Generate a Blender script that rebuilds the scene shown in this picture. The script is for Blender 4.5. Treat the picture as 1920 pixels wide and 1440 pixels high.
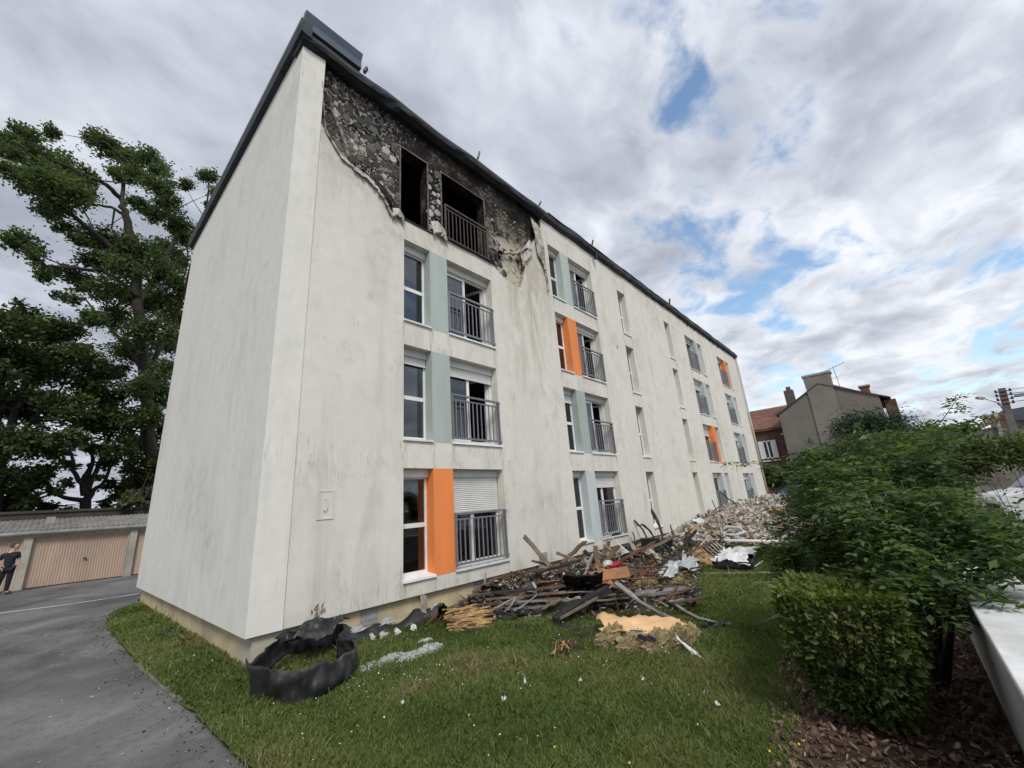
import bpy, bmesh, math, random
import numpy as np
from mathutils import Vector, Matrix, noise as mnoise
from mathutils.geometry import delaunay_2d_cdt

random.seed(7)
RNG = np.random.default_rng(11)
for _o in list(bpy.data.objects):
    bpy.data.objects.remove(_o)
SC = bpy.context.scene
COL = SC.collection

# ------------------------------------------------------------------ camera
CAM = np.array([-2.1828, -7.2814, 1.6057])
FPX = 768.7156
_yaw, _pit, _rol = math.radians(41.396), math.radians(16.263), math.radians(-4.254)
_F = np.array([math.cos(_yaw)*math.cos(_pit), math.sin(_yaw)*math.cos(_pit), math.sin(_pit)])
_R0 = np.array([math.sin(_yaw), -math.cos(_yaw), 0.0])
_U0 = np.cross(_R0, _F)
_R = math.cos(_rol)*_R0 + math.sin(_rol)*_U0
_U = -math.sin(_rol)*_R0 + math.cos(_rol)*_U0
cam_d = bpy.data.cameras.new('camera')
cam = bpy.data.objects.new('camera', cam_d)
COL.objects.link(cam)
cam.matrix_world = Matrix(((_R[0], _U[0], -_F[0], CAM[0]), (_R[1], _U[1], -_F[1], CAM[1]),
                           (_R[2], _U[2], -_F[2], CAM[2]), (0, 0, 0, 1)))
cam_d.sensor_width = 36.0
cam_d.lens = FPX/1920*36
cam_d.clip_start = 0.05
cam_d.clip_end = 3000
SC.camera = cam
SC.view_settings.view_transform = 'Standard'
SC.view_settings.look = 'None'
SC.view_settings.exposure = 0.10
SC.view_settings.gamma = 1.0
SC.cycles.use_denoising = True
SC.cycles.max_bounces = 5; SC.cycles.use_adaptive_sampling = True; SC.cycles.adaptive_threshold = .015
SC.cycles.transparent_max_bounces = 12
SC.cycles.sample_clamp_indirect = 4.0

# ------------------------------------------------------------------ node helpers
def node(nt, typ, inp=None, **props):
    n = nt.nodes.new(typ)
    for k, v in props.items():
        setattr(n, k, v)
    for k, v in (inp or {}).items():
        s = n.inputs[k]
        if isinstance(v, bpy.types.NodeSocket):
            nt.links.new(v, s)
        else:
            s.default_value = v
    return n
def noise(nt, vec, scale, detail=4, rough=.55, dist=0.0):
    return node(nt, 'ShaderNodeTexNoise', {'Vector': vec, 'Scale': scale, 'Detail': detail, 'Roughness': rough, 'Distortion': dist}).outputs['Fac']
def ramp(nt, fac, stops):
    n = node(nt, 'ShaderNodeValToRGB', {'Fac': fac})
    e = n.color_ramp.elements
    while len(e) < len(stops): e.new(.5)
    for el, (p, c) in zip(e, stops):
        el.position = p
        el.color = (c, c, c, 1) if isinstance(c, (int, float)) else (*c, 1)
    return n.outputs['Color']
def rng(nt, v, a, b, c=0.0, d=1.0):
    return node(nt, 'ShaderNodeMapRange', {'Value': v, 'From Min': a, 'From Max': b, 'To Min': c, 'To Max': d}, interpolation_type='SMOOTHSTEP').outputs['Result']
def math_(nt, op, a, b=0.0, c=0.0):
    n = node(nt, 'ShaderNodeMath', operation=op)
    for i, v in enumerate((a, b, c)):
        if isinstance(v, bpy.types.NodeSocket): nt.links.new(v, n.inputs[i])
        else: n.inputs[i].default_value = v
    return n.outputs[0]
def mixc(nt, fac, a, b, blend='MIX'):
    n = node(nt, 'ShaderNodeMix', data_type='RGBA', blend_type=blend)
    for i, v in ((0, fac), (6, a), (7, b)):
        if isinstance(v, bpy.types.NodeSocket): nt.links.new(v, n.inputs[i])
        elif i == 0: n.inputs[0].default_value = v
        else: n.inputs[i].default_value = (*v, 1) if len(v) == 3 else v
    return n.outputs[2]
def vscale(nt, vec, s):
    return node(nt, 'ShaderNodeVectorMath', {0: vec, 1: s}, operation='MULTIPLY').outputs[0]
def mk(name):
    m = bpy.data.materials.new(name); m.use_nodes = True
    nt = m.node_tree
    b = nt.nodes['Principled BSDF']
    return m, nt, b
def objco(nt): return node(nt, 'ShaderNodeTexCoord').outputs['Object']
def bump(nt, b, h, strength=.3, dist=.02):
    n = node(nt, 'ShaderNodeBump', {'Height': h, 'Strength': strength, 'Distance': dist})
    nt.links.new(n.outputs[0], b.inputs['Normal'])
def simple(name, col, rough=.7, var=.25, scale=6.0, bmp=.2, metal=0.0, dirt=None, dirt_amt=.4, stretch=(1, 1, 1), spec=.5):
    m, nt, b = mk(name)
    P = vscale(nt, objco(nt), stretch)
    rnd = node(nt, 'ShaderNodeObjectInfo').outputs['Random']
    f = noise(nt, P, scale, 6, .6)
    lo = tuple(c*(1-var) for c in col); hi = tuple(min(1, c*(1+var)) for c in col)
    c = ramp(nt, f, [(.3, lo), (.7, hi)])
    k = rng(nt, rnd, 0, 1, .85, 1.12)
    c = mixc(nt, 1.0, c, node(nt, 'ShaderNodeCombineXYZ', {0: k, 1: k, 2: k}).outputs[0], 'MULTIPLY')
    if dirt:
        f2 = noise(nt, P, scale*.35, 6, .65)
        c = mixc(nt, math_(nt, 'MULTIPLY', rng(nt, f2, .45, .65), dirt_amt), c, dirt)
    nt.links.new(c, b.inputs['Base Color'])
    b.inputs['Roughness'].default_value = rough
    b.inputs['Metallic'].default_value = metal
    b.inputs['Specular IOR Level'].default_value = spec
    if bmp:
        bump(nt, b, noise(nt, P, scale*6, 5, .6), bmp, .01)
    return m

# ------------------------------------------------------------------ world: cloudy daylight sky
SUN_EL, SUN_AZ = math.radians(46), math.radians(234)   # sun azimuth as direction the light comes from (x=cos, y=sin)
W = bpy.data.worlds.new('World'); SC.world = W; W.use_nodes = True
wt = W.node_tree
bg = wt.nodes['Background']
sky = node(wt, 'ShaderNodeTexSky', sky_type='NISHITA')
sky.sun_disc = False
sky.sun_elevation = SUN_EL
sky.sun_rotation = math.pi/2 - SUN_AZ
sky.air_density = 1.3; sky.dust_density = .6; sky.ozone_density = 2.0
D = node(wt, 'ShaderNodeTexCoord').outputs['Generated']
sep = node(wt, 'ShaderNodeSeparateXYZ', {0: D})
den = math_(wt, 'ADD', math_(wt, 'MAXIMUM', sep.outputs[2], 0.0), 0.16)
pu = math_(wt, 'DIVIDE', sep.outputs[0], den)
pv = math_(wt, 'DIVIDE', sep.outputs[1], den)
pl = node(wt, 'ShaderNodeCombineXYZ', {0: pu, 1: pv, 2: 0.0}).outputs[0]
CLOUD_ROT, CLOUD_OFF = math.radians(28), (12.4, 9.1, 0.4)
plr = node(wt, 'ShaderNodeMapping', {'Vector': pl, 'Rotation': (0, 0, CLOUD_ROT), 'Location': CLOUD_OFF, 'Scale': (1.0, 1.3, 1)}).outputs[0]
warp = node(wt, 'ShaderNodeTexNoise', {'Vector': plr, 'Scale': 2.2, 'Detail': 2.0})
wv = node(wt, 'ShaderNodeVectorMath', {0: warp.outputs['Color'], 1: (.5, .5, .5)}, operation='SUBTRACT').outputs[0]
plw = node(wt, 'ShaderNodeVectorMath', {0: plr, 1: vscale(wt, wv, (.30, .30, .30))}, operation='ADD').outputs[0]
cov1 = noise(wt, plw, 1.6, 6, .50)
cov2 = noise(wt, plw, 5.5, 6, .55)
cov = math_(wt, 'ADD', math_(wt, 'MULTIPLY', cov1, .60), math_(wt, 'MULTIPLY', cov2, .40))
# the overcast bank lies to the north-west (left in view), broken cloud to the east
bank = node(wt, 'ShaderNodeVectorMath', {0: D, 1: (-.62, .78, 0)}, operation='DOT_PRODUCT').outputs['Value']
bankf = rng(wt, bank, -.30, .60)
covb = math_(wt, 'ADD', cov, math_(wt, 'MULTIPLY', bankf, .20))
covh = math_(wt, 'ADD', covb, rng(wt, sep.outputs[2], .16, .0, 0.0, .08))   # cloud closes up towards the horizon
mask = rng(wt, covh, .372, .487)
thick = noise(wt, plw, 1.3, 5, .5)
fine = noise(wt, plw, 4.2, 6, .5)
sh = math_(wt, 'ADD', math_(wt, 'MULTIPLY', thick, .6), math_(wt, 'MULTIPLY', fine, .4))
# cloud edges catch the light, thick middles are grey underneath
edge = rng(wt, covh, .44, .60, .0, .10)
shb = math_(wt, 'ADD', math_(wt, 'ADD', sh, math_(wt, 'MULTIPLY', bankf, .06)), math_(wt, 'SUBTRACT', edge, .06))
ccol = ramp(wt, shb, [(.38, (8.4, 8.7, 9.2)), (.46, (6.9, 7.2, 7.9)), (.54, (5.4, 5.75, 6.5)), (.62, (4.1, 4.4, 5.1)), (.78, (3.0, 3.25, 3.9))])
skyc = mixc(wt, mask, vscale(wt, sky.outputs[0], (1.7, 1.75, 1.75)), ccol)
wt.links.new(skyc, bg.inputs['Color'])
bg.inputs['Strength'].default_value = 0.105
W.cycles.sampling_method = 'MANUAL'; W.cycles.sample_map_resolution = 512

sun_d = bpy.data.lights.new('sun', 'SUN')
sun_d.energy = 2.2; sun_d.angle = math.radians(18); sun_d.color = (1, .965, .91)
sun = bpy.data.objects.new('sun', sun_d); COL.objects.link(sun)
_sd = Vector((math.cos(SUN_AZ)*math.cos(SUN_EL), math.sin(SUN_AZ)*math.cos(SUN_EL), math.sin(SUN_EL)))
sun.rotation_euler = (-_sd).to_track_quat('-Z', 'Y').to_euler()
sun.location = (-10, -20, 30)

# ------------------------------------------------------------------ geometry helpers
def ray(u, v):
    return _F + (u-960)/FPX*_R + (720-v)/FPX*_U
def onY(u, v, y=0.0):
    d = ray(u, v); return CAM + d*((y-CAM[1])/d[1])
def onX(u, v, x=0.0):
    d = ray(u, v); return CAM + d*((x-CAM[0])/d[0])
def onZ(u, v, z):
    d = ray(u, v); return CAM + d*((z-CAM[2])/d[2])
def sst(t):
    t = np.clip(t, 0, 1); return t*t*(3-2*t)
def zg(x, y):
    """terrain height: level by the gable, rising gently to the east"""
    return -0.40 + .42*sst((np.asarray(x)-10.0)/9.0) + .25*sst((np.asarray(x)-20.0)/16.0)
def G(u, v, h=0.0):
    """point h metres above the terrain under pixel u,v of the survey photograph"""
    z = -0.4
    for _ in range(12):
        p = onZ(u, v, z+h); z = float(zg(p[0], p[1]))
    return np.array(p)

class MB:
    def __init__(s): s.v = []; s.f = []; s.mi = []
    def add(s, vs, fs):
        o = len(s.v); s.v += [tuple(map(float, q)) for q in vs]; s.f += [tuple(i+o for i in f) for f in fs]
        return s
    def box(s, x0, x1, y0, y1, z0, z1):
        return s.add([(x0,y0,z0),(x1,y0,z0),(x1,y1,z0),(x0,y1,z0),(x0,y0,z1),(x1,y0,z1),(x1,y1,z1),(x0,y1,z1)],
                     [(0,3,2,1),(4,5,6,7),(0,1,5,4),(1,2,6,5),(2,3,7,6),(3,0,4,7)])
    def hexa(s, p):   # 8 points bottom 4 ccw, top 4
        return s.add(p, [(0,3,2,1),(4,5,6,7),(0,1,5,4),(1,2,6,5),(2,3,7,6),(3,0,4,7)])
    def quad(s, a, b, c, d): return s.add([a, b, c, d], [(0,1,2,3)])
    def beam(s, pts, w, t, up=(0,0,1), jag=0.0, taper=1.0):
        """rectangular bar swept along a polyline"""
        pts = [Vector(p) for p in pts]; n = len(pts); rings = []
        for i, p in enumerate(pts):
            d = (pts[min(i+1, n-1)]-pts[max(i-1, 0)]).normalized()
            sd = d.cross(Vector(up))
            if sd.length < 1e-3: sd = d.cross(Vector((1, 0, 0)))
            sd.normalize(); u2 = sd.cross(d).normalized()
            k = 1+(taper-1)*i/(n-1)
            rr = []
            for a, b in ((-1,-1),(1,-1),(1,1),(-1,1)):
                q = p+sd*(a*w*.5*k)+u2*(b*t*.5*k)
                if jag and i in (0, n-1): q += d*random.uniform(-jag, jag)
                rr.append(q)
            rings.append(rr)
        vs = [q for r in rings for q in r]; fs = []
        for i in range(n-1):
            for j in range(4):
                a = i*4+j; b = i*4+(j+1) % 4
                fs.append((a, b, b+4, a+4))
        fs.append((3,2,1,0)); e = (n-1)*4; fs.append((e, e+1, e+2, e+3))
        return s.add(vs, fs)
    def tube(s, pts, r, seg=8, cap=True):
        pts = [Vector(p) for p in pts]; n = len(pts)
        rs = r if isinstance(r, (list, tuple)) else [r]*n
        vs = []; fs = []; ref = Vector((.31, .27, .91))
        for i, p in enumerate(pts):
            d = (pts[min(i+1, n-1)]-pts[max(i-1, 0)])
            d = d.normalized() if d.length > 1e-6 else Vector((0,0,1))
            a = d.cross(ref)
            if a.length < .05: a = d.cross(Vector((1, 0, 0)))
            a.normalize(); b = d.cross(a)
            for k in range(seg):
                t = 2*math.pi*k/seg
                vs.append(p+(a*math.cos(t)+b*math.sin(t))*rs[i])
        for i in range(n-1):
            for k in range(seg):
                q = i*seg+k; w = i*seg+(k+1) % seg
                fs.append((q, w, w+seg, q+seg))
        if cap:
            fs.append(tuple(range(seg-1, -1, -1))); fs.append(tuple((n-1)*seg+k for k in range(seg)))
        return s.add(vs, fs)
    def prism(s, poly, axis, a, b):
        """extrude 2D polygon; axis 'x': poly=(y,z); 'y': (x,z); 'z': (x,y)"""
        n = len(poly)
        def P(q, t):
            return (t, q[0], q[1]) if axis == 'x' else ((q[0], t, q[1]) if axis == 'y' else (q[0], q[1], t))
        vs = [P(q, a) for q in poly]+[P(q, b) for q in poly]
        fs = [tuple(range(n)), tuple(range(2*n-1, n-1, -1))]+[(i, (i+1) % n, n+(i+1) % n, n+i) for i in range(n)]
        return s.add(vs, fs)
    def build(s, name, mat, parent=None, origin=None, smooth=False, fix=True):
        me = bpy.data.meshes.new(name)
        o0 = np.zeros(3) if origin is None else np.asarray(origin, float)
        me.from_pydata([(v[0]-o0[0], v[1]-o0[1], v[2]-o0[2]) for v in s.v], [], s.f)
        if fix:
            bm = bmesh.new(); bm.from_mesh(me); bmesh.ops.recalc_face_normals(bm, faces=bm.faces); bm.to_mesh(me); bm.free()
        if smooth: me.shade_smooth()
        if mat: me.materials.append(mat)
        ob = bpy.data.objects.new(name, me); COL.objects.link(ob)
        if parent is not None: ob.parent = parent
        else: ob.location = tuple(o0)
        return ob

def np_mesh(name, V, F, mat, parent=None, loc=None, attr=None, smooth=False):
    """V (n,3) array, F (m,k) int array; attr: per-vertex float 'tint'"""
    me = bpy.data.meshes.new(name)
    V = np.asarray(V, np.float32); F = np.asarray(F, np.int32)
    me.vertices.add(len(V)); me.vertices.foreach_set('co', V.ravel())
    k = F.shape[1]
    me.loops.add(F.size); me.loops.foreach_set('vertex_index', F.ravel())
    me.polygons.add(len(F)); me.polygons.foreach_set('loop_start', np.arange(0, F.size, k, dtype=np.int32))
    if attr is not None:
        a = me.attributes.new('tint', 'FLOAT', 'POINT'); a.data.foreach_set('value', np.asarray(attr, np.float32))
    me.update(calc_edges=True)
    if smooth: me.shade_smooth()
    me.materials.append(mat)
    ob = bpy.data.objects.new(name, me); COL.objects.link(ob)
    if parent is not None: ob.parent = parent
    if loc is not None: ob.location = tuple(loc)
    return ob

def tag(o, label=None, cat=None, group=None, kind=None):
    if label: o['label'] = label
    if cat: o['category'] = cat
    if group: o['group'] = group
    if kind: o['kind'] = kind
    return o
def empty(name, loc, label=None, cat=None, group=None, rz=0.0):
    o = bpy.data.objects.new(name, None); COL.objects.link(o)
    o.location = tuple(loc); o.rotation_euler = (0, 0, rz); o.empty_display_size = .2
    return tag(o, label, cat, group)
def single(name, mb, mat, label, cat, group=None, smooth=False):
    a = np.array(mb.v); o = (a.min(0)+a.max(0))/2; o[2] = a[:, 2].min()
    return tag(mb.build(name, mat, None, o, smooth), label, cat, group)
def inpoly(p, poly):
    x, y = p; r = False; n = len(poly)
    for i in range(n):
        x1, y1 = poly[i]; x2, y2 = poly[(i+1) % n]
        if (y1 > y) != (y2 > y) and x < (x2-x1)*(y-y1)/(y2-y1)+x1: r = not r
    return r
def cdt(outer, holes, extra=()):
    vs = []; es = []
    for poly in [outer]+list(holes):
        o = len(vs); vs += [Vector((float(a), float(b))) for a, b in poly]
        es += [(o+i, o+(i+1) % len(poly)) for i in range(len(poly))]
    vs += [Vector((float(a), float(b))) for a, b in extra]
    r = delaunay_2d_cdt(vs, es, [], 0, 1e-5)
    V, Fc = r[0], r[2]; out = []
    for f in Fc:
        c = sum((V[i] for i in f), Vector((0, 0)))/len(f)
        if inpoly(c, outer) and not any(inpoly(c, h) for h in holes): out.append(tuple(f))
    return V, out
# ------------------------------------------------------------------ materials of the setting
def m_render_wall(name, base, cold=False):
    m, nt, b = mk(name)
    P = objco(nt)
    s = node(nt, 'ShaderNodeSeparateXYZ', {0: P})
    big = noise(nt, P, .33, 5, .6)
    mott = noise(nt, P, 3.2, 7, .6)
    streak = noise(nt, vscale(nt, P, (1.7, 1.7, .30)), 1.0, 9, .66, .6)
    fine = noise(nt, vscale(nt, P, (22, 22, 2.2)), 1.0, 5, .7)
    c = ramp(nt, mott, [(.3, tuple(x*.93 for x in base)), (.7, tuple(min(1, x*1.04) for x in base))])
    c = mixc(nt, math_(nt, 'MULTIPLY', rng(nt, streak, .48, .72), .52 if not cold else .34), c, (.47, .455, .415) if not cold else (.5, .51, .48))
    yb = math_(nt, 'MULTIPLY', rng(nt, big, .5, .68), rng(nt, mott, .35, .7))
    c = mixc(nt, math_(nt, 'MULTIPLY', yb, .8), c, (.50, .47, .385) if not cold else (.52, .55, .5))
    gb = math_(nt, 'MULTIPLY', rng(nt, noise(nt, P, 1.15, 8, .68, .8), .52, .66), rng(nt, fine, .36, .62))
    c = mixc(nt, math_(nt, 'MULTIPLY', gb, .42 if not cold else .2), c, (.40, .385, .34))
    # algae and soot runs that start at each floor line
    z1 = math_(nt, 'FRACT', math_(nt, 'DIVIDE', math_(nt, 'SUBTRACT', s.outputs[2], 2.42), 2.7))
    band = math_(nt, 'MULTIPLY', rng(nt, z1, 0.0, .04), rng(nt, z1, .30, .08))
    blot = rng(nt, noise(nt, P, .8, 4, .6), .44, .62)
    sp = math_(nt, 'MULTIPLY', rng(nt, fine, .52, .70), math_(nt, 'MULTIPLY', band, blot))
    low = rng(nt, s.outputs[2], 9.5, 2.5)
    c = mixc(nt, math_(nt, 'MULTIPLY', math_(nt, 'MULTIPLY', sp, low), .95 if not cold else .45), c, (.17, .16, .125))
    if not cold:
        # soot haze and brown run-off below the burnt corner
        ro_ = math_(nt, 'MULTIPLY', math_(nt, 'MULTIPLY', rng(nt, s.outputs[0], 5.6, 6.6), rng(nt, s.outputs[0], 8.6, 7.4)), math_(nt, 'MULTIPLY', rng(nt, s.outputs[2], 3.2, 8.0), rng(nt, streak, .40, .60)))
        c = mixc(nt, math_(nt, 'MULTIPLY', ro_, .55), c, (.42, .36, .26))
        bz = math_(nt, 'MULTIPLY', rng(nt, s.outputs[2], 7.2, 9.4), math_(nt, 'MULTIPLY', rng(nt, s.outputs[0], 9.6, 7.8), rng(nt, mott, .34, .62)))
        c = mixc(nt, math_(nt, 'MULTIPLY', bz, .34), c, (.33, .30, .25))
        # rain runs below the ends of the window sills
        uu = math_(nt, 'FRACT', math_(nt, 'DIVIDE', math_(nt, 'SUBTRACT', s.outputs[2], .30), 2.7))
        acc = 0.0
        for x0_ in (2.58, 3.34, 3.87, 5.48, 8.57, 9.86, 11.47, 13.69, 14.42, 18.88, 19.58, 21.9, 24.75, 28.0, 30.7):
            acc = math_(nt, 'ADD', acc, rng(nt, math_(nt, 'ABSOLUTE', math_(nt, 'SUBTRACT', s.outputs[0], x0_)), .11, .0))
        dr_ = math_(nt, 'MULTIPLY', math_(nt, 'MULTIPLY', acc, rng(nt, uu, .62, .98)), rng(nt, fine, .42, .62))
        c = mixc(nt, math_(nt, 'MULTIPLY', dr_, .60), c, (.27, .25, .20))
        lo_ = math_(nt, 'MULTIPLY', rng(nt, s.outputs[2], 1.0, .05), rng(nt, mott, .4, .7))
        c = mixc(nt, math_(nt, 'MULTIPLY', lo_, .35), c, (.40, .37, .30))
    # scattered thin dirty runs
    run = math_(nt, 'MULTIPLY', rng(nt, noise(nt, vscale(nt, P, (9, 9, .8)), 1.0, 6, .65), .6, .74), blot)
    c = mixc(nt, math_(nt, 'MULTIPLY', run, .5), c, (.3, .29, .25))
    nt.links.new(c, b.inputs['Base Color'])
    b.inputs['Roughness'].default_value = .9; b.inputs['Specular IOR Level'].default_value = .2
    h = math_(nt, 'ADD', math_(nt, 'MULTIPLY', noise(nt, P, 55, 4, .6), .5), math_(nt, 'MULTIPLY', noise(nt, P, 1.3, 3), 1.6))
    bump(nt, b, h, .22, .02)
    return m
M = {}
M['facade'] = m_render_wall('facade_render', (.725, .70, .635))
M['gable'] = m_render_wall('gable_render', (.75, .735, .685), True)
def m_burnt():
    m, nt, b = mk('burnt_wall')
    P = objco(nt); s = node(nt, 'ShaderNodeSeparateXYZ', {0: P})
    n1 = noise(nt, P, 1.3, 8, .62, .5); n2 = noise(nt, P, 8, 8, .72); n3 = noise(nt, P, 24, 5, .7)
    a = math_(nt, 'ADD', math_(nt, 'MULTIPLY', n1, .6), math_(nt, 'MULTIPLY', n2, .4))
    c = ramp(nt, a, [(.38, (.007, .007, .008)), (.48, (.024, .021, .019)), (.55, (.085, .065, .05)), (.62, (.21, .18, .145)), (.72, (.40, .37, .32))])
    ash = math_(nt, 'MULTIPLY', rng(nt, n3, .54, .66), rng(nt, n1, .42, .6))
    c = mixc(nt, math_(nt, 'MULTIPLY', ash, .55), c, (.33, .32, .30))
    vo = node(nt, 'ShaderNodeTexVoronoi', {'Vector': vscale(nt, P, (1, 0, .8)), 'Scale': 6.5, 'Randomness': 1.0}, feature='DISTANCE_TO_EDGE').outputs['Distance']
    net = math_(nt, 'MULTIPLY', rng(nt, math_(nt, 'ADD', vo, math_(nt, 'MULTIPLY', math_(nt, 'SUBTRACT', n3, .5), .22)), .075, .035), rng(nt, s.outputs[0], 3.2, 2.2))
    net = math_(nt, 'MULTIPLY', net, rng(nt, n2, .46, .56))
    c = mixc(nt, math_(nt, 'MULTIPLY', net, .8), c, (.52, .50, .46))
    # heavy soot above and between the two openings and under the eave
    soot = math_(nt, 'MULTIPLY', rng(nt, s.outputs[0], 2.2, 3.2), rng(nt, s.outputs[0], 6.3, 5.2))
    up_ = rng(nt, s.outputs[2], 10.2, 11.3)
    k = math_(nt, 'MAXIMUM', math_(nt, 'MULTIPLY', soot, .72), math_(nt, 'MULTIPLY', up_, .75))
    k = math_(nt, 'MULTIPLY', k, rng(nt, n2, .70, .40))
    c = mixc(nt, k, c, (.013, .012, .012))
    # cream render left clinging at the right hand lower tip
    cr = math_(nt, 'MULTIPLY', rng(nt, s.outputs[0], 5.5, 6.0), rng(nt, s.outputs[2], 10.6, 9.0))
    c = mixc(nt, math_(nt, 'MULTIPLY', cr, rng(nt, a, .42, .52)), c, (.52, .47, .38))
    nt.links.new(c, b.inputs['Base Color'])
    b.inputs['Roughness'].default_value = .95; b.inputs['Specular IOR Level'].default_value = .1
    bump(nt, b, math_(nt, 'ADD', n2, math_(nt, 'MULTIPLY', n3, .5)), .55, .03)
    return m
M['burnt'] = m_burnt()
M['plinth'] = simple('plinth_paint', (.50, .41, .255), .85, .14, 2.0, .15, dirt=(.24, .21, .16), dirt_amt=.55)
M['plinth_pale'] = simple('plinth_paint_pale', (.56, .51, .40), .85, .12, 2.0, .15, dirt=(.3, .27, .2), dirt_amt=.5)
M['white_pvc'] = simple('white_pvc', (.78, .78, .77), .4, .05, 3, .03, dirt=(.5, .49, .46), dirt_amt=.25)
M['shutter'] = simple('shutter_pvc', (.72, .71, .69), .5, .05, 3, .03, dirt=(.5, .48, .44), dirt_amt=.3)
M['sill'] = simple('sill_white', (.80, .80, .80), .5, .08, 4, .06, dirt=(.42, .41, .38), dirt_amt=.35)
M['orange'] = simple('panel_orange', (.78, .235, .065), .75, .07, 1.4, .1, dirt=(.55, .20, .085), dirt_amt=.55, stretch=(3, 3, .4))
M['green'] = simple('panel_sage', (.42, .475, .44), .8, .08, 1.4, .1, dirt=(.30, .33, .30), dirt_amt=.35, stretch=(3, 3, .4))
M['bluegrey'] = simple('panel_bluegrey', (.48, .52, .52), .8, .08, 1.4, .1, dirt=(.36, .39, .39), dirt_amt=.3, stretch=(3, 3, .4))
M['rail'] = simple('railing_paint', (.20, .205, .22), .5, .1, 5, .05, spec=.4)
M['rail_burnt'] = simple('railing_burnt', (.07, .06, .058), .7, .4, 9, .1, dirt=(.16, .08, .05), dirt_amt=.5)
M['zinc'] = simple('roof_zinc', (.032, .036, .044), .5, .4, 2.2, .25, metal=.25, dirt=(.010, .010, .011), dirt_amt=.85)
M['zinc_clean'] = simple('zinc_sheet', (.11, .135, .17), .42, .15, 2, .05, metal=.4, dirt=(.07, .09, .12), dirt_amt=.5)
M['char'] = simple('char', (.014, .013, .013), .85, .5, 14, .6, dirt=(.06, .055, .05), dirt_amt=.5)
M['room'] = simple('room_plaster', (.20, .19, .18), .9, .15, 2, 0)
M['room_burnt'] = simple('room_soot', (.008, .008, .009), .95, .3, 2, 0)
M['curtain'] = simple('curtain_cloth', (.42, .43, .46), .9, .15, 5, .1, stretch=(4, 4, .3))
M['vent'] = simple('vent_plate', (.27, .26, .25), .7, .1, 8, .05)
M['hole'] = simple('vent_hole', (.01, .01, .01), .9, 0, 1, 0)
M['box_grey'] = simple('meter_box', (.26, .27, .28), .6, .1, 8, .05, dirt=(.15, .14, .13))
def m_glass(name, tint=.82):
    m = bpy.data.materials.new(name); m.use_nodes = True; nt = m.node_tree
    nt.nodes.remove(nt.nodes['Principled BSDF'])
    out = nt.nodes['Material Output']
    t = node(nt, 'ShaderNodeBsdfTransparent', {'Color': (tint, tint*1.01, tint*1.02, 1)})
    g = node(nt, 'ShaderNodeBsdfGlossy', {'Color': (.9, .93, .97, 1), 'Roughness': .015})
    fr = node(nt, 'ShaderNodeFresnel', {'IOR': 1.55})
    k = math_(nt, 'ADD', math_(nt, 'MULTIPLY', fr.outputs[0], .95), .01)
    mx = node(nt, 'ShaderNodeMixShader', {0: k, 1: t.outputs[0], 2: g.outputs[0]})
    nt.links.new(mx.outputs[0], out.inputs['Surface'])
    return m
M['glass'] = m_glass('window_glass')

# ------------------------------------------------------------------ ground sheets
def sheet(name, poly, mat, step, dz, rel=True, kind='structure', label=None, jitter=0.0):
    xs = [p[0] for p in poly]; ys = [p[1] for p in poly]
    ex = []
    x = min(xs)+step*.5
    while x < max(xs):
        y = min(ys)+step*.5
        while y < max(ys):
            if inpoly((x, y), poly): ex.append((x, y))
            y += step
        x += step
    V, Fc = cdt(poly, [], ex)
    P = np.array([(v.x, v.y, 0) for v in V]); P[:, 2] = zg(P[:, 0], P[:, 1])+dz
    if jitter:
        P[:, 2] += [jitter*(mnoise.noise(Vector((p[0]*.9, p[1]*.9, 0)))+.5*mnoise.noise(Vector((p[0]*2.3, p[1]*2.3, 4)))) for p in P]
    me = bpy.data.meshes.new(name); me.from_pydata([tuple(p) for p in P], [], Fc)
    bm = bmesh.new(); bm.from_mesh(me)
    for f in bm.faces:
        if f.normal.z < 0: f.normal_flip()
    bm.to_mesh(me); bm.free(); me.shade_smooth(); me.materials.append(mat)
    o = bpy.data.objects.new(name, me); COL.objects.link(o)
    return tag(o, label=label, kind=kind)

def m_asphalt():
    m, nt, b = mk('asphalt'); P = objco(nt)
    n1 = noise(nt, P, .45, 6, .62, .6); n2 = noise(nt, P, 85, 2, .8); n3 = noise(nt, P, 2.2, 7, .6)
    c = ramp(nt, n1, [(.34, (.060, .059, .060)), (.44, (.098, .096, .095)), (.54, (.135, .132, .13)), (.66, (.20, .195, .19))])
    c = mixc(nt, math_(nt, 'MULTIPLY', rng(nt, n3, .55, .72), .4), c, (.23, .225, .215))
    c = mixc(nt, math_(nt, 'MULTIPLY', rng(nt, n2, .52, .72), .55), c, (.27, .265, .26))
    n4 = noise(nt, P, 11, 6, .75)
    c = mixc(nt, math_(nt, 'MULTIPLY', rng(nt, n4, .50, .66), .45), c, (.055, .054, .053))
    vo = node(nt, 'ShaderNodeTexVoronoi', {'Vector': P, 'Scale': .32, 'Randomness': 1.0}, feature='DISTANCE_TO_EDGE').outputs['Distance']
    wob = math_(nt, 'ADD', vo, math_(nt, 'MULTIPLY', math_(nt, 'SUBTRACT', noise(nt, P, 3, 5), .5), .07))
    c = mixc(nt, math_(nt, 'MULTIPLY', math_(nt, 'MULTIPLY', rng(nt, wob, .010, .003), rng(nt, n3, .45, .6)), .35), c, (.03, .03, .03))
    nt.links.new(c, b.inputs['Base Color'])
    nt.links.new(rng(nt, n1, .3, .65, .55, .9), b.inputs['Roughness'])
    b.inputs['Specular IOR Level'].default_value = .4
    bump(nt, b, math_(nt, 'ADD', n2, math_(nt, 'MULTIPLY', n3, .6)), .35, .012)
    return m
M['asphalt'] = m_asphalt()
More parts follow.
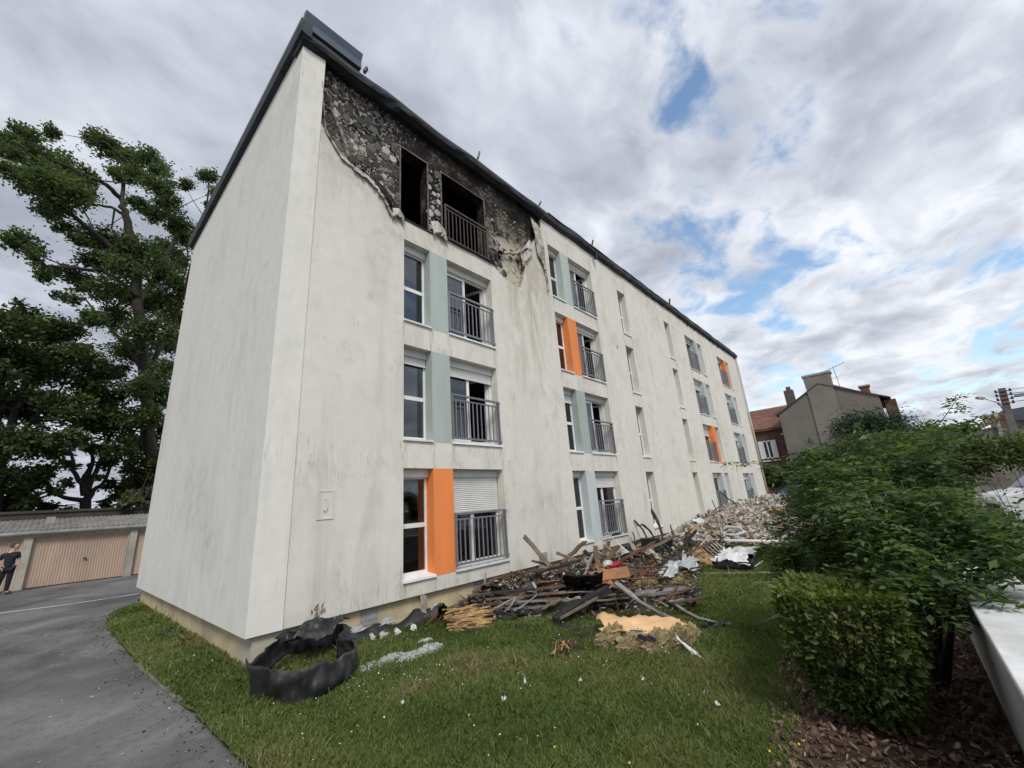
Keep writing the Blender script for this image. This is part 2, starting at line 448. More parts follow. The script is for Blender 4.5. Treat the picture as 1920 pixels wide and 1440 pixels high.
M['soil'] = simple('far_ground', (.10, .105, .07), .95, .4, .6, .3, dirt=(.16, .15, .13), dirt_amt=.6)
def m_lawn():
    m, nt, b = mk('lawn_turf'); P = objco(nt)
    n1 = noise(nt, P, .8, 6, .6); n2 = noise(nt, P, 14, 6, .7)
    c = ramp(nt, n2, [(.3, (.060, .062, .026)), (.55, (.11, .125, .045)), (.75, (.16, .165, .07))])
    c = mixc(nt, math_(nt, 'MULTIPLY', rng(nt, n1, .50, .66), .6), c, (.17, .14, .075))
    nt.links.new(c, b.inputs['Base Color']); b.inputs['Roughness'].default_value = .95; b.inputs['Specular IOR Level'].default_value = .1
    bump(nt, b, n2, .8, .05)
    return m
M['lawn'] = m_lawn()
M['mulch'] = simple('mulch', (.105, .06, .04), .95, .6, 9, .8, dirt=(.03, .02, .015), dirt_amt=.7)
M['paint_line'] = simple('worn_paint', (.48, .47, .44), .8, .25, 5, .1, dirt=(.17, .17, .17), dirt_amt=.8)
M['concrete'] = simple('concrete', (.36, .35, .32), .9, .2, 5, .3, dirt=(.18, .17, .15), dirt_amt=.6)

gx = sorted(set([-900, -400, -150, -80, -40] + [float(x) for x in np.arange(-30, 61, 2.5)] + [80, 120, 200, 400, 900]))
gy = sorted(set([-900, -400, -150, -80, -40] + [float(x) for x in np.arange(-30, 61, 2.5)] + [80, 120, 200, 400, 900]))
GV = np.array([(x, y, float(zg(x, y))-.06) for x in gx for y in gy])
GF = np.array([(i*len(gy)+j, (i+1)*len(gy)+j, (i+1)*len(gy)+j+1, i*len(gy)+j+1) for i in range(len(gx)-1) for j in range(len(gy)-1)])
tag(np_mesh('ground', GV, GF, M['soil'], smooth=True), kind='structure')

LAWN_EDGE = [(-.55, -14), (-.60, -6), (-.64, -2.6), (-.70, 0), (-.80, 3.2), (-.80, 6.4), (-.72, 7.9), (-.50, 8.9), (-.12, 9.6), (.2, 9.8)]
_le = []
for _a, _c in zip(LAWN_EDGE[:-1], LAWN_EDGE[1:]):
    _n = max(1, int(math.hypot(_c[0]-_a[0], _c[1]-_a[1])/.18))
    for _k in range(_n):
        _t = _k/_n; _y = _a[1]+(_c[1]-_a[1])*_t
        _le.append((_a[0]+(_c[0]-_a[0])*_t+.035*mnoise.noise(Vector((0, _y*2.1, 3)))+.03*mnoise.noise(Vector((0, _y*6.3, 8))), _y))
LAWN_EDGE = _le+[LAWN_EDGE[-1]]
LAWN = LAWN_EDGE + [(.2, .12), (36, .12), (36, -9.5), (12, -9.5), (9.5, -5.6), (6.2, -5.6), (3.4, -5.85), (2.4, -6.0), (1.55, -6.15), (.9, -6.6), (.6, -14)]
lawn = sheet('lawn', LAWN, M['lawn'], .45, .0, jitter=.018)
drive = sheet('driveway', [(-40, -40), (-.55, -40)] + LAWN_EDGE + [(.2, 11), (9, 11), (9, 21.42), (-40, 21.42)], M['asphalt'], 3.0, -.022)
sheet('planting_bed', [(.3, -14), (.6, -6.3), (1.3, -5.9), (2.4, -5.75), (3.4, -5.6), (6.2, -5.35), (9.5, -5.35), (12, -9.2), (12, -14)], M['mulch'], .3, -.012, jitter=.03)
# pale drainage strip / worn line across the driveway
mb = MB()
pts = [onZ(u, v, -.42) for u, v in ((-330, 1192), (-120, 1166), (0, 1150), (130, 1133), (262, 1113))]
for a, c in zip(pts[:-1], pts[1:]):
    d = Vector((c[0]-a[0], c[1]-a[1], 0)).normalized(); s_ = Vector((-d.y, d.x, 0))*.09
    z = -.417
    mb.quad((a[0]-s_.x, a[1]-s_.y, z), (c[0]-s_.x, c[1]-s_.y, z), (c[0]+s_.x, c[1]+s_.y, z), (a[0]+s_.x, a[1]+s_.y, z))
tag(mb.build('painted_line', M['paint_line']), kind='structure')
# sunken concrete edging between lawn and driveway
mb = MB()
ed = [(-.69, -.2), (-.72, .6), (-.745, 1.3), (-.79, 2.3)]
mb.beam([(x-.0, y, -.425) for x, y in ed], .07, .05)
single('lawn_edging', mb, simple('edging_concrete', (.15, .14, .12), .9, .3, 8, .4, dirt=(.06, .07, .03), dirt_amt=.8), 'worn concrete edging strip between the driveway and the lawn', 'kerb')

# ------------------------------------------------------------------ the apartment block
X1, XE, ZB, ZT, ZTG, DEP = .49, 33.31, .055, 11.52, 11.68, 9.93
PROUD, REV = -.025, .27
T1, B1, H = 2.458, .33, 2.7
BLD = empty('apartment_building', (0, 0, 0), 'long white rendered four-storey block with a burnt top corner', 'building')
def sub(mb, name, mat, parent=BLD, smooth=False): return mb.build(name, mat, parent, None, smooth)

groups = [  # x0..x1 of narrow window, panel, balcony window ; mirrored flag
    dict(n=(2.577, 3.3235), p=(3.3235, 3.8535), b=(3.8535, 5.4825), mats=['orange', 'green', 'green', None]),
    dict(n=(8.569, 9.3153), p=(9.3153, 9.8453), b=(9.8453, 11.4743), mats=['bluegrey', 'green', 'orange', 'green']),
    dict(n=(24.067, 24.755), p=(23.482, 24.067), b=(21.882, 23.482), mats=['bluegrey', 'orange', 'bluegrey', 'bluegrey']),
    dict(n=(30.10, 30.704), p=(29.55, 30.10), b=(27.972, 29.55), mats=['bluegrey', 'bluegrey', 'bluegrey', 'orange'])]
stairs = [(13.687, 14.423), (18.875, 19.586)]
holes = []
for g in groups:
    for s in range(4):
        z0, z1 = B1+H*s, T1+H*s
        if g['mats'][s] is None: continue
        for k in ('n', 'b'): holes.append((g[k][0], g[k][1], z0, z1))
for e in stairs:
    for s in range(4): holes.append((e[0], e[1], B1+H*s, T1+H*s))
BURN_PX = [(607, 240), (622, 262), (640, 290), (664, 312), (690, 330), (707, 350), (720, 370), (730, 392), (740, 405)]
BURN = [tuple(onY(u, v)[[0, 2]]) for u, v in BURN_PX]
BURN += [(2.62, 8.40), (3.24, 8.43), (3.5, 8.47), (3.75, 8.46), (5.52, 8.47), (5.66, 8.40), (5.85, 8.28), (6.07, 8.18), (6.35, 8.1), (6.62, 8.08), (6.85, 8.16),
         (6.98, 8.5), (7.12, 8.9), (7.2, 9.4), (7.5, 9.9), (7.8, 10.3), (8.05, 10.7), (8.25, 11.1), (8.4, 11.9), (.30, 11.9), (.30, 9.9), (X1+.02, 9.75)]
# slightly ragged edge
_b = []
for i in range(len(BURN)):
    a, c = BURN[i], BURN[(i+1) % len(BURN)]
    n = max(1, int(math.hypot(c[0]-a[0], c[1]-a[1])/.12)) if a[1] < 11.5 else 1
    for k in range(n):
        t = k/n; j = .022 if k else 0
        _b.append((a[0]+(c[0]-a[0])*t+random.uniform(-j, j), a[1]+(c[1]-a[1])*t+random.uniform(-j, j)))
BURN = _b
rects = [[(a, c), (b_, c), (b_, d), (a, d)] for a, b_, c, d in holes]
V, Fc = cdt([(X1, ZB), (XE, ZB), (XE, ZT), (X1, ZT)], rects+[BURN])
mb = MB()
mb.add([(v.x, 0, v.y) for v in V], Fc)
for a, b_, c, d in holes:   # reveals
    mb.quad((a, 0, c), (a, REV, c), (a, REV, d), (a, 0, d)); mb.quad((b_, 0, c), (b_, 0, d), (b_, REV, d), (b_, REV, c))
    mb.quad((a, 0, d), (a, REV, d), (b_, REV, d), (b_, 0, d)); mb.quad((a, 0, c), (b_, 0, c), (b_, REV, c), (a, REV, c))
mb.quad((X1, 0, ZB), (XE, 0, ZB), (XE, .16, ZB), (X1, .16, ZB))
sub(mb, 'front_wall', M['facade'])
mb = MB()   # broken edge of the insulation board round the burnt hole
for i in range(len(BURN)):
    a, c = BURN[i], BURN[(i+1) % len(BURN)]
    if a[1] > ZT or c[1] > ZT or a[0] < X1: continue
    mb.quad((a[0], .001, a[1]), (c[0], .001, c[1]), (c[0], .135, c[1]), (a[0], .135, a[1]))
sub(mb, 'torn_render_edge', simple('torn_edge', (.30, .27, .23), .9, .4, 18, .4, dirt=(.03, .03, .03), dirt_amt=.9))
# burnt substrate behind the missing render
bn, bb = (2.545, 3.36, 8.50, 10.69), (3.85, 5.49, 8.50, 10.72)
V, Fc = cdt([(.2, 8.0), (8.6, 8.0), (8.6, 11.75), (.2, 11.75)], [[(q[0], q[2]), (q[1], q[2]), (q[1], q[3]), (q[0], q[3])] for q in (bn, bb)])
mb = MB(); mb.add([(v.x, .13, v.y) for v in V], Fc)
for a, b_, c, d in (bn, bb):
    y1 = .42
    mb.quad((a, .13, c), (a, y1, c), (a, y1, d), (a, .13, d)); mb.quad((b_, .13, c), (b_, .13, d), (b_, y1, d), (b_, y1, c))
    mb.quad((a, .13, d), (a, y1, d), (b_, y1, d), (b_, .13, d)); mb.quad((a, .13, c), (b_, .13, c), (b_, y1, c), (a, y1, c))
burnt_wall = sub(mb, 'burnt_wall', M['burnt']); tag(burnt_wall, 'soot-blackened masonry where the render has burnt away')
# thin charred frames round the two burnt openings
for q in (bn, bb):
    a, b_, c, d = q
    mb = MB(); w = .035
    mb.box(a-w, a, .10, .17, c, d+w); mb.box(b_, b_+w, .10, .17, c, d+w); mb.box(a, b_, .10, .17, d, d+w)
    tag(sub(mb, 'burnt_frame', simple('burnt_frame', (.10, .09, .08), .8, .4, 10, .3, dirt=(.25, .23, .2), dirt_amt=.6)))
# adhesive dabs left on the masonry
def dab_mesh(seed, n=11):
    r = random.Random(seed); vs = [(0, -.013, 0)]; fs = []
    for ring, (k, y) in enumerate(((.84, -.012), (1.0, -.005), (1.04, .004))):
        for i in range(n):
            t = 2*math.pi*i/n; q = k*(1+r.uniform(-.09, .09))
            vs.append((q*math.cos(t), y, q*math.sin(t)*.97))
    for i in range(n): fs.append((0, 1+i, 1+(i+1) % n))
    for ring in range(2):
        for i in range(n):
            a = 1+ring*n+i; c = 1+ring*n+(i+1) % n; fs.append((a, a+n, c+n, c))
    me = bpy.data.meshes.new('adhesive_dab'); me.from_pydata(vs, [], fs); return me
dab_mats = [simple('dab_pale', (.46, .43, .38), .9, .15, 8, .3, dirt=(.2, .18, .16), dirt_amt=.4),
            simple('dab_grey', (.13, .12, .11), .9, .25, 8, .3, dirt=(.04, .04, .04), dirt_amt=.6),
            simple('dab_soot', (.045, .043, .042), .9, .3, 8, .3)]
dab_meshes = []
for i in range(9):
    me = dab_mesh(i); me.materials.append(dab_mats[i % 3]); dab_meshes.append(me)
def in_burn(x, z, m=.05):
    if z > 11.45 or not inpoly((x, z), BURN): return False
    for a, b_, c, d in (bn, bb):
        if a-m < x < b_+m and c-m < z < d+m: return False
    return True
placed = []; tries = 0
while len(placed) < 135 and tries < 9000:
    tries += 1
    x, z = random.uniform(.5, 7.7), random.uniform(8.2, 11.4)
    r = random.choice((.12, .115, .11, .10, .09, .075, .06, .05))
    if x > 3.9 and (random.random() > .10 or z > 10.4): continue
    if 2.5 < x < 3.9 and z > 10.7: continue
    if 3.36 < x < 3.86 and random.random() > .6: continue
    if x < 3.3 and z > 11.0 - .1*x and random.random() > .25: continue
    if not in_burn(x, z, r*.8): continue
    if any((x-a)**2+(z-b_)**2 < (r+c)**2*.92 for a, b_, c in placed): continue
    placed.append((x, z, r))
    big = r > .08
    w = random.random()
    ci = (0 if w < .07 else 1 if w < .36 else 2) if big else (0 if w < .16 else 1 if w < .5 else 2)
    if 3.36 < x < 3.86: ci = 0 if w < .4 else 1
    o = bpy.data.objects.new('adhesive_dab', dab_meshes[ci+3*random.randrange(3)]); COL.objects.link(o)
    o.parent = burnt_wall; o.location = (x, .128, z); o.scale = (r, random.uniform(.4, 1.0), r*random.uniform(.85, 1.25)); o.rotation_euler = (0, random.uniform(0, 6.28), 0)
# small chips of clinging render: one joined part
mb = MB(); cnt = 0
while cnt < 330:
    x, z = random.uniform(.5, 7.9), random.uniform(8.1, 11.4)
    if x > 3.9 and (random.random() > .30 or z > 10.9): continue
    if z > 10.75-.05*x and x < 6 and random.random() > .12: continue
    if 2.4 < x < 5.6 and z > 10.6 and random.random() > .15: continue
    if not in_burn(x, z, .02): continue
    if any((x-a)**2+(z-b_)**2 < (c*1.02)**2 for a, b_, c in placed): continue
    n = random.randint(4, 6); r = random.uniform(.010, .034); t0 = random.uniform(0, 6); y = .13-random.uniform(.004, .03)
    vs = [(x+r*random.uniform(.6, 1.2)*math.cos(t0+6.283*i/n), y, z+r*random.uniform(.6, 1.3)*math.sin(t0+6.283*i/n)) for i in range(n)]
    vs += [(p[0]+(p[0]-x)*.15, .131, p[2]+(p[2]-z)*.15) for p in vs]
    mb.add(vs, [tuple(range(n))]+[(i, (i+1) % n, n+(i+1) % n, n+i) for i in range(n)]); cnt += 1
tag(sub(mb, 'render_chips', simple('render_chip', (.46, .44, .40), .9, .35, 3, .3, dirt=(.05, .05, .05), dirt_amt=.75), burnt_wall), kind='stuff')

# corner pier (proud strip) and gable end
mb = MB()
strip = [(0, ZB), (X1, ZB), (X1, ZTG-.12), (0, ZTG)]
mb.add([(x, PROUD, z) for x, z in strip], [(0, 1, 2, 3)])
mb.quad((X1, PROUD, ZB), (X1, 0.01, ZB), (X1, 0.01, ZTG-.12), (X1, PROUD, ZTG-.12))
mb.quad((0, PROUD, ZB), (X1, PROUD, ZB), (X1, .16, ZB), (0, .16, ZB))
sub(mb, 'corner_pier', m_render_wall('pier_render', (.76, .74, .68), True))
mb = MB()
n = 14
for i in range(n):   # very slightly bowed insulation render
    y0, y1 = PROUD+(DEP-PROUD)*i/n, PROUD+(DEP-PROUD)*(i+1)/n
    mb.quad((0, y0, ZB), (0, y1, ZB), (0, y1, ZTG), (0, y0, ZTG))
mb.quad((0, PROUD, ZB), (0, DEP, ZB), (.16, DEP, ZB), (.16, PROUD, ZB))
sub(mb, 'gable_wall', M['gable'])
mb = MB(); mb.quad((0, DEP, ZB), (XE, DEP, ZB), (XE, DEP, ZT+.1), (0, DEP, ZT+.1)); mb.quad((XE, 0, ZB-.8), (XE, DEP, ZB-.8), (XE, DEP, ZT+.1), (XE, 0, ZT+.1))
mb.quad((0, DEP, ZB), (XE, DEP, ZB), (XE, DEP-.2, ZB), (0, DEP-.2, ZB))
sub(mb, 'rear_wall', M['gable'])
# plinth
mb = MB(); mb.box(.52, XE-.02, .11, .4, -.7, ZB+.02); mb.box(.125, .4, .62, DEP-.1, -.7, ZB+.02); sub(mb, 'plinth', M['plinth'])
mb = MB(); mb.box(.12, .54, .05, .6, -.7, ZB+.02); sub(mb, 'plinth_corner', M['plinth_pale'])
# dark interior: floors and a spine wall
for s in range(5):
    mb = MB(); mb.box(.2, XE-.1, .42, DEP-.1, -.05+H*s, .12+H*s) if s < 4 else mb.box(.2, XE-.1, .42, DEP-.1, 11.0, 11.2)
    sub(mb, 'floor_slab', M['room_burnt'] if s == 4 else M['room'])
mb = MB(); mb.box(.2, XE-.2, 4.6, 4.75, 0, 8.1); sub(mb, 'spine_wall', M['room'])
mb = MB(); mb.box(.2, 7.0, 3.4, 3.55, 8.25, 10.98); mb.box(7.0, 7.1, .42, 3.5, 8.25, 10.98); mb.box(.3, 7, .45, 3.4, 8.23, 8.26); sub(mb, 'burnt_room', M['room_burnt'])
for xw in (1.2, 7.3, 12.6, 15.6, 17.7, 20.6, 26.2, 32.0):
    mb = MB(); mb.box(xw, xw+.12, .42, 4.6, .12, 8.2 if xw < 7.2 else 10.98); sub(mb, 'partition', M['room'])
# ----- windows
def frame_mb(x0, x1, z0, z1, y, bars=(), mull=(), w=.055, d=.06):
    mb = MB(); mb.box(x0, x0+w, y, y+d, z0, z1); mb.box(x1-w, x1, y, y+d, z0, z1)
    mb.box(x0+w, x1-w, y, y+d, z0, z0+w); mb.box(x0+w, x1-w, y, y+d, z1-w, z1)
    for z in bars: mb.box(x0+w, x1-w, y-.004, y+d, z-.045, z+.045)
    for x in mull: mb.box(x-.05, x+.05, y-.004, y+d, z0+w, z1-w)
    return mb
def sill(parent, x0, x1, z0, e0=.03, e1=.03):
    mb = MB(); p = -.045
    mb.hexa([(x0-e0, p, z0-.012), (x1+e1, p, z0-.012), (x1+e1, REV+.05, z0+.004), (x0-e0, REV+.05, z0+.004),
             (x0-e0, p, z0+.03), (x1+e1, p, z0+.03), (x1+e1, REV+.05, z0+.075), (x0-e0, REV+.05, z0+.075)])
    if e0 == 0: pass
    sub(mb, 'sill', M['sill'], parent)
def shutter(parent, x0, x1, ztop, drop, y):
    """housing box and lowered slats"""
    mb = MB(); mb.box(x0, x1, y-.075, y+.03, ztop-.17, ztop-.003); sub(mb, 'shutter_box', M['shutter'], parent)
    if drop > .03:
        mb = MB(); n = max(1, int(drop/.042)); z = ztop-.17
        hs = drop/n
        for i in range(n):
            za, zb = z-hs*i, z-hs*(i+1)
            mb.add([(x0+.02, y-.03, za), (x1-.02, y-.03, za), (x1-.02, y-.044, za-hs*.45), (x0+.02, y-.044, za-hs*.45), (x1-.02, y-.036, zb+.004), (x0+.02, y-.036, zb+.004), (x1-.02, y-.026, zb), (x0+.02, y-.026, zb)],
                   [(0, 1, 2, 3), (3, 2, 4, 5), (5, 4, 6, 7)])
        sub(mb, 'roller_shutter', M['shutter'], parent)
        mb = MB(); mb.box(x0+.02, x1-.02, y-.05, y-.02, z-drop-.035, z-drop); sub(mb, 'shutter_foot', M['shutter'], parent)
def pane(parent, x0, x1, z0, z1, y):
    mb = MB(); mb.box(x0, x1, y+.02, y+.026, z0, z1); sub(mb, 'pane', M['glass'], parent)
def curtain(parent, x0, x1, z0, z1, y, mat):
    mb = MB(); n = 26; vs = []
    for i in range(n+1):
        t = i/n; x = x0+(x1-x0)*t; yy = y+.035*math.sin(t*n*.95)+.02*math.sin(t*7)
        vs += [(x, yy, z0), (x+.02*math.sin(t*9), yy, z1)]
    mb.add(vs, [(2*i, 2*i+2, 2*i+3, 2*i+1) for i in range(n)]); sub(mb, 'curtain', mat, parent, True)
def narrow(x0, x1, s, drop=0.0, curt=None, flip=False):
    z0, z1 = B1+H*s+.07, T1+H*s
    y = REV-.01
    mid = z0+(z1-.17-z0)*.49
    w = sub(frame_mb(x0, x1, z0, z1-.15, y, bars=(mid,), w=.05), 'window', M['white_pvc'])
    pane(w, x0+.05, x1-.05, z0+.05, mid-.045, y); pane(w, x0+.05, x1-.05, mid+.045, z1-.2, y)
    shutter(w, x0, x1, z1, drop, y); sill(w, x0, x1, B1+H*s, 0 if flip else .012, .012 if flip else 0)
    if curt: curtain(w, x0+.03, x0+(x1-x0)*curt, z0+.05, z1-.25, y+.2, M['curtain'])
def balcony(x0, x1, s, drop=0.0, open_right=True, curt=0):
    z0, z1 = B1+H*s+.07, T1+H*s
    y = REV-.01; zt = z1-.15
    xm = (x0+x1)/2-.05
    w = sub(frame_mb(x0, x1, z0, zt, y, mull=(xm,) if not open_right else (), w=.06), 'window', M['white_pvc'])
    if open_right:
        mb = frame_mb(x0+.05, xm+.06, z0+.05, zt-.05, y-.01, w=.07, d=.05); lf = sub(mb, 'casement', M['white_pvc'], w)
        pane(w, x0+.1, xm, z0+.1, zt-.1, y)
        # the other leaf stands open into the room
        a = math.radians(72); L = x1-.06-xm; hx = x1-.07; mb = MB()
        for (t0, t1, za, zb) in ((0, 1, z0+.05, z0+.12), (0, 1, zt-.12, zt-.05), (0, .09, z0+.05, zt-.05), (.91, 1, z0+.05, zt-.05)):
            p0 = (hx-math.cos(a)*L*t0, y+.06+math.sin(a)*L*t0); p1 = (hx-math.cos(a)*L*t1, y+.06+math.sin(a)*L*t1)
            nx, ny = math.sin(a)*.025, math.cos(a)*.025
            mb.hexa([(p0[0]-nx, p0[1]-ny, za), (p1[0]-nx, p1[1]-ny, za), (p1[0]+nx, p1[1]+ny, za), (p0[0]+nx, p0[1]+ny, za),
                     (p0[0]-nx, p0[1]-ny, zb), (p1[0]-nx, p1[1]-ny, zb), (p1[0]+nx, p1[1]+ny, zb), (p0[0]+nx, p0[1]+ny, zb)])
        sub(mb, 'open_casement', M['white_pvc'], w)
    else:
        pane(w, x0+.06, xm-.05, z0+.06, zt-.06, y); pane(w, xm+.05, x1-.06, z0+.06, zt-.06, y)
    shutter(w, x0, x1, z1, drop, y); sill(w, x0, x1, B1+H*s, 0, .012)
    for k in range(curt):
        if k == 0: curtain(w, x0+.05, x0+.55, z0+.05, zt-.1, y+.22, M['curtain'])
        else: curtain(w, x1-.5, x1-.05, z0+.05, zt-.1, y+.22, M['curtain'])
baluster_cache = {}
def railing(x0, x1, s, mat, y=-.03, nb=11):
    zb = B1+H*s
    mb = MB()
    mb.box(x0, x1-.03, y-.028, y+.022, zb+1.13, zb+1.175)
    mb.box(x0, x1-.03, y-.018, y+.012, zb+1.02, zb+1.05)
    mb.box(x0, x1-.02, y-.022, y+.018, zb+.105, zb+.145)
    for xa in (x0+.002, x1-.075): mb.box(xa, xa+.038, y-.024, y+.02, zb+.09, zb+1.128)
    mb.box(x1-.04, x1+.0, y-.02, .05, zb+1.10, zb+1.15); mb.box(x1-.04, x1+.0, y-.02, .05, zb+.10, zb+.15)
    r = sub(mb, 'railing', mat)
    if mat.name not in baluster_cache:
        m2 = MB(); m2.box(-.010, .010, -.012, .012, 0, .88)
        ob = m2.build('baluster', mat, r); baluster_cache[mat.name] = ob.data; first = ob
    else: first = None
    for i in range(nb):
        o = first if (i == 0 and first) else bpy.data.objects.new('baluster', baluster_cache[mat.name])
        if o is not first: COL.objects.link(o); o.parent = r
        o.location = (x0+.05+(x1-.12-x0)*(i+.6)/(nb+.2), y-.003, zb+.143)
    return r
drops_n = [[.0, .16, .0, 0], [.0, .25, 0., .0], [.1, .1, .2, 0], [.1, .2, .1, .1]]
drops_b = [[.78, .22, .0, 0], [.33, .02, .05, .05], [.05, .4, .35, .1], [.2, .3, .3, .05]]
for gi, g in enumerate(groups):
    for s in range(4):
        pm = g['mats'][s]
        if pm is None: continue
        narrow(g['n'][0], g['n'][1], s, drops_n[gi][s], curt=None, flip=gi > 1)
        balcony(g['b'][0], g['b'][1], s, drops_b[gi][s], open_right=(gi, s) in ((0, 1), (0, 2), (1, 1), (1, 2), (1, 3)), curt=2 if (gi, s) == (0, 0) else (1 if (gi, s) in ((0, 1), (1, 0)) else 0))
        railing(g['b'][0], g['b'][1], s, M['rail'], nb=11)
        # coloured pier between the two windows, painted round both reveals
        z0, z1 = B1+H*s-.0, T1+H*s; a, b_ = g['p']
        mb = MB(); e = .004
        mb.quad((a-e, -e, z0), (b_+e, -e, z0), (b_+e, -e, z1), (a-e, -e, z1))
        mb.quad((a-e, -e, z0), (a-e, -e, z1), (a-e, REV, z1), (a-e, REV, z0)); mb.quad((b_+e, -e, z0), (b_+e, REV, z0), (b_+e, REV, z1), (b_+e, -e, z1))
        tag(sub(mb, 'coloured_panel', M[pm]), {'orange': 'orange painted pier between two windows', 'green': 'sage green painted pier between two windows', 'bluegrey': 'pale grey painted pier between two windows'}[pm])
for ei, e in enumerate(stairs):
    for s in range(4):
        z0, z1 = B1+H*s+.07, T1+H*s
        w = sub(frame_mb(e[0], e[1], z0, z1, REV-.01, bars=(z0+.95,), w=.045), 'stair_window', M['white_pvc'])
        pane(w, e[0]+.045, e[1]-.045, z0+.045, z0+.905, REV-.01); pane(w, e[0]+.045, e[1]-.045, z0+.995, z1-.045, REV-.01)
        sill(w, e[0], e[1], B1+H*s, .012, .012)
# burnt balcony railing, a little proud
railing(3.86, 5.50, 3, M['rail_burnt'], y=.02, nb=11)
mb = MB(); mb.box(2.5, 3.42, -.03, .13, 8.40, 8.43); sub(mb, 'burnt_sill', M['char'])
mb = MB(); mb.beam([(3.8, .0, 8.47), (4.3, -.01, 8.46), (4.9, 0, 8.475), (5.6, -.01, 8.46)], .14, .03); sub(mb, 'burnt_sill', M['char'])
# charred bits standing in the burnt room
mb = MB(); mb.tube([(4.45, .9, 8.3), (4.47, .9, 9.65)], .03, 6); mb.beam([(4.35, .9, 9.66), (4.75, .95, 9.62)], .08, .04); sub(mb, 'charred_post', M['char'])

# ----- hanging charred render cloth
def cloth(name, top, fall, mat, nu=26, nv=18, amp=.05, seed=0, thick=.008, out=.02, label=None, ragged=.25):
    """top: polyline of world points on the wall; fall(t)->(dx,dy,dz) hem offset"""
    rr = random.Random(seed); tp = [Vector(p) for p in top]
    L = [0]
    for a, b_ in zip(tp[:-1], tp[1:]): L.append(L[-1]+(b_-a).length)
    def at(t):
        d = t*L[-1]
        for i in range(len(L)-1):
            if d <= L[i+1]+1e-9: return tp[i].lerp(tp[i+1], (d-L[i])/max(1e-6, L[i+1]-L[i]))
        return tp[-1]
    vs = []
    for j in range(nv+1):
        for i in range(nu+1):
            t = i/nu; s = j/nv
            p = at(t); f = Vector(fall(t))*(s*(1-ragged*(.5+.5*mnoise.noise(Vector((t*9, seed, 3))))))
            q = p+f
            w = amp*s**.6*(mnoise.noise(Vector((t*8+seed, s*1.4, seed)))+.6*mnoise.noise(Vector((t*19, s*3, seed+5))))
            q += Vector((w*.5, -abs(w)-out*math.sin(min(1, s*3)*1.57), w*.35))
            vs.append(q)
    fs = [(j*(nu+1)+i, j*(nu+1)+i+1, (j+1)*(nu+1)+i+1, (j+1)*(nu+1)+i) for j in range(nv) for i in range(nu)]
    mb = MB(); mb.add(vs, fs)
    o = mb.build(name, mat, BLD, None, True)
    md = o.modifiers.new('thickness', 'SOLIDIFY'); md.thickness = thick
    return tag(o, label)
def m_cloth():
    m, nt, b = mk('charred_render_cloth'); P = objco(nt)
    n1 = noise(nt, P, 3.2, 7, .65); n2 = noise(nt, P, 16, 6, .65)
    c = ramp(nt, math_(nt, 'ADD', math_(nt, 'MULTIPLY', n1, .65), math_(nt, 'MULTIPLY', n2, .35)), [(.34, (.05, .045, .04)), (.44, (.25, .23, .20)), (.53, (.52, .49, .44)), (.7, (.62, .60, .56))])
    nt.links.new(c, b.inputs['Base Color']); b.inputs['Roughness'].default_value = .9; b.inputs['Specular IOR Level'].default_value = .15
    bump(nt, b, n2, .5, .02); return m
M['cloth'] = m_cloth()
lip = [onY(u, v) for u, v in ((605, 150), (607, 200), (609, 240), (624, 264), (642, 292), (666, 313), (692, 331), (709, 351), (722, 371), (732, 393), (742, 407))]
def lipseg(i0, i1, fall, seed, lab, amp=.07, ragged=.6, nv=12):
    cloth('render_flap', lip[i0:i1], fall, M['cloth'], 10*(i1-i0), nv, amp, seed, .006, .02, lab, ragged)
lipseg(0, 3, lambda t: (-.03+.05*t, -.02, -.10), 3, 'thin torn render edge beside the corner strip', .03)
lipseg(2, 6, lambda t: (-.04-.06*t, -.03, -.09-.07*t), 4, 'peeled strip of pale render curling at the left of the burn', .04)
lipseg(5, 9, lambda t: (-.12, -.06, -.24+.08*t), 6, 'broad peeled sheet of pale render folding down over the wall', .06, .6)
lipseg(8, 11, lambda t: (-.08, -.04, -.20), 7, 'ragged end of the peeled render beside the burnt window', .06)
cloth('render_flap', [onY(u, v, .05) for u, v in ((609, 165), (618, 190), (628, 225), (645, 270))], lambda t: (.14, -.03, -.30), M['cloth'], 30, 12, .10, 9, label='grey charred strip of torn render', ragged=.6)
cloth('render_flap', [onY(u, v, .05) for u, v in ((700, 330), (720, 350), (745, 385))], lambda t: (-.02, -.02, -.22), M['char'], 24, 8, .07, 12, label='black charred curl of render beside the burnt window', ragged=.6)
cloth('render_flap', [(7.7, -.02, 11.2), (8.0, -.03, 11.1), (8.2, -.02, 10.95), (8.3, -.01, 10.6)], lambda t: (.15-.25*t, -.03, -1.75-.9*t), M['cloth'], 30, 26, .12, 14, label='long tattered curtain of burnt render hanging beside window', ragged=.35)
cloth('render_flap', [(7.0, .05, 9.5), (7.3, .0, 9.9), (7.5, -.02, 10.2)], lambda t: (.0, -.05, -.75), M['cloth'], 18, 14, .12, 21, label='short tatter of burnt render', ragged=.5)
cloth('render_flap', [(3.36, -.01, 8.78), (3.6, -.03, 8.86), (3.84, -.01, 8.72)], lambda t: (.02, -.04, -.55), M['cloth'], 20, 12, .12, 25, label='crumpled rag of render between the burnt openings', ragged=.5)
cloth('render_flap', [(2.25, -.01, 8.55), (2.42, -.03, 8.62), (2.56, -.01, 8.5)], lambda t: (-.03, -.03, -.38), M['cloth'], 14, 10, .10, 31, label='small rag of render below burnt window', ragged=.5)
mb = MB()
_cr = []
for i in range(24):
    t = i/23; x = 5.62+1.7*t; z = 9.02+.75*t*t+.05*mnoise.noise(Vector((x*5, 0, 0)))
    _cr.append((x, .05-.11*t+.04*mnoise.noise(Vector((x*6, 3, 0))), z))
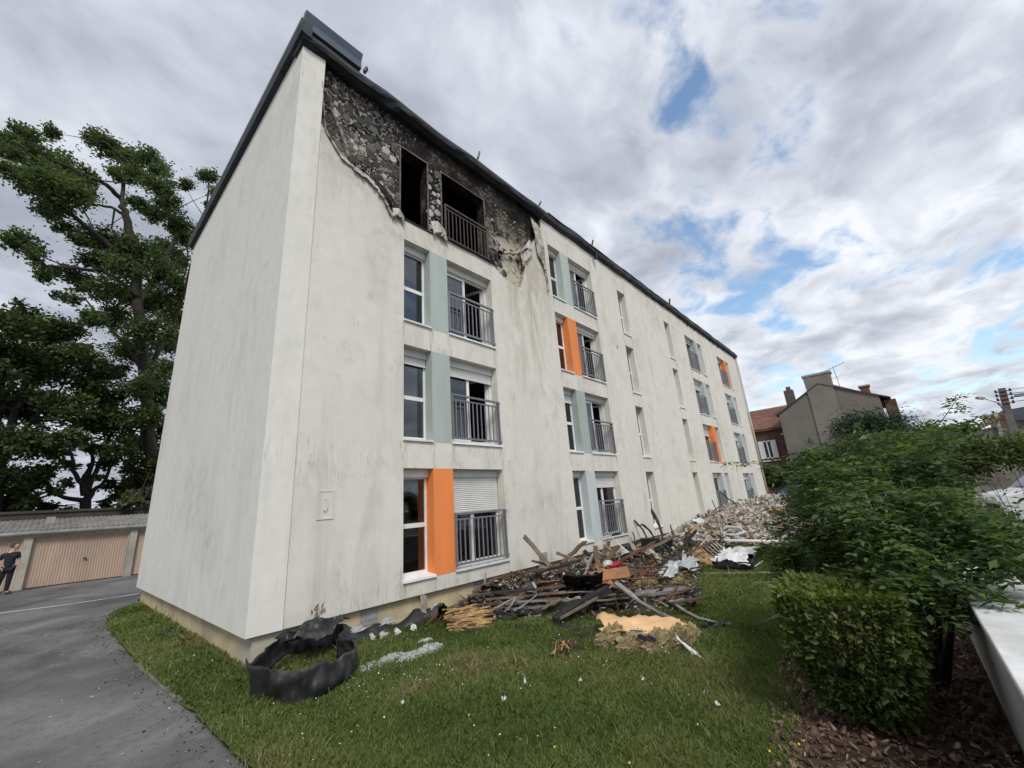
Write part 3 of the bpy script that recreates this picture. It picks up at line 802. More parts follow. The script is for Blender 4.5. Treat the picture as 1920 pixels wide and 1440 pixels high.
mb.tube(_cr, [.022+.03*abs(mnoise.noise(Vector((i*.9, 7, 0))))+.02*math.sin(i/23*3.1) for i in range(24)], 7); sub(mb, 'charred_roll', M['burnt'], BLD, False)

# ----- eaves, verge and roof edge
mb = MB(); nx = 200
prof = [(-.16, ZT+.05), (-.19, ZT+.13), (-.18, ZT+.24), (-.08, ZT+.28), (.35, ZT+.33), (.35, ZT-.02), (-.02, ZT-.02)]
def sag(x): return .012*math.sin(x*1.3)+.010*math.sin(x*3.1+1)+(.035*mnoise.noise(Vector((x*1.1, 0, 0))))
vs = []
for i in range(nx+1):
    x = -.06+(XE+.14)*i/nx
    for pi_, (y, z) in enumerate(prof):
        wr = .05*mnoise.noise(Vector((x*2.6, pi_*.8, 1)))*(1.0 if x < 9 else .55); vs.append((x, y+.015*math.sin(x*2.2)+wr*.6, z+sag(x)+(wr if pi_ in (0, 1, 2, 6) else 0)))
k = len(prof)
mb.add(vs, [(i*k+j, i*k+(j+1) % k, (i+1)*k+(j+1) % k, (i+1)*k+j) for i in range(nx) for j in range(k)]+[tuple(range(k)), tuple(nx*k+j for j in range(k))])
sub(mb, 'eave_fascia', M['zinc'], BLD)
mb = MB(); vs = []
for i in range(nx+1):
    x = 8.6+(XE-8.5)*i/nx; w_ = .02*mnoise.noise(Vector((x*1.7, 2, 0)))
    vs += [(x, -.205+w_, ZT+.245+sag(x)+w_), (x, -.205+w_, ZT+.28+sag(x)+w_), (x, -.09, ZT+.325+sag(x)), (x, -.09, ZT+.295+sag(x))]
mb.add(vs, [(i*4+j, i*4+(j+1) % 4, i*4+4+(j+1) % 4, i*4+4+j) for i in range(nx) for j in range(4)])
sub(mb, 'drip_edge', M['zinc_clean'])
mb = MB(); mb.hexa([(-.05, .30, ZT+.30), (XE, .30, ZT+.30), (XE, DEP+.2, ZT+.25), (-.05, DEP+.2, ZT+.25), (-.05, .30, ZT+.36), (XE, .30, ZT+.36), (XE, DEP+.2, ZT+.5), (-.05, DEP+.2, ZT+.5)]); sub(mb, 'roof', M['zinc'])
mb = MB()   # verge over the gable
mb.prism([(-.12, ZTG-.02), (-.16, ZTG+.14), (-.14, ZTG+.34), (.10, ZTG+.36), (.10, ZTG-.05), (-.02, ZTG-.05)], 'y', -.22, DEP+.15)
sub(mb, 'verge_flashing', M['zinc'])
mb = MB()   # upstanding sheet at the corner, with a flared top lip
mb.prism([(-.14, ZTG+.28), (-.12, ZTG+.52), (-.19, ZTG+.70), (-.16, ZTG+.74), (-.06, ZTG+.74), (.1, ZTG+.52), (.1, ZTG+.26)], 'x', -.05, 1.28)
sub(mb, 'roof_upstand', M['zinc_clean'])
for x, hgt in ((1.32, .12), (5.05, .22), (8.05, .1), (11.6, .2), (19.8, .28)):
    mb = MB(); mb.beam([(x, -.2, ZT+.3), (x+.05, -.24, ZT+.32+hgt)], .09, .05); sub(mb, 'roof_bracket', M['zinc'])
mb = MB(); mb.box(11.75, 11.84, -.24, -.12, ZT-.28, ZT+.08); sub(mb, 'gutter_outlet', M['zinc'])
mb = MB()   # scorched underlay rags under the eave towards the far end
for i in range(26):
    x = 22.3+i*.3+random.uniform(-.1, .1); h = random.uniform(.03, .22); w = random.uniform(.1, .3)
    mb.add([(x, -.02, ZT+.02), (x+w, -.02, ZT+.02), (x+w*.7, -.025, ZT-h), (x+w*.2, -.025, ZT-h*.8)], [(0, 1, 2, 3)])
sub(mb, 'underlay_rags', M['char'])
# downpipe at the far end
mb = MB(); mb.tube([(XE-.12, -.10, ZT+.05), (XE-.12, -.10, .3)], .06, 8); sub(mb, 'downpipe', simple('downpipe', (.50, .46, .38), .6, .1, 3, .05), BLD, True)
# ----- small fixtures
for (x0, x1, z0, z1) in ((1.79, 2.13, -.24, .0), (4.42, 4.72, -.24, .02), (9.6, 9.95, -.2, .03)):
    mb = MB(); mb.box(x0, x1, .10, .115, z0, z1); v = sub(mb, 'vent_plate', M['vent'])
    mb = MB()
    for i in range(5):
        for j in range(2):
            cx, cz = x0+(x1-x0)*(i+.6)/5.2, z0+(z1-z0)*(.3+.42*j)
            mb.add([(cx+.011*math.cos(t), .0985, cz+.011*math.sin(t)) for t in np.linspace(0, 6.283, 9)[:-1]], [tuple(range(8))])
    sub(mb, 'vent_holes', M['hole'], v)
mb = MB(); mb.box(6.62, 6.93, -.035, .11, -.13, .33); eb = sub(mb, 'meter_box', M['box_grey'])
mb = MB(); mb.tube([(6.80, -.05, .08), (6.80, -.034, .08)], .055, 14); sub(mb, 'round_socket', simple('socket_ring', (.5, .5, .5), .5), eb)
mb = MB(); mb.tube([(6.80, -.056, .08), (6.80, -.049, .08)], .033, 12); sub(mb, 'socket_hole', M['hole'], eb)
mb = MB(); mb.tube([(6.78, .05, -.13), (6.78, .05, -.5)], .03, 8); sub(mb, 'conduit', M['box_grey'], eb)
mb = MB(); x0, x1, z0, z1 = .90, 1.18, 1.58, 2.06; w = .025   # blanked-off sign plate on the render
mb.box(x0, x1, -.007, .004, z0, z1); pl_ = sub(mb, 'blank_plate', M['facade'])
mb = MB()
for bx_ in ((x0, x0+w, z0, z1), (x1-w, x1, z0, z1), (x0+w, x1-w, z0, z0+w), (x0+w, x1-w, z1-w, z1)): mb.box(bx_[0], bx_[1], -.014, -.006, bx_[2], bx_[3])
sub(mb, 'plate_rim', M['facade'], pl_)
mb = MB(); mb.tube([(1.035, -.018, 1.92), (1.06, -.02, 1.88), (1.065, -.02, 1.76), (1.04, -.02, 1.70), (1.01, -.02, 1.74)], .012, 6); sub(mb, 'hook', M['facade'], pl_)
for (cx, cz, r_, sd) in ((1.0, .17, .13, 1), (12.9, 7.6, .12, 5), (12.55, 7.75, .05, 6)):   # gouges in the render
    rr = random.Random(sd); mb = MB()
    for k in range(11):
        ax, az = cx+rr.gauss(0, r_*.45), cz+rr.gauss(0, r_*.5); L_ = r_*rr.uniform(.25, .9); w_ = L_*rr.uniform(.12, .35); tl = rr.uniform(-.2, .5)
        y_ = -.0035-.0005*k
        mb.add([(ax, y_, az-L_*.5), (ax+w_, y_, az-L_*.1), (ax+w_*.8+tl*L_, y_, az+L_*.5), (ax-w_*.4+tl*L_*.6, y_, az+L_*.2), (ax-w_, y_, az-L_*.2)], [(0, 1, 2, 3, 4)])
    sub(mb, 'render_gouge', simple('gouge', (.22, .18, .13), .95, .5, 20, .3, dirt=(.05, .045, .04), dirt_amt=.7))
# ------------------------------------------------------------------ garage row
M['garage_wall'] = simple('garage_render', (.50, .465, .39), .9, .12, 1.5, .2, dirt=(.22, .21, .19), dirt_amt=.6)
M['garage_door'] = simple('garage_door', (.47, .345, .265), .75, .08, 1.2, .06, dirt=(.33, .25, .19), dirt_amt=.55, stretch=(2, 2, .5))
M['garage_roof'] = simple('fibre_cement', (.17, .165, .155), .95, .35, 3, .3, dirt=(.33, .32, .30), dirt_amt=.5)
M['gutter'] = simple('garage_gutter', (.37, .36, .33), .8, .15, 3, .1, dirt=(.18, .17, .15), dirt_amt=.5)
GY = 21.5
gar = empty('garage_row', (-2.45, GY, -.42), 'low row of lock-up garages with salmon ribbed doors', 'garage')
go = np.array(gar.location)
def gsub(mb, name, mat, parent=None): return mb.build(name, mat, parent or gar, go)
per = 3.48; x_first = -2.58-2*per
mb = MB(); mb.box(x_first, x_first+6*per+.26, GY+.5, GY+5.2, -.5, 1.70); mb.box(x_first, x_first+6*per+.26, GY+.02, GY+.5, 1.69, 1.80); gsub(mb, 'wall', M['garage_wall'])
for i in range(7):
    xa = x_first+i*per
    mb = MB(); mb.box(xa, xa+.27, GY, GY+.5, -.5, 1.69); gsub(mb, 'pillar', M['garage_wall'])
    if i == 6: break
    d0, d1 = xa+.29, xa+per-.02
    mb = MB(); n = 34; vs = []
    for k in range(n*2+1):
        x = d0+(d1-d0)*k/(n*2); y = GY+.16+(.018 if k % 2 else 0)
        vs += [(x, y, -.40), (x, y, 1.66)]
    mb.add(vs, [(2*k, 2*k+2, 2*k+3, 2*k+1) for k in range(n*2)]); dr = gsub(mb, 'garage_door', M['garage_door'])
    mb = MB(); cx = d0+(d1-d0)*.55
    mb.tube([(cx, GY+.16, .60), (cx, GY+.09, .60)], .035, 8); mb.box(cx-.07, cx+.07, GY+.075, GY+.10, .58, .62); gsub(mb, 'handle', M['hole'], dr)
    mb = MB(); mb.box(d0-.01, d0+.03, GY+.12, GY+.2, -.42, 1.68); mb.box(d1-.03, d1+.01, GY+.12, GY+.2, -.42, 1.68); mb.box(d0+.03, d1-.03, GY+.12, GY+.2, 1.64, 1.68); gsub(mb, 'door_frame', M['garage_wall'], dr)
mb = MB(); mb.prism([(GY-.16, 1.80), (GY-.2, 1.86), (GY-.2, 1.96), (GY-.14, 1.965), (GY+.02, 1.965), (GY+.02, 1.80)], 'x', x_first-.2, x_first+6*per+.5); gsub(mb, 'gutter', M['gutter'])
me_s = None; xs = x_first-.2
rf = None
for row in range(2):   # corrugated sheets, two courses
    for i in range(19):
        x0 = xs+i*1.1; y0, y1 = GY-.12+row*2.6, GY+2.62+row*2.6; z0, z1 = 1.98+row*.3, 2.31+row*.3
        if me_s is None:
            m2 = MB(); n = 24; vs = []
            for k in range(n+1):
                x = 1.12*k/n; w = .022*math.sin(k/n*6*6.283)
                vs += [(x, 0, w), (x, 2.74, .33+w), (x, 2.74, .32+w-.006), (x, 0, w-.012)]
            m2.add(vs, [(4*k+j, 4*k+4+j, 4*k+4+(j+1) % 4, 4*k+(j+1) % 4) for k in range(n) for j in range(4)])
            o = m2.build('roof_sheet', M['garage_roof'], gar); me_s = o.data
        else:
            o = bpy.data.objects.new('roof_sheet', me_s); COL.objects.link(o); o.parent = gar
        o.location = tuple(np.array((x0, y0+random.uniform(-.03, .03), z0+.008*((i+row) % 2)))-go)
mb = MB(); mb.box(-2.05, -1.75, GY+2.4, GY+2.7, 2.2, 2.62); gsub(mb, 'vent_stub', M['concrete'])
# dark wall/hedge bank behind the garages
mb = MB(); mb.box(-16, 12, 27.2, 27.5, -.5, 2.95); mb.box(-16, 12, 27.12, 27.58, 2.95, 3.08)
single('boundary_wall', mb, simple('dark_wall', (.07, .06, .055), .9, .3, 2, .3), 'dark boundary wall behind the garages', 'wall')

# ------------------------------------------------------------------ foliage helpers
def m_leaf(name, c0, c1, c2, trans=.35, rough=.55):
    m = bpy.data.materials.new(name); m.use_nodes = True; nt = m.node_tree
    b = nt.nodes['Principled BSDF']; out = nt.nodes['Material Output']
    at = node(nt, 'ShaderNodeAttribute', attribute_name='tint').outputs['Fac']
    c = ramp(nt, at, [(0, c0), (.5, c1), (1, c2)])
    nt.links.new(c, b.inputs['Base Color']); b.inputs['Roughness'].default_value = rough; b.inputs['Specular IOR Level'].default_value = .3
    tr = node(nt, 'ShaderNodeBsdfTranslucent', {'Color': mixc(nt, 1, c, (1.1, 1.25, .6), 'MULTIPLY')})
    mx = node(nt, 'ShaderNodeMixShader', {0: trans, 1: b.outputs[0], 2: tr.outputs[0]})
    nt.links.new(mx.outputs[0], out.inputs['Surface'])
    return m
def leaf_mesh(name, P, size, mat, parent, loc, ar=.5, up=.3, seed=0, dirs=None, tint=None, shape='diamond'):
    """P (n,3) positions relative to loc; each leaf a folded pair of triangles"""
    rg = np.random.default_rng(seed); n = len(P)
    size = np.broadcast_to(size, (n,))*rg.uniform(.65, 1.3, n)
    if dirs is None:
        d = rg.normal(size=(n, 3)); d[:, 2] = d[:, 2]*.6-.15
    else: d = dirs+rg.normal(size=(n, 3))*.25
    d /= np.linalg.norm(d, axis=1, keepdims=True)
    nrm = rg.normal(size=(n, 3)); nrm[:, 2] += up*3
    s = np.cross(d, nrm); s /= np.linalg.norm(s, axis=1, keepdims=True)+1e-9
    nn = np.cross(s, d)
    L = size[:, None]
    a = P; tip = P+d*L; mid = P+d*L*.45
    l = mid+s*L*ar*.5+nn*L*.08; r = mid-s*L*ar*.5+nn*L*.08
    V = np.stack([a, r, tip, l], 1).reshape(-1, 3)
    F = np.arange(4*n).reshape(n, 4)
    t = rg.uniform(0, 1, n) if tint is None else np.clip(tint+rg.normal(0, .16, n), 0, 1)
    return np_mesh(name, V, F, mat, parent, None, np.repeat(t, 4))
def clump_points(clumps, rg, dens, sub_r=.33, flat=.6):
    """clumps: (center, radius); returns points and tint (random per sub-clump)"""
    out = []; tn = []
    for c, r in clumps:
        ns = max(4, int(13*r**1.3)); c = np.asarray(c, float)
        d = rg.normal(size=(ns, 3)); d /= np.linalg.norm(d, axis=1, keepdims=True)
        sc = c+d*np.array([1, 1, .75])*(r*rg.uniform(.25, 1.0, ns)[:, None])
        hue = rg.uniform(.15, .85, ns)
        for q, h in zip(sc, hue):
            k = max(6, int(dens*1.45*r*r*rg.uniform(.6, 1.4)/ns*10))
            rr = r*sub_r*rg.uniform(.6, 1.3)
            p = rg.normal(size=(k, 3))*rr*np.array([.75, .75, .75*flat]); out.append(q+p); tn.append(np.full(k, h))
    return np.concatenate(out), np.concatenate(tn)
M['bark'] = simple('bark', (.055, .045, .036), .95, .4, 5, .7, stretch=(1, 1, .3))
M['bark_dark'] = simple('bark_dark', (.028, .023, .02), .95, .4, 5, .6)
M['leaf_oak'] = m_leaf('leaf_oak', (.055, .078, .040), (.095, .130, .058), (.155, .190, .085), .45)
M['leaf_dark'] = m_leaf('leaf_dark', (.024, .040, .017), (.055, .082, .027), (.12, .138, .044), .32)
M['leaf_mid'] = m_leaf('leaf_mid', (.036, .060, .022), (.075, .11, .034), (.14, .18, .055), .35)
def tree(name, label, base, limbs, clumps, dens, lsize, leafmat, barkmat, seed, group=None, cat='tree', sub_r=.33, ar=.55, flat=.6):
    rg = np.random.default_rng(seed)
    root = empty(name, base, label, cat, group)
    mb = MB()
    for pts, r0, r1 in limbs:
        n = len(pts); q = []; rs = []
        for i in range(n-1):   # resample with a little wander
            for k in range(4):
                t = k/4; p = np.array(pts[i])*(1-t)+np.array(pts[i+1])*t
                if i or k: p = p+rg.normal(0, r0*.22, 3)
                q.append(p); rs.append(r0+(r1-r0)*((i+t)/(n-1)))
        q.append(np.array(pts[-1])); rs.append(r1)
        mb.tube(q, rs, 8)
    # twigs reaching each clump
    lim = np.concatenate([np.array(p) for p, _, _ in limbs])
    for c, r in clumps:
        c = np.array(c); j = np.argmin(((lim-c)**2).sum(1)); a = lim[j]; m_ = (a+c)/2+rg.normal(0, .1*r, 3)-np.array([0, 0, .08*r])
        mb.tube([a, m_, c], [.045*r+.01, .03*r+.008, .008], 5)
        for _ in range(5):
            e = c+rg.normal(0, .55*r, 3); mb.tube([c*.6+m_*.4, (c+e)/2, e], [.018*r+.006, .012*r+.004, .004], 4)
    mb.build('trunk', barkmat, root, base, True)
    P, T = clump_points(clumps, rg, dens, sub_r, flat)
    leaf_mesh('crown', P-np.asarray(base), lsize, leafmat, root, None, ar, .3, seed, None, T)
    return root
def pxm(p): return float(np.dot(np.asarray(p)-CAM, _F))/FPX
def pxl(pts, y0, rg=None, jit=0.0):
    o = []
    for u, v in pts:
        y = y0+(rg.uniform(-jit, jit) if rg is not None else 0); o.append(onY(u, v, y))
    return o
# ---- the tall old tree left of the block
rg = np.random.default_rng(5); TY = 31.0
trunk_px = [(300, 1010), (290, 880), (275, 740), (263, 600), (258, 520), (247, 450), (236, 405), (228, 372)]
base = onY(300, 1010, TY); base[2] = -.42
tr_pts = [base]+pxl(trunk_px[1:], TY)
limbs = [(tr_pts, .44, .2)]
def limb(px, r0, r1, dy):
    p = [onY(u, v, TY+dy*i/(len(px)-1)) for i, (u, v) in enumerate(px)]; limbs.append((p, r0*.72, r1*.8)); return p
limb([(228, 372), (205, 350), (185, 338), (145, 322), (100, 300), (50, 272)], .24, .05, -3)
limb([(228, 372), (232, 340), (240, 315), (225, 300)], .2, .05, 2)
limb([(236, 405), (215, 392), (185, 384), (150, 383), (110, 392)], .17, .05, 3)
limb([(256, 505), (215, 470), (180, 440), (150, 415), (118, 390), (75, 360), (30, 330)], .3, .06, -4)
limb([(262, 580), (300, 500), (330, 450), (315, 400), (288, 350), (262, 325), (237, 300), (200, 268)], .3, .05, 2)
limb([(262, 560), (215, 520), (185, 506), (130, 502), (85, 498), (55, 470), (25, 452)], .24, .04, -5)
limb([(268, 660), (300, 590), (335, 560), (350, 500)], .24, .06, 3)
limb([(275, 700), (320, 620), (360, 500), (385, 410), (392, 345)], .26, .08, 5)
limb([(272, 700), (230, 640), (190, 600), (160, 560)], .2, .05, -2)
cl_px = [(30,270,30),(70,300,40),(118,318,34),(62,345,34),(102,360,40),(148,358,28),(92,396,26),(18,318,22),(42,248,20),(95,248,16),(20,285,22),(125,345,30),(165,330,18),
 (180,258,20),(208,278,26),(245,300,26),(282,300,24),(215,325,16),(255,335,22),(298,348,26),(318,380,24),(333,418,26),(348,448,22),(262,385,18),(285,400,20),(345,345,14),(300,320,18),
 (180,448,30),(222,462,32),(268,470,32),(305,472,28),(240,500,34),(192,488,30),(302,512,32),(145,452,16),(120,425,18),(330,490,24),
 (38,455,28),(62,476,20),(88,508,20),(128,510,20),(152,532,22),(122,555,18),(200,545,30),(258,560,34),(308,560,30),(222,600,30),(290,620,38),(172,598,22),(250,660,34),(312,690,26),(330,600,28),(345,540,22),
 (388,332,17),(402,360,15),(392,385,10),(300,740,30),(260,720,30),(320,650,26)]
clumps = []
for u, v, r in cl_px:
    y = TY+rg.uniform(-4, 4); c = onY(u, v, y); clumps.append((c, r*pxm(c)))
tree('old_oak_tree', 'tall old tree with bare twisted limbs and open crown left of the block', base, limbs, clumps, 88, .24, M['leaf_oak'], M['bark'], 5, 'trees behind the garages', sub_r=.36, flat=.85)
# ---- dense dark trees behind the garages
def dense(name, label, px0, y0, limbs_px, cl, seed, dens=55, lsz=.25, mat='leaf_dark', flat=.6):
    rg = np.random.default_rng(seed); b = onY(px0[0], px0[1], y0); b[2] = -.42
    L = []
    for i, px in enumerate(limbs_px):
        p = [onY(u, v, y0+(rg.uniform(-1.5, 1.5)*k/len(px) if i else 0)) for k, (u, v) in enumerate(px)]
        if i == 0: p[0] = b
        L.append((p, .34 if i == 0 else .17, .12 if i == 0 else .05))
    C = []
    for u, v, r in cl:
        y = y0+rg.uniform(-3, 3); c = onY(u, v, y); C.append((c, r*pxm(c)))
    return tree(name, label, b, L, C, dens, lsz, M[mat], M['bark_dark'], seed, 'trees behind the garages', flat=flat)
dense('broadleaf_tree', 'dense dark broadleaf tree at the left edge above the garages', (-10, 1000), 29.5,
      [[(-10, 1000), (0, 900), (20, 800), (50, 700)], [(5, 860), (60, 790), (120, 720)], [(10, 820), (-40, 720), (-60, 660)]],
      [(-40,640,40),(20,610,40),(75,615,40),(120,625,34),(-30,700,48),(40,680,46),(100,690,44),(150,665,36),(-10,760,46),(60,760,46),(120,760,42),(20,830,44),(-40,850,44),(80,830,36),(0,900,40),(30,930,26),(165,720,34),(130,820,28),(45,585,22),(180,690,26),(10,960,26),(65,900,22),(50,945,20)], 21, 85, flat=.85)
dense('broadleaf_tree', 'dark spreading tree with several forked stems right of the leftmost tree', (160, 985), 31.5,
      [[(160, 985), (162, 940), (160, 905), (165, 870)], [(160, 920), (135, 880), (130, 840)], [(162, 915), (175, 865), (170, 820)], [(163, 935), (195, 900), (220, 850)], [(160, 940), (110, 930), (80, 900)], [(162, 925), (185, 870), (210, 810), (230, 760)]],
      [(195,740,36),(235,780,36),(200,800,34),(265,830,36),(165,790,30),(230,840,30),(285,780,30),(290,860,30),(150,830,16),(250,880,22),(110,850,20),(90,880,15),(210,700,28),(275,900,26),(120,905,12),(180,840,18),(190,895,10),(290,720,28),(310,800,22),(215,915,20),(255,935,18),(70,885,22),(100,915,14),(45,905,22),(205,870,18),(130,870,14),(240,910,18)], 22, 70, flat=.85)
dense('broadleaf_tree', 'low dark tree against the gable wall behind the garage roof', (262, 985), 29.0,
      [[(262, 985), (262, 950), (265, 920)], [(262, 950), (240, 920)], [(263, 945), (285, 910)]],
      [(262,930,24),(285,900,22),(240,945,16),(285,945,18),(295,870,18),(225,955,12)], 23, 80)
dense('broadleaf_tree', 'dark bushy tree low behind the boundary wall', (75, 985), 33.0,
      [[(75, 985), (75, 960), (78, 940)], [(75, 965), (100, 950)]],
      [(60,942,18),(95,950,16),(130,958,13),(35,950,18),(70,905,14),(40,915,16),(105,925,12),(200,945,14),(170,962,10),(225,930,14)], 24, 70)

# ------------------------------------------------------------------ the man by the garages
def skin(name, verts, edges, radii, mat, parent, sub=2, root=0):
    me = bpy.data.meshes.new(name); me.from_pydata(verts, edges, [])
    o = bpy.data.objects.new(name, me); COL.objects.link(o)
    md = o.modifiers.new('s', 'SKIN'); md.use_smooth_shade = True
    for v, r in zip(me.skin_vertices[0].data, radii): v.radius = (r, r) if not isinstance(r, tuple) else r; v.use_root = False
    me.skin_vertices[0].data[root].use_root = True
    ss = o.modifiers.new('d', 'SUBSURF'); ss.levels = sub; ss.render_levels = sub
    dg = bpy.context.evaluated_depsgraph_get(); dg.update()
    m2 = bpy.data.meshes.new_from_object(o.evaluated_get(dg)); bpy.data.objects.remove(o)
    m2.name = name; m2.materials.clear(); m2.materials.append(mat); m2.shade_smooth()
    ob = bpy.data.objects.new(name, m2); COL.objects.link(ob); ob.parent = parent
    return ob
M['skin'] = simple('skin_tone', (.50, .30, .22), .55, .06, 6, .02)
M['shirt'] = simple('navy_cloth', (.012, .014, .024), .9, .3, 8, .3)
M['trouser'] = simple('dark_trousers', (.013, .014, .022), .9, .3, 8, .3)
M['hair'] = simple('dark_hair', (.03, .02, .015), .7, .3, 30, .5)
M['shoe'] = simple('black_shoe', (.012, .012, .012), .5, .2, 8, .1)
mp = onZ(7, 1115, -.42)
man = empty('person', mp, 'man in dark polo shirt and trousers standing by the garages', 'person')
man.rotation_euler = (0, -.055, 0)
# local axes: +x image right, -y toward the camera; he looks to image right
k_ = 1.90/1.8
def J(x, z, y=0.0): return (x*k_, y*k_, z*k_)
body_v = [J(0,.98), J(0,1.12), J(.01,1.30), J(.02,1.46), J(.04,1.55), J(.06,1.66), J(.075,1.735),
          J(.10,.94), J(.06,.52), J(.03,.09), J(.15,.03,-.02),
          J(-.10,.94), J(-.16,.53,.05), J(-.23,.10,.10), J(-.14,.04,.04),
          J(.19,1.44), J(.24,1.19), J(.27,.96,-.05), J(.275,.89,-.06),
          J(-.18,1.43), J(-.29,1.20,.06), J(-.20,1.00,-.08), J(-.16,.95,-.12)]
body_e = [(0,1),(1,2),(2,3),(3,4),(4,5),(5,6),(0,7),(7,8),(8,9),(9,10),(0,11),(11,12),(12,13),(13,14),(3,15),(15,16),(16,17),(17,18),(3,19),(19,20),(20,21),(21,22)]
body_r = [.135,.13,.15,.11,.058,.095,.085,.095,.062,.042,.035,.095,.062,.042,.035,.06,.044,.033,.036,.06,.044,.033,.036]
for hx, side in ((18, 1), (22, -1)):
    h = body_v[hx]
    for q in range(5):
        if q < 4:
            off = -.03+.02*q; L = (.075, .085, .08, .062)[q]
            a = (h[0]+.005, h[1]+off, h[2]-.035); b_ = (h[0]-.008*side, h[1]+off*1.1, h[2]-.035-L*.5); c = (h[0]-.028*side, h[1]+off*1.1, h[2]-.035-L)
        else:
            a = (h[0]-.02*side, h[1]-.03, h[2]-.01); b_ = (h[0]-.03*side, h[1]-.055, h[2]-.035); c = (h[0]-.035*side, h[1]-.06, h[2]-.06)
        i0 = len(body_v); body_v += [a, b_, c]; body_e += [(hx, i0), (i0, i0+1), (i0+1, i0+2)]; body_r += [.010, .009, .008]
bd = skin('body', body_v, body_e, body_r, M['skin'], man, 1)
# head shaped in profile with nose, chin and ear
mb = MB(); vs = []; hc = np.array(J(.072, 1.70))
for j in range(9):
    ph = math.pi*j/8; z = math.cos(ph)*.125
    for i in range(12):
        th = 2*math.pi*i/12; x = math.cos(th)*math.sin(ph)*.105; y = math.sin(th)*math.sin(ph)*.080
        if x > .02 and -.09 < z < .05: x += .008
        if abs(th) < .3 or th > 5.98:
            if -.03 < z < .03: x += .028
            if z < -.07: x += .018
        vs.append(hc+np.array((x, y, z)))
mb.add(vs, [(j*12+i, j*12+(i+1) % 12, (j+1)*12+(i+1) % 12, (j+1)*12+i) for j in range(8) for i in range(12)])
mb.build('head', M['skin'], man, None, True)
mb = MB(); vs = []
for j in range(6):
    ph = math.pi*.56*j/5
    for i in range(12):
        th = 2*math.pi*i/12; fr = .86 if math.cos(th) > .3 and j > 2 else 1.06
        vs.append(hc+np.array((math.cos(th)*math.sin(ph)*.108*fr-.010, math.sin(th)*math.sin(ph)*.083*fr, math.cos(ph)*.132+.004)))
mb.add(vs, [(j*12+i, j*12+(i+1) % 12, (j+1)*12+(i+1) % 12, (j+1)*12+i) for j in range(5) for i in range(12)])
mb.build('hair', M['hair'], man, None, True)
mb = MB()
for y, z in ((-.045, .01), (.045, .01)): mb.tube([hc+np.array((.098, y, z)), hc+np.array((.108, y*.95, z))], .009, 6)
mb.tube([hc+np.array((.104, -.025, -.062)), hc+np.array((.110, 0, -.062)), hc+np.array((.104, .025, -.062))], .005, 5)
mb.build('eyes_and_mouth', M['hair'], man)
mb = MB(); mb.tube([hc+np.array((-.005, -.084, -.03)), hc+np.array((-.01, -.092, .0)), hc+np.array((-.005, -.086, .025))], .012, 6); mb.tube([hc+np.array((-.005, .084, -.03)), hc+np.array((-.01, .092, .0)), hc+np.array((-.005, .086, .025))], .012, 6)
mb.build('ears', M['skin'], man, None, True)
sv = [J(0,.90), J(0,1.12), J(.01,1.30), J(.02,1.45), J(.19,1.44), J(.225,1.24), J(-.18,1.43), J(-.26,1.26,.04), J(.035,1.52)]
skin('polo_shirt', sv, [(0,1),(1,2),(2,3),(3,4),(4,5),(3,6),(6,7),(3,8)], [.165,.16,.178,.135,.085,.078,.085,.078,.075], M['shirt'], man, 2)
tv = [J(0,1.0), J(.09,.92), J(.06,.52), J(.03,.10), J(-.09,.92), J(-.16,.53,.05), J(-.23,.11,.10)]
skin('trousers', tv, [(0,1),(1,2),(2,3),(0,4),(4,5),(5,6)], [.155,.125,.088,.072,.125,.088,.072], M['trouser'], man, 2)
for a, b_, in ((J(.0,.045), J(.19,.035,-.03)), (J(-.26,.055,.12), J(-.08,.04,.02))):
    skin('shoe', [a, tuple((np.array(a)+np.array(b_))/2), b_], [(0,1),(1,2)], [.055,.05,.042], M['shoe'], man, 2)
# ------------------------------------------------------------------ debris materials
M['wood_old'] = simple('weathered_wood', (.20, .155, .115), .9, .35, 4, .5, dirt=(.04, .03, .025), dirt_amt=.7, stretch=(1, 1, 1))
M['wood_brown'] = simple('scorched_wood', (.13, .075, .045), .9, .4, 5, .5, dirt=(.02, .016, .014), dirt_amt=.8)
M['wood_light'] = simple('split_lath', (.43, .27, .12), .85, .35, 9, .4, dirt=(.08, .05, .03), dirt_amt=.6)
M['wood_grey'] = simple('grey_timber', (.27, .26, .245), .9, .25, 5, .4, dirt=(.08, .075, .07), dirt_amt=.6)
M['galv'] = simple('galvanised', (.42, .42, .42), .45, .2, 6, .1, metal=.5, dirt=(.16, .14, .12), dirt_amt=.6)
M['rust'] = simple('rusty_iron', (.13, .058, .032), .85, .4, 10, .4, dirt=(.04, .025, .02), dirt_amt=.6)
M['white_scrap'] = simple('white_scrap', (.66, .67, .66), .8, .15, 8, .4, dirt=(.3, .3, .28), dirt_amt=.5)
M['ash'] = simple('mineral_ash', (.50, .52, .48), .95, .25, 12, .8, dirt=(.17, .17, .16), dirt_amt=.6)
M['peach'] = simple('peach_facing', (.70, .45, .235), .8, .1, 4, .25, dirt=(.48, .30, .16), dirt_amt=.5)
M['wool'] = simple('mineral_wool', (.36, .29, .155), .98, .3, 16, .9, dirt=(.15, .115, .06), dirt_amt=.6)
M['chip'] = simple('chipboard', (.40, .19, .09), .85, .15, 8, .3, dirt=(.16, .08, .05), dirt_amt=.6)
M['membrane'] = simple('roof_membrane', (.016, .016, .017), .48, .5, 5, .4, dirt=(.085, .083, .080), dirt_amt=.75)
M['red'] = simple('red_plastic', (.42, .02, .025), .5, .15, 8, .1)
M['foil'] = simple('foil_sheet', (.48, .50, .50), .45, .2, 7, .6, metal=.3, dirt=(.2, .19, .18), dirt_amt=.6)
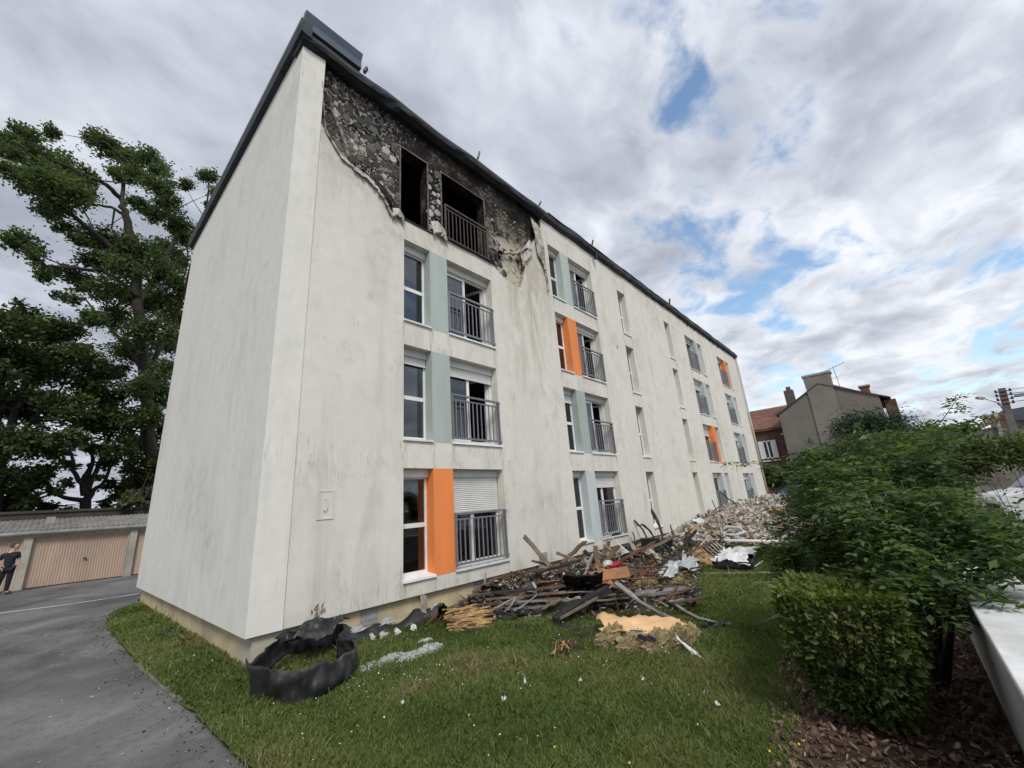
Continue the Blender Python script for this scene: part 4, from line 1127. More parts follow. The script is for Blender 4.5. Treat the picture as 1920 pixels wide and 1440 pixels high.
M['beige_board'] = simple('beige_board', (.46, .40, .31), .9, .12, 4, .2, dirt=(.25, .2, .15), dirt_amt=.5)
M['black_plastic'] = simple('black_plastic', (.018, .02, .026), .5, .3, 8, .1)
PILE = 'burnt debris piled along the front wall'

def wav(p0, p1, n=5, amp=.02, sag_=0.0, seed=0):
    r = random.Random(seed); p0 = np.array(p0); p1 = np.array(p1); o = []
    for i in range(n):
        t = i/(n-1); q = p0*(1-t)+p1*t
        if 0 < i < n-1: q = q+np.array([r.uniform(-amp, amp), r.uniform(-amp, amp), r.uniform(-amp, amp)*.6+sag_*math.sin(math.pi*t)])
        o.append(q)
    return o
def bar(name, pts, w, t, mat, label, cat, group=None, jag=.03, up=(0, 0, 1), n=5, amp=.015, seed=0):
    if len(pts) == 2: pts = wav(pts[0], pts[1], n, amp, 0, seed or len(label))
    mb = MB(); mb.beam(pts, w, t, up, jag)
    return single(name, mb, mat, label, cat, group)
def rod(name, pts, r, mat, label, cat, group=None):
    mb = MB(); mb.tube(pts, r, 6); return single(name, mb, mat, label, cat, group, True)
def sheet3(name, corners, mat, label, cat, group=None, nu=10, nv=7, amp=.03, thick=.012, seed=0, ragged=.05, parent=None, only=False):
    """crumpled sheet spanning four 3D corners (a b c d round)"""
    a, b_, c, d = [np.array(q, float) for q in corners]; r = random.Random(seed); vs = []
    nrm = np.cross(b_-a, d-a); nrm = nrm/(np.linalg.norm(nrm)+1e-9)
    for j in range(nv+1):
        for i in range(nu+1):
            u, v = i/nu, j/nv
            if i in (0, nu): u += r.uniform(-ragged, ragged)
            if j in (0, nv): v += r.uniform(-ragged, ragged)
            p = (a*(1-u)+b_*u)*(1-v)+(d*(1-u)+c*u)*v
            h = amp*(mnoise.noise(Vector((u*3.1+seed, v*3.3, seed*.7)))+.6*abs(mnoise.noise(Vector((u*8+seed, v*7, 2)))))
            vs.append(p+nrm*h)
    N = len(vs); base = [p-nrm*thick for p in vs]
    q = nu+1
    fs = [(j*q+i, j*q+i+1, (j+1)*q+i+1, (j+1)*q+i) for j in range(nv) for i in range(nu)]
    fs2 = [tuple(N+k for k in f[::-1]) for f in fs]
    edge = [(i, i+1) for i in range(nu)]+[(nv*q+i+1, nv*q+i) for i in range(nu)]+[((j+1)*q, j*q) for j in range(nv)]+[(j*q+nu, (j+1)*q+nu) for j in range(nv)]
    fs3 = [(e[1], e[0], N+e[0], N+e[1]) for e in edge]
    mb = MB(); mb.add(vs+base, fs+fs2+fs3)
    return mb if only else single(name, mb, mat, label, cat, group)
def lump(center, rad, seed=0, res=18, rough=.35, freq=2.2, floor=True):
    """lumpy mass resting on the terrain"""
    c = np.array(center, float); vs = []; nr = res; nc = res*2
    for j in range(nr+1):
        ph = math.pi*.5*j/nr
        for i in range(nc):
            th = 2*math.pi*i/nc; d = np.array([math.cos(th)*math.sin(ph), math.sin(th)*math.sin(ph), math.cos(ph)])
            k = 1+rough*(mnoise.noise(Vector(d*freq)+Vector((seed, seed*2, 0)))+.6*mnoise.noise(Vector(d*freq*3)+Vector((seed, 0, 3)))+.35*mnoise.noise(Vector(d*freq*8)+Vector((seed, 9, 3))))
            vs.append(c+d*np.array(rad)*k)
    mb = MB(); mb.add(vs, [(j*nc+i, j*nc+(i+1) % nc, (j+1)*nc+(i+1) % nc, (j+1)*nc+i) for j in range(nr) for i in range(nc)])
    return mb
def fibres(name, center, rad, n, mat, parent, origin, seed=0, L=.05, w=.008):
    rg = np.random.default_rng(seed); d = rg.normal(size=(n, 3)); d /= np.linalg.norm(d, axis=1, keepdims=True); d[:, 2] = np.abs(d[:, 2])
    P = np.asarray(center)+d*np.asarray(rad)*rg.uniform(.9, 1.12, n)[:, None]-np.asarray(origin)
    t = rg.normal(size=(n, 3)); t /= np.linalg.norm(t, axis=1, keepdims=True); s = np.cross(t, d); s /= np.linalg.norm(s, axis=1, keepdims=True)+1e-9
    ln = L*rg.uniform(.4, 1.5, n)[:, None]
    V = np.stack([P-s*w, P+s*w, P+t*ln+d*ln*.3], 1).reshape(-1, 3)
    o = np_mesh(name, V, np.arange(3*n).reshape(n, 3), mat, parent); o['kind'] = 'stuff'; return o

# ---- curled loop of black roofing membrane by the corner
loop_px = [(470, 1262, 1302), (500, 1283, 1315), (545, 1291, 1324), (595, 1283, 1312), (640, 1265, 1285), (664, 1235, 1268), (660, 1215, 1243), (630, 1212, 1240)]
bot = [G(u, vb) for u, vt, vb in loop_px]
back = [np.array([1.35, -.25, -.4]), np.array([1.05, -.05, -.38]), np.array([.72, -.12, -.3]), np.array([.45, -.32, -.22]), np.array([.15, -.55, -.30])]
ring = bot+back
hts = [.30, .31, .30, .31, .30, .30, .27, .26, .30, .30, .28, .28, .28]
def smooth_loop(P, hs, n=120):
    P = np.array(P); m = len(P); out = []; ho = []
    for k in range(n):
        t = k/n*m; i = int(t); f = t-i
        p0, p1, p2, p3 = P[(i-1) % m], P[i % m], P[(i+1) % m], P[(i+2) % m]
        out.append(.5*((2*p1)+(-p0+p2)*f+(2*p0-5*p1+4*p2-p3)*f*f+(-p0+3*p1-3*p2+p3)*f**3)); ho.append(hs[i % m]*(1-f)+hs[(i+1) % m]*f)
    return out, ho
R_, H_ = smooth_loop(ring, hts)
ctr = np.mean(R_, 0); mb = MB(); vs = []; nl = 9
for k, (p, h) in enumerate(zip(R_, H_)):
    outd = p-ctr; outd[2] = 0; outd /= np.linalg.norm(outd)
    tear = 1+.26*mnoise.noise(Vector((k*.16, 3, 0)))+.09*mnoise.noise(Vector((k*.55, 5, 0)))
    for j in range(nl):
        t = j/(nl-1); ww = .07*mnoise.noise(Vector((k*.19, t*1.6, 0)))+.045*mnoise.noise(Vector((k*.42, t*2.4, 7)))+.008*mnoise.noise(Vector((k*1.1, t*5, 2)))
        vs.append(p+outd*(ww+.03*math.sin(t*2.0)-.02*t)+np.array([0, 0, t*h*1.12*tear]))
n = len(R_)
mb.add(vs, [(k*nl+j, ((k+1) % n)*nl+j, ((k+1) % n)*nl+j+1, k*nl+j+1) for k in range(n) for j in range(nl-1)])
o = single('membrane_coil', mb, M['membrane'], 'black curled loop of roofing membrane on the grass at the corner', 'roofing sheet', smooth=True)
md = o.modifiers.new('thickness', 'SOLIDIFY'); md.thickness = .005
sheet3('membrane_fold', [(.30, -.38, .02), (.92, -.10, .12), (1.45, -.22, .02), (.75, -.62, -.03)], M['membrane'], 'folded black membrane flap arched over the back of the coil', 'roofing sheet', amp=.12, seed=4, nu=14, nv=10)
sheet3('membrane_fold', [G(458, 1254, .02)+np.array([0, 0, .12]), G(478, 1248)+np.array([0, 0, .22]), G(490, 1285), G(468, 1276)], M['membrane'], 'small black torn tab at the left of the membrane coil', 'roofing sheet', amp=.05, seed=9)
# ---- strip of membrane leaning on the plinth
mb = MB(); vs = []; n = 46
for i in range(n):
    t = i/(n-1); x = 1.25+2.9*t; y = -.16+.05*math.sin(t*9)+.03*math.sin(t*23); h = .20+.07*math.sin(t*11+1)+.05*math.sin(t*27)-.04*t
    for j in range(6):
        s = j/5; vs.append((x+.02*math.sin(i+j), y+.16*s-.06*math.sin(s*3.1), -.41+h*s))
mb.add(vs, [(i*6+j, (i+1)*6+j, (i+1)*6+j+1, i*6+j+1) for i in range(n-1) for j in range(5)])
o = single('membrane_strip', mb, M['membrane'], 'long wavy strip of black membrane leaning against the beige plinth', 'roofing sheet', smooth=True)
md = o.modifiers.new('thickness', 'SOLIDIFY'); md.thickness = .012
rs = random.Random(3)
for i, t in enumerate((.13, .33, .52, .70)):
    x = 1.3+2.8*t
    sheet3('torn_flashing', [(x-.13, -.06, -.26), (x+.16, -.05, -.25), (x+.10, -.02, -.17), (x-.09, -.02, -.18)], M['galv'],
           ('left end of the', 'second piece along the', 'third piece along the', 'right end of the')[i]+' pale torn flashing on the membrane strip', 'metal scrap', 'flashing scraps on the membrane strip', 6, 4, .012, .005, 30+i, .12)
# ---- white mineral scraps
root = None
for i, (u, v, rx, ry, rz, lab) in enumerate(((700, 1252, .26, .14, .05, 'lowest'), (735, 1240, .22, .14, .08, 'left'), (770, 1235, .24, .13, .07, 'middle'), (805, 1222, .22, .13, .09, 'right'), (797, 1204, .14, .07, .04, 'small upper'))):
    c = G(u, v); e = empty('mineral_debris', c, f'{lab} heap of crumbly white mineral debris beside the membrane coil', 'debris', 'white crumbly debris on the lawn')
    lump(c-np.array([0, 0, .03]), (rx, ry, rz), 40+i, 14, .55, 3.5).build('lump', M['ash'], e, c, False)
    fibres('flakes', c, (rx, ry, rz), 900, M['ash'], e, c, 50+i, .014, .012)
for i, (u, v, s) in enumerate(((720, 1192, .07), (745, 1187, .06), (775, 1179, .06), (698, 1197, .04))):
    p = G(u, v, .04); sheet3('white_flake', [p+np.array([-s, -.04, -.02]), p+np.array([s, -.05, 0]), p+np.array([s*.8, .05, .06]), p+np.array([-s*.7, .04, .05])], M['ash'], 'crumpled white flake at the foot of the membrane strip', 'scrap', 'white flakes along the plinth', 7, 5, .04, .006, 60+i, .25)
for i, (u, v, s, lab) in enumerate(((985, 1280, .05, 'upright pale grey shard standing in the middle of the lawn'), (945, 1311, .09, 'crumpled white scrap low in the middle of the lawn'), (1088, 1277, .06, 'pale flake on the lawn below the sticks'), (1345, 1321, .07, 'white flake on the lawn left of the clipped hedge'), (1205, 1273, .06, 'pale scrap on the lawn below the insulation'), (755, 1319, .06, 'small white bit on the lawn below the coil'))):
    p = G(u, v, .03)
    if i == 0: cs = [p+np.array([-.02, .01, -.03]), p+np.array([.02, -.02, -.03]), p+np.array([0, 0, .06]), p+np.array([-.01, .0, .07])]
    else: s *= .42; cs = [p+np.array([-s, -.02, 0]), p+np.array([s*.3, -s, .005]), p+np.array([s, .02, .015]), p+np.array([-s*.3, s*.8, .01])]
    sheet3('scrap', cs, M['white_scrap'], lab, 'scrap', None, 6, 5, .018, .003, 70+i, .2)
p = G(305, 1193)
mb = MB(); mb.add([p+np.array(q) for q in ((-.22, .12, .0), (.20, .28, .0), (.26, .10, .0), (-.16, -.06, .0), (-.22, .12, .045), (.20, .28, .06), (.26, .10, .055), (-.16, -.06, .05))], [(0,3,2,1),(4,5,6,7),(0,1,5,4),(1,2,6,5),(2,3,7,6),(3,0,4,7)])
single('roof_slate', mb, simple('slate_blue', (.02, .025, .04), .6, .3, 10, .3), 'dark blue slate lying on the grass beside the gable', 'slate')

# ---- leaning and lying timbers of the main pile
bar('upright_board', [G(795, 1168), np.array([3.06, .02, .03])], .11, .03, M['wood_grey'], 'short grey board propped upright against the plinth', 'board', up=(0, 1, 0), seed=2)
bar('upright_stake', [G(792, 1168), np.array([2.98, .0, .02])], .025, .02, M['wood_light'], 'thin stake beside the propped grey board', 'stake', seed=2)
bar('leaning_plank', [G(1062, 1098, .12), onY(983, 1006, -.55)], .10, .03, M['wood_old'], 'long grey-brown plank leaning up out of the debris pile', 'plank', up=(.4, 1, 0), n=6, amp=.03)
for i, (p, q, w, m_, lab) in enumerate((((878, 1118, .34), (1060, 1098, .38), .12, 'wood_brown', 'topmost long brown board of the stack in front of the orange panel'),
        ((885, 1126, .26), (1062, 1110, .28), .10, 'wood_old', 'second long board of the stack in front of the orange panel'),
        ((890, 1135, .2), (1050, 1122, .2), .12, 'wood_brown', 'third long board of the stack in front of the orange panel'),
        ((900, 1145, .1), (1050, 1135, .12), .12, 'wood_grey', 'lowest grey board of the stack in front of the orange panel'),
        ((920, 1112, .36), (1005, 1104, .38), .14, 'char', 'charred board lying on top of the stack'),
        ((970, 1128, .24), (1060, 1125, .22), .03, 'galv', 'thin metal strip along the board stack'))):
    bar('board', [G(*p), G(*q)], w, .03, M[m_], lab, 'board', PILE, seed=11+i)
bar('bent_strip', [G(908, 1150, .1), G(938, 1135, .2), G(966, 1120, .28)], .06, .015, M['galv'], 'bent pale metal strip rising to the right at the left of the pile', 'metal strip', PILE)
bar('bent_strip', [G(945, 1148, .1), G(957, 1136, .2), G(966, 1122, .3)], .05, .015, M['galv'], 'short pale metal strip joining the bent one in a point', 'metal strip', PILE)
bar('bent_strip', [G(958, 1150, .08), G(985, 1132, .2), G(1007, 1115, .34), G(1004, 1102, .48), G(999, 1092, .55)], .05, .015, M['galv'], 'long kinked pale metal strip standing up from the pile', 'metal strip', PILE)
bar('bent_strip', [G(975, 1148, .06), G(1008, 1126, .14)], .06, .015, M['wood_grey'], 'flat grey strip beside the kinked metal strip', 'metal strip', PILE)
bar('bent_strip', [G(908, 1098, .5), G(910, 1085, .62), onY(911, 1074, -.5)], .03, .02, M['galv'], 'upright grey strip standing before the plinth vent', 'metal strip', PILE, up=(0, 1, 0))
sheet3('charred_sheet', [G(908, 1158, .03), G(968, 1158, .06), G(972, 1148, .12), G(915, 1147, .14)], M['char'], 'black crumpled sheet below the bent strips', 'sheet', PILE, amp=.08, seed=3)
sheet3('charred_sheet', [G(900, 1105, .3), G(950, 1100, .4), G(945, 1096, .48), G(902, 1100, .4)], M['char'], 'black crust on the left end of the board stack', 'sheet', PILE, amp=.06, seed=8)
bar('flat_strip', [G(972, 1163), G(1046, 1155, .04)], .10, .02, M['wood_grey'], 'grey flat strip on the grass before the pile', 'board', PILE)
bar('flat_strip', [G(970, 1156, .03), G(1015, 1153, .05)], .07, .02, M['beige_board'], 'short pale board on the grass before the pile', 'board', PILE)
sheet3('pale_board', [G(1003, 1100, .3), G(1040, 1094, .4), G(1050, 1088, .5), G(1010, 1092, .45)], M['wood_light'], 'pale yellow board end behind the leaning plank', 'board', PILE, amp=.02, seed=6)
# bundle of laths
b0 = G(884, 1182); bun = empty('lath_bundle', b0, 'bundle of pale split laths stacked like a fan on the grass', 'wood bundle')
lath = None
for i in range(72):
    r_ = random.Random(i); row = i//7; k = i % 7
    off = np.array([.055*(k-3)*.72+r_.uniform(-.02, .02)+.02*row, -.055*(k-3)*.68+.03*row, .016+.026*row])
    if lath is None:
        m2 = MB(); m2.box(-.28, .28, -.012, .012, -.009, .009); o = m2.build('lath', M['wood_light'], bun); lath = o.data; lath2 = o.data.copy(); lath2.materials[0] = M['wood_brown']
    else: o = bpy.data.objects.new('lath', lath if i % 4 else lath2); COL.objects.link(o); o.parent = bun
    o.location = tuple(off); o.rotation_euler = (r_.uniform(-.3, .3), r_.uniform(-.12, .12), -.72+r_.uniform(-.24, .24)); o.scale = (r_.uniform(.7, 1.12), r_.uniform(.6, 1.2), r_.uniform(.6, 1.3))
b1 = G(842, 1165)
tang = empty('stick_tangle', b1, 'loose tangle of scorched sticks left of the lath bundle', 'sticks')
for i in range(26):
    r_ = random.Random(100+i); p = np.array([r_.uniform(-.35, .35), r_.uniform(-.15, .25), r_.uniform(.02, .2)]); d = np.array([r_.uniform(.3, .8), r_.uniform(-.4, .3), r_.uniform(-.15, .5)]); L = r_.uniform(.25, .55)
    MB().beam([p-d*L*.5, p+d*L*.1+np.array([0, 0, .02]), p+d*L*.5], .016, .012, jag=.01).build('stick', M[('wood_brown', 'wood_old', 'rust')[i % 3]], tang)
sheet3('charred_sheet', [G(818, 1160, .02), G(842, 1150, .1), G(836, 1133, .38), G(822, 1135, .34)], M['char'], 'upright curled black sheet behind the stick tangle', 'sheet', PILE, amp=.06, seed=12)
b2 = G(1062, 1222); tw = empty('stick_heap', b2, 'small heap of rusty brown sticks alone on the lawn', 'sticks')
for i in range(20):
    r_ = random.Random(200+i); a = r_.uniform(-.5, .5)+(.5 if i % 3 else 1.6); L = r_.uniform(.12, .26); p = np.array([r_.uniform(-.14, .14), r_.uniform(-.1, .1), .02+.005*i]); d = np.array([math.cos(a), math.sin(a), r_.uniform(-.1, .2)])
    MB().beam([p-d*L, p+d*L], .014, .010, jag=.02).build('stick', M[('wood_brown', 'rust', 'wood_light')[i % 3]], tw)
# black burnt furniture in the middle of the pile
c0 = G(1092, 1105, .2); bf = empty('burnt_cabinet', c0-np.array([0, 0, .2]), 'charred black collapsed cabinet in the middle of the pile', 'cabinet')
for nm, cs, sd in (('panel', [(1055, 1100, .2), (1130, 1098, .2), (1122, 1078, .62), (1058, 1075, .62)], 1), ('panel', [(1058, 1090, .3), (1085, 1100, .25), (1092, 1082, .55), (1064, 1074, .6)], 2), ('panel', [(1092, 1092, .3), (1128, 1100, .25), (1130, 1075, .62), (1102, 1076, .62)], 5), ('shelf', [(1060, 1105, .16), (1130, 1104, .16), (1135, 1096, .3), (1062, 1096, .3)], 7)):
    q = sheet3('x', [G(*k) for k in cs], None, '', '', amp=.06, seed=sd, only=True, thick=.025)
    q.build(nm, M['char'], bf, np.array(bf.location))
bar('charred_beam', [G(1040, 1165, .05), G(1092, 1132, .22), G(1142, 1104, .4)], .16, .12, M['char'], 'thick black charred beam slanting across the front of the pile', 'beam', PILE)
bar('charred_beam', [G(1050, 1160, .1), G(1120, 1120, .34)], .05, .03, M['wood_old'], 'brown batten lying along the thick charred beam', 'batten', PILE)
for i, (p, q, lab) in enumerate((((1085, 1128, .2), (1215, 1122, .18), 'upper black charred joist right of the slanting beam'), ((1110, 1142, .05), (1225, 1136, .06), 'lower black charred joist right of the slanting beam'), ((1000, 1150, .08), (1090, 1128, .14), 'black charred joist in front of the board stack'), ((1095, 1135, .12), (1180, 1115, .3), 'black joist crossing behind the long grey plank'))):
    bar('charred_joist', [G(*p), G(*q)], .11, .08, M['char'], lab, 'beam', PILE, seed=33+i)
bar('chipboard_sheet', [G(1098, 1084, .42), G(1178, 1072, .5)], .36, .02, M['chip'], 'orange-brown chipboard sheet lying across the pile', 'board', PILE, up=(-.35, -.25, 1), amp=.01)
bar('chipboard_offcut', [G(1118, 1098, .28), G(1140, 1090, .36)], .14, .02, M['chip'], 'small broken chipboard offcut below the chipboard sheet', 'board', PILE)
bar('metal_rail', [G(1052, 1111, .26), G(1128, 1109, .28)], .03, .02, M['galv'], 'thin straight pale rail across the charred cabinet', 'metal strip', PILE)
# rags, red plastic and plasterboard at the plinth
sheet3('plasterboard_piece', [G(1150, 1056, .28), G(1203, 1050, .28), G(1182, 1034, .6), G(1165, 1040, .55)], M['beige_board'], 'beige broken plasterboard leaning at the foot of the wall', 'board', PILE, amp=.02, seed=3, nu=6, nv=5)
rod('white_pole', [onY(1140, 1002, -.06), G(1178, 1036, .6)], .014, M['white_pvc'], 'thin white pole leaning from the window sill to the pile', 'pole')
sheet3('black_rag', [onY(1148, 1005, -.03), onY(1166, 1000, -.03), onY(1164, 996, .12), onY(1150, 999, .12)], M['char'], 'black burnt rag on the sill of the far ground-floor window', 'rag', None, 8, 5, .04, .006, 5, .15)
p = G(1140, 1062, .36); lump(p, (.16, .12, .12), 81, 12, .5, 3).build
single('white_bag', lump(p, (.17, .12, .13), 81, 12, .4, 3), M['white_scrap'], 'crumpled white bag beside the red plastic box', 'bag', PILE, True)
p = G(1153, 1066, .3); mb = MB(); mb.beam([p+np.array([-.28, -.05, .05]), p+np.array([.3, .02, .07])], .22, .12); single('red_box', mb, M['red'], 'crushed red plastic box at the foot of the wall', 'box', PILE)
# rusty bed base
c0 = G(1200, 1080, .3); bb_ = empty('bed_base', c0, 'rusty iron bed base frame tilted on the pile', 'bed frame')
A, B_, C_, D_ = [np.array(G(*q)) for q in ((1150, 1085, .34), (1238, 1084, .3), (1252, 1063, .45), (1165, 1062, .52))]
def fr(p, q, r, nm): MB().tube([p-c0, (p+q)/2-c0+np.array([0, 0, -.01]), q-c0], r, 6).build(nm, M['rust'], bb_, None, True)
for p, q in ((A, B_), (B_, C_), (C_, D_), (D_, A)): fr(p, q, .018, 'frame_bar')
for t in (.14, .28, .42, .57, .71, .86): fr(A*(1-t)+B_*t, D_*(1-t)+C_*t, .010, 'spring_bar')
for t in (.35, .7): fr(A*(1-t)+D_*t, B_*(1-t)+C_*t, .010, 'spring_bar')
for i, t in enumerate((.3, .6)): q = A*(1-t)+B_*t; fr(q, q-np.array([0, 0, .3]), .014, 'leg')
# long bent grey plank and gutter
bar('grey_plank', [G(1155, 1093, .5), G(1178, 1110, .45), G(1200, 1128, .34), G(1232, 1146, .16), G(1278, 1167, .02)], .10, .025, M['wood_grey'], 'long bent grey plank sloping down from the pile to the insulation', 'plank', PILE)
c0 = G(1245, 1112, .05); mb = MB(); P_, Q_ = G(1195, 1118, .12), G(1293, 1107, .1); dd = (Q_-P_)/np.linalg.norm(Q_-P_); sdv = np.array([dd[1], -dd[0], 0])
prof2 = [(-.12, .07), (-.12, 0), (.12, 0), (.12, .06), (.105, .06), (.105, .012), (-.105, .012), (-.105, .07)]
vs = [P_+dd*t*np.linalg.norm(Q_-P_)+sdv*a+np.array([0, 0, b_]) for t in (0, .5, 1) for a, b_ in prof2]
mb.add(vs, [(i*8+j, i*8+(j+1) % 8, i*8+8+(j+1) % 8, i*8+8+j) for i in range(2) for j in range(8)]+[tuple(range(8)), tuple(16+j for j in range(8))])
single('gutter_length', mb, M['galv'], 'broken length of metal gutter lying on the grass edge of the pile', 'gutter', PILE)
# tan insulation heap
for i, (u, v, rx, ry, rz, lab) in enumerate(((1215, 1100, .5, .25, .16, 'left'), (1262, 1095, .4, .25, .14, 'right'), (1285, 1078, .5, .3, .16, 'upper'))):
    c = G(u, v); e = empty('insulation_heap', c, f'{lab} heap of tan mineral wool between bed base and gutter', 'insulation', 'tan mineral wool in the pile')
    lump(c-np.array([0, 0, .02]), (rx, ry, rz), 90+i, 14, .6, 3.2).build('wool', M['wool'], e, c)
    fibres('fibres', c, (rx, ry, rz), 1500, M['wool'], e, c, 95+i, .028, .006)
for i, (cs, lab) in enumerate((([(1232, 1078, .25), (1262, 1082, .2), (1282, 1058, .35), (1255, 1052, .4)], 'shiny foil sheet crumpled right of the bed base'), ([(1268, 1066, .2), (1305, 1066, .2), (1312, 1045, .3), (1280, 1044, .35)], 'second foil sheet crumpled behind the tan wool'))):
    sheet3('foil_sheet', [G(*k) for k in cs], M['foil'], lab, 'foil', PILE, amp=.12, seed=44+i, nu=14, nv=12, thick=.006, ragged=.12)
# dark grille
c0 = G(1212, 1145, .1); gr_ = empty('metal_grille', c0, 'dark bent metal grille under the long grey plank', 'grille')
a, b_, c, d = [G(*q) for q in ((1180, 1148, .08), (1212, 1168, .02), (1242, 1148, .15), (1210, 1130, .25))]
for p, q in ((a, b_), (b_, c), (c, d), (d, a)): MB().tube([p-c0, q-c0], .012, 6).build('frame_bar', M['rail_burnt'], gr_)
for t in np.linspace(.1, .9, 9): MB().tube([a*(1-t)+b_*t-c0, d*(1-t)+c*t-c0], .007, 5).build('grille_bar', M['rail_burnt'], gr_)
for i, (p, q, m_, lab) in enumerate((((1115, 1110, .3), (1128, 1160, 0), 'rust', 'thin rusty rod standing left of the peach sheet'), ((1152, 1118, .3), (1163, 1160, 0), 'rust', 'thin rusty rod standing above the peach sheet'), ((1175, 1142, .1), (1190, 1122, .3), 'galv', 'short pale rod before the grille'), ((1222, 1125, .15), (1253, 1138, .1), 'galv', 'thin pale rod above the grille'))):
    rod('rod', [G(*p), (G(*p)+G(*q))/2+np.array([.02, 0, .02]), G(*q)], .012, M[m_], lab, 'rod', PILE)
bar('angle_strip', [G(1259, 1128, .12), G(1285, 1146, .08), G(1308, 1158, .06), G(1345, 1168, .03)], .06, .02, M['wood_grey'], 'pale bent strip on the lawn right of the pile', 'metal strip', PILE)
bar('angle_strip', [G(1250, 1146, .02), G(1266, 1140, .04)], .035, .015, M['galv'], 'tiny white strip end on the lawn right of the grille', 'metal strip', PILE)
sheet3('black_sheet', [G(1310, 1182, .01), G(1352, 1182, .02), G(1370, 1168, .06), G(1322, 1164, .1)], M['membrane'], 'crumpled black sheet at the end of the pale bent strip', 'sheet', PILE, amp=.08, seed=17)
bar('curved_trim', [G(1402, 1172), G(1430, 1168, .02), G(1450, 1159, .06), G(1468, 1149, .1)], .07, .02, M['rail_burnt'], 'dark curved trim strip beside the clipped hedge', 'trim')
for i, (cs, lab) in enumerate((([(862, 1186, .01), (905, 1186, .01), (900, 1178, .05), (866, 1178, .05)], 'flat charred sheet in the grass under the lath bundle'), ([(1040, 1178, .01), (1130, 1190, .01), (1132, 1180, .04), (1050, 1170, .04)], 'long charred sheet in the grass left of the peach sheet'), ([(1068, 1192, .01), (1126, 1202, .01), (1128, 1196, .03), (1070, 1186, .03)], 'charred strip in the grass below the long charred sheet'), ([(930, 1176, .01), (1010, 1176, .01), (1008, 1170, .03), (934, 1170, .03)], 'thin charred sheet in the grass before the pile'))):
    sheet3('grass_char', [G(*k) for k in cs], M['char'], lab, 'sheet', PILE, amp=.04, seed=55+i)
# peach faced insulation batt
c0 = G(1210, 1205); bt = empty('insulation_batt', c0, 'torn mineral wool batt with peach paper facing on the lawn', 'insulation')
q = sheet3('x', [G(1132, 1185, .16), G(1292, 1190, .12), G(1280, 1163, .18), G(1124, 1152, .22)], None, '', '', amp=.10, seed=23, only=True, nu=26, nv=10, ragged=.07); q.build('paper_facing', M['peach'], bt, c0, True)
for i, (u, v, rx, ry, rz) in enumerate(((1150, 1204, .34, .16, .19), (1190, 1211, .34, .16, .17), (1235, 1213, .3, .17, .18), (1275, 1208, .28, .18, .2), (1294, 1194, .2, .14, .15))):
    c = G(u, v); lump(c-np.array([0, 0, .02]), (rx, ry, rz), 110+i, 14, .6, 3.4).build('wool', M['wool'], bt, c0)
    fibres('fibres', c, (rx, ry, rz), 1500, M['wool'], bt, c0, 120+i, .028, .006)
sheet3('purple_strip', [G(1193, 1198, .14), G(1228, 1203, .14), G(1230, 1196, .18), G(1198, 1190, .18)], simple('purple_cloth', (.03, .018, .045), .8), 'dark purple strip caught in the insulation batt', 'strip', None, 8, 4, .03, .008, 3)
sheet3('white_slip', [G(1182, 1183, .24), G(1206, 1184, .24), G(1205, 1181, .27), G(1181, 1180, .27)], M['white_scrap'], 'small white slip on the peach paper facing', 'scrap', None, 5, 3, .01, .006, 3)
sheet3('white_scrap', [G(1268, 1192, .16), G(1284, 1210, .08), G(1322, 1238, .01), G(1300, 1222, .05)], M['white_scrap'], 'torn white strip trailing off the insulation batt', 'scrap', None, 10, 5, .05, .006, 7, .12)
# ---- second pile: dark box, chair frames, crib frame and rubble
c0 = G(1222, 1036, .05); tv_ = empty('burnt_appliance', c0, 'dark blue-black burnt appliance box on the far pile', 'appliance')
def hexpx(uv, h0, h1, dep):
    b0_, b1_ = G(uv[0], uv[2], h0), G(uv[1], uv[2], h0); dv = np.array([.75, .35, 0])*dep
    return [b0_, b1_, b1_+dv, b0_+dv, b0_+np.array([0, 0, h1]), b1_+np.array([0, 0, h1]), b1_+dv+np.array([0, 0, h1]), b0_+dv+np.array([0, 0, h1])]
MB().hexa(hexpx((1204, 1240, 1035), .12, .42, .4)).build('body', M['black_plastic'], tv_, c0)
MB().hexa(hexpx((1246, 1264, 1034), .1, .40, .3)).build('side_unit', M['black_plastic'], tv_, c0)
MB().hexa(hexpx((1241, 1245, 1036), .05, .52, .06)).build('post', M['galv'], tv_, c0)
for i, (p, q, w, m_, lab) in enumerate((((1215, 1012, .4), (1190, 976, 1.05), .06, 'char', 'leftmost black shard standing up on the far pile'), ((1228, 1010, .5), (1202, 982, 1.0), .05, 'char', 'curved black shard second from left on the far pile'),
        ((1243, 1006, .5), (1221, 956, 1.45), .16, 'wood_brown', 'broad charred board standing up before the stair window'), ((1190, 1022, .3), (1185, 995, .8), .05, 'galv', 'grey post stub left of the burnt appliance'), ((1262, 1015, .4), (1257, 986, .95), .06, 'galv', 'grey post stub right of the burnt appliance'), ((1196, 1010, .4), (1192, 978, 1.0), .05, 'wood_grey', 'grey stake behind the leftmost black shard'))):
    bar('standing_shard', [G(*p), (G(*p)+G(*q))/2+np.array([.03, -.03, .03]), G(*q)], w, .03, M[m_], lab, 'board', 'boards standing on the far pile', up=(0, 1, 0), jag=.06)
rod('bent_hoop', [G(1196, 985, .95), G(1208, 984, .98), G(1220, 996, .75), G(1226, 1008, .5)], .02, M['char'], 'thin bent black hoop between the standing shards', 'hoop')
p = G(1291, 1018, .2); single('black_ball', lump(p, (.16, .16, .22), 77, 10, .2, 2), M['char'], 'round blackened lump beside the white pipe', 'lump', PILE, True)
rod('white_pipe', [G(1258, 1012, .16), G(1370, 1014, .14), G(1482, 1016, .12)], .055, M['white_pvc'], 'long white plastic pipe lying across the far pile', 'pipe')
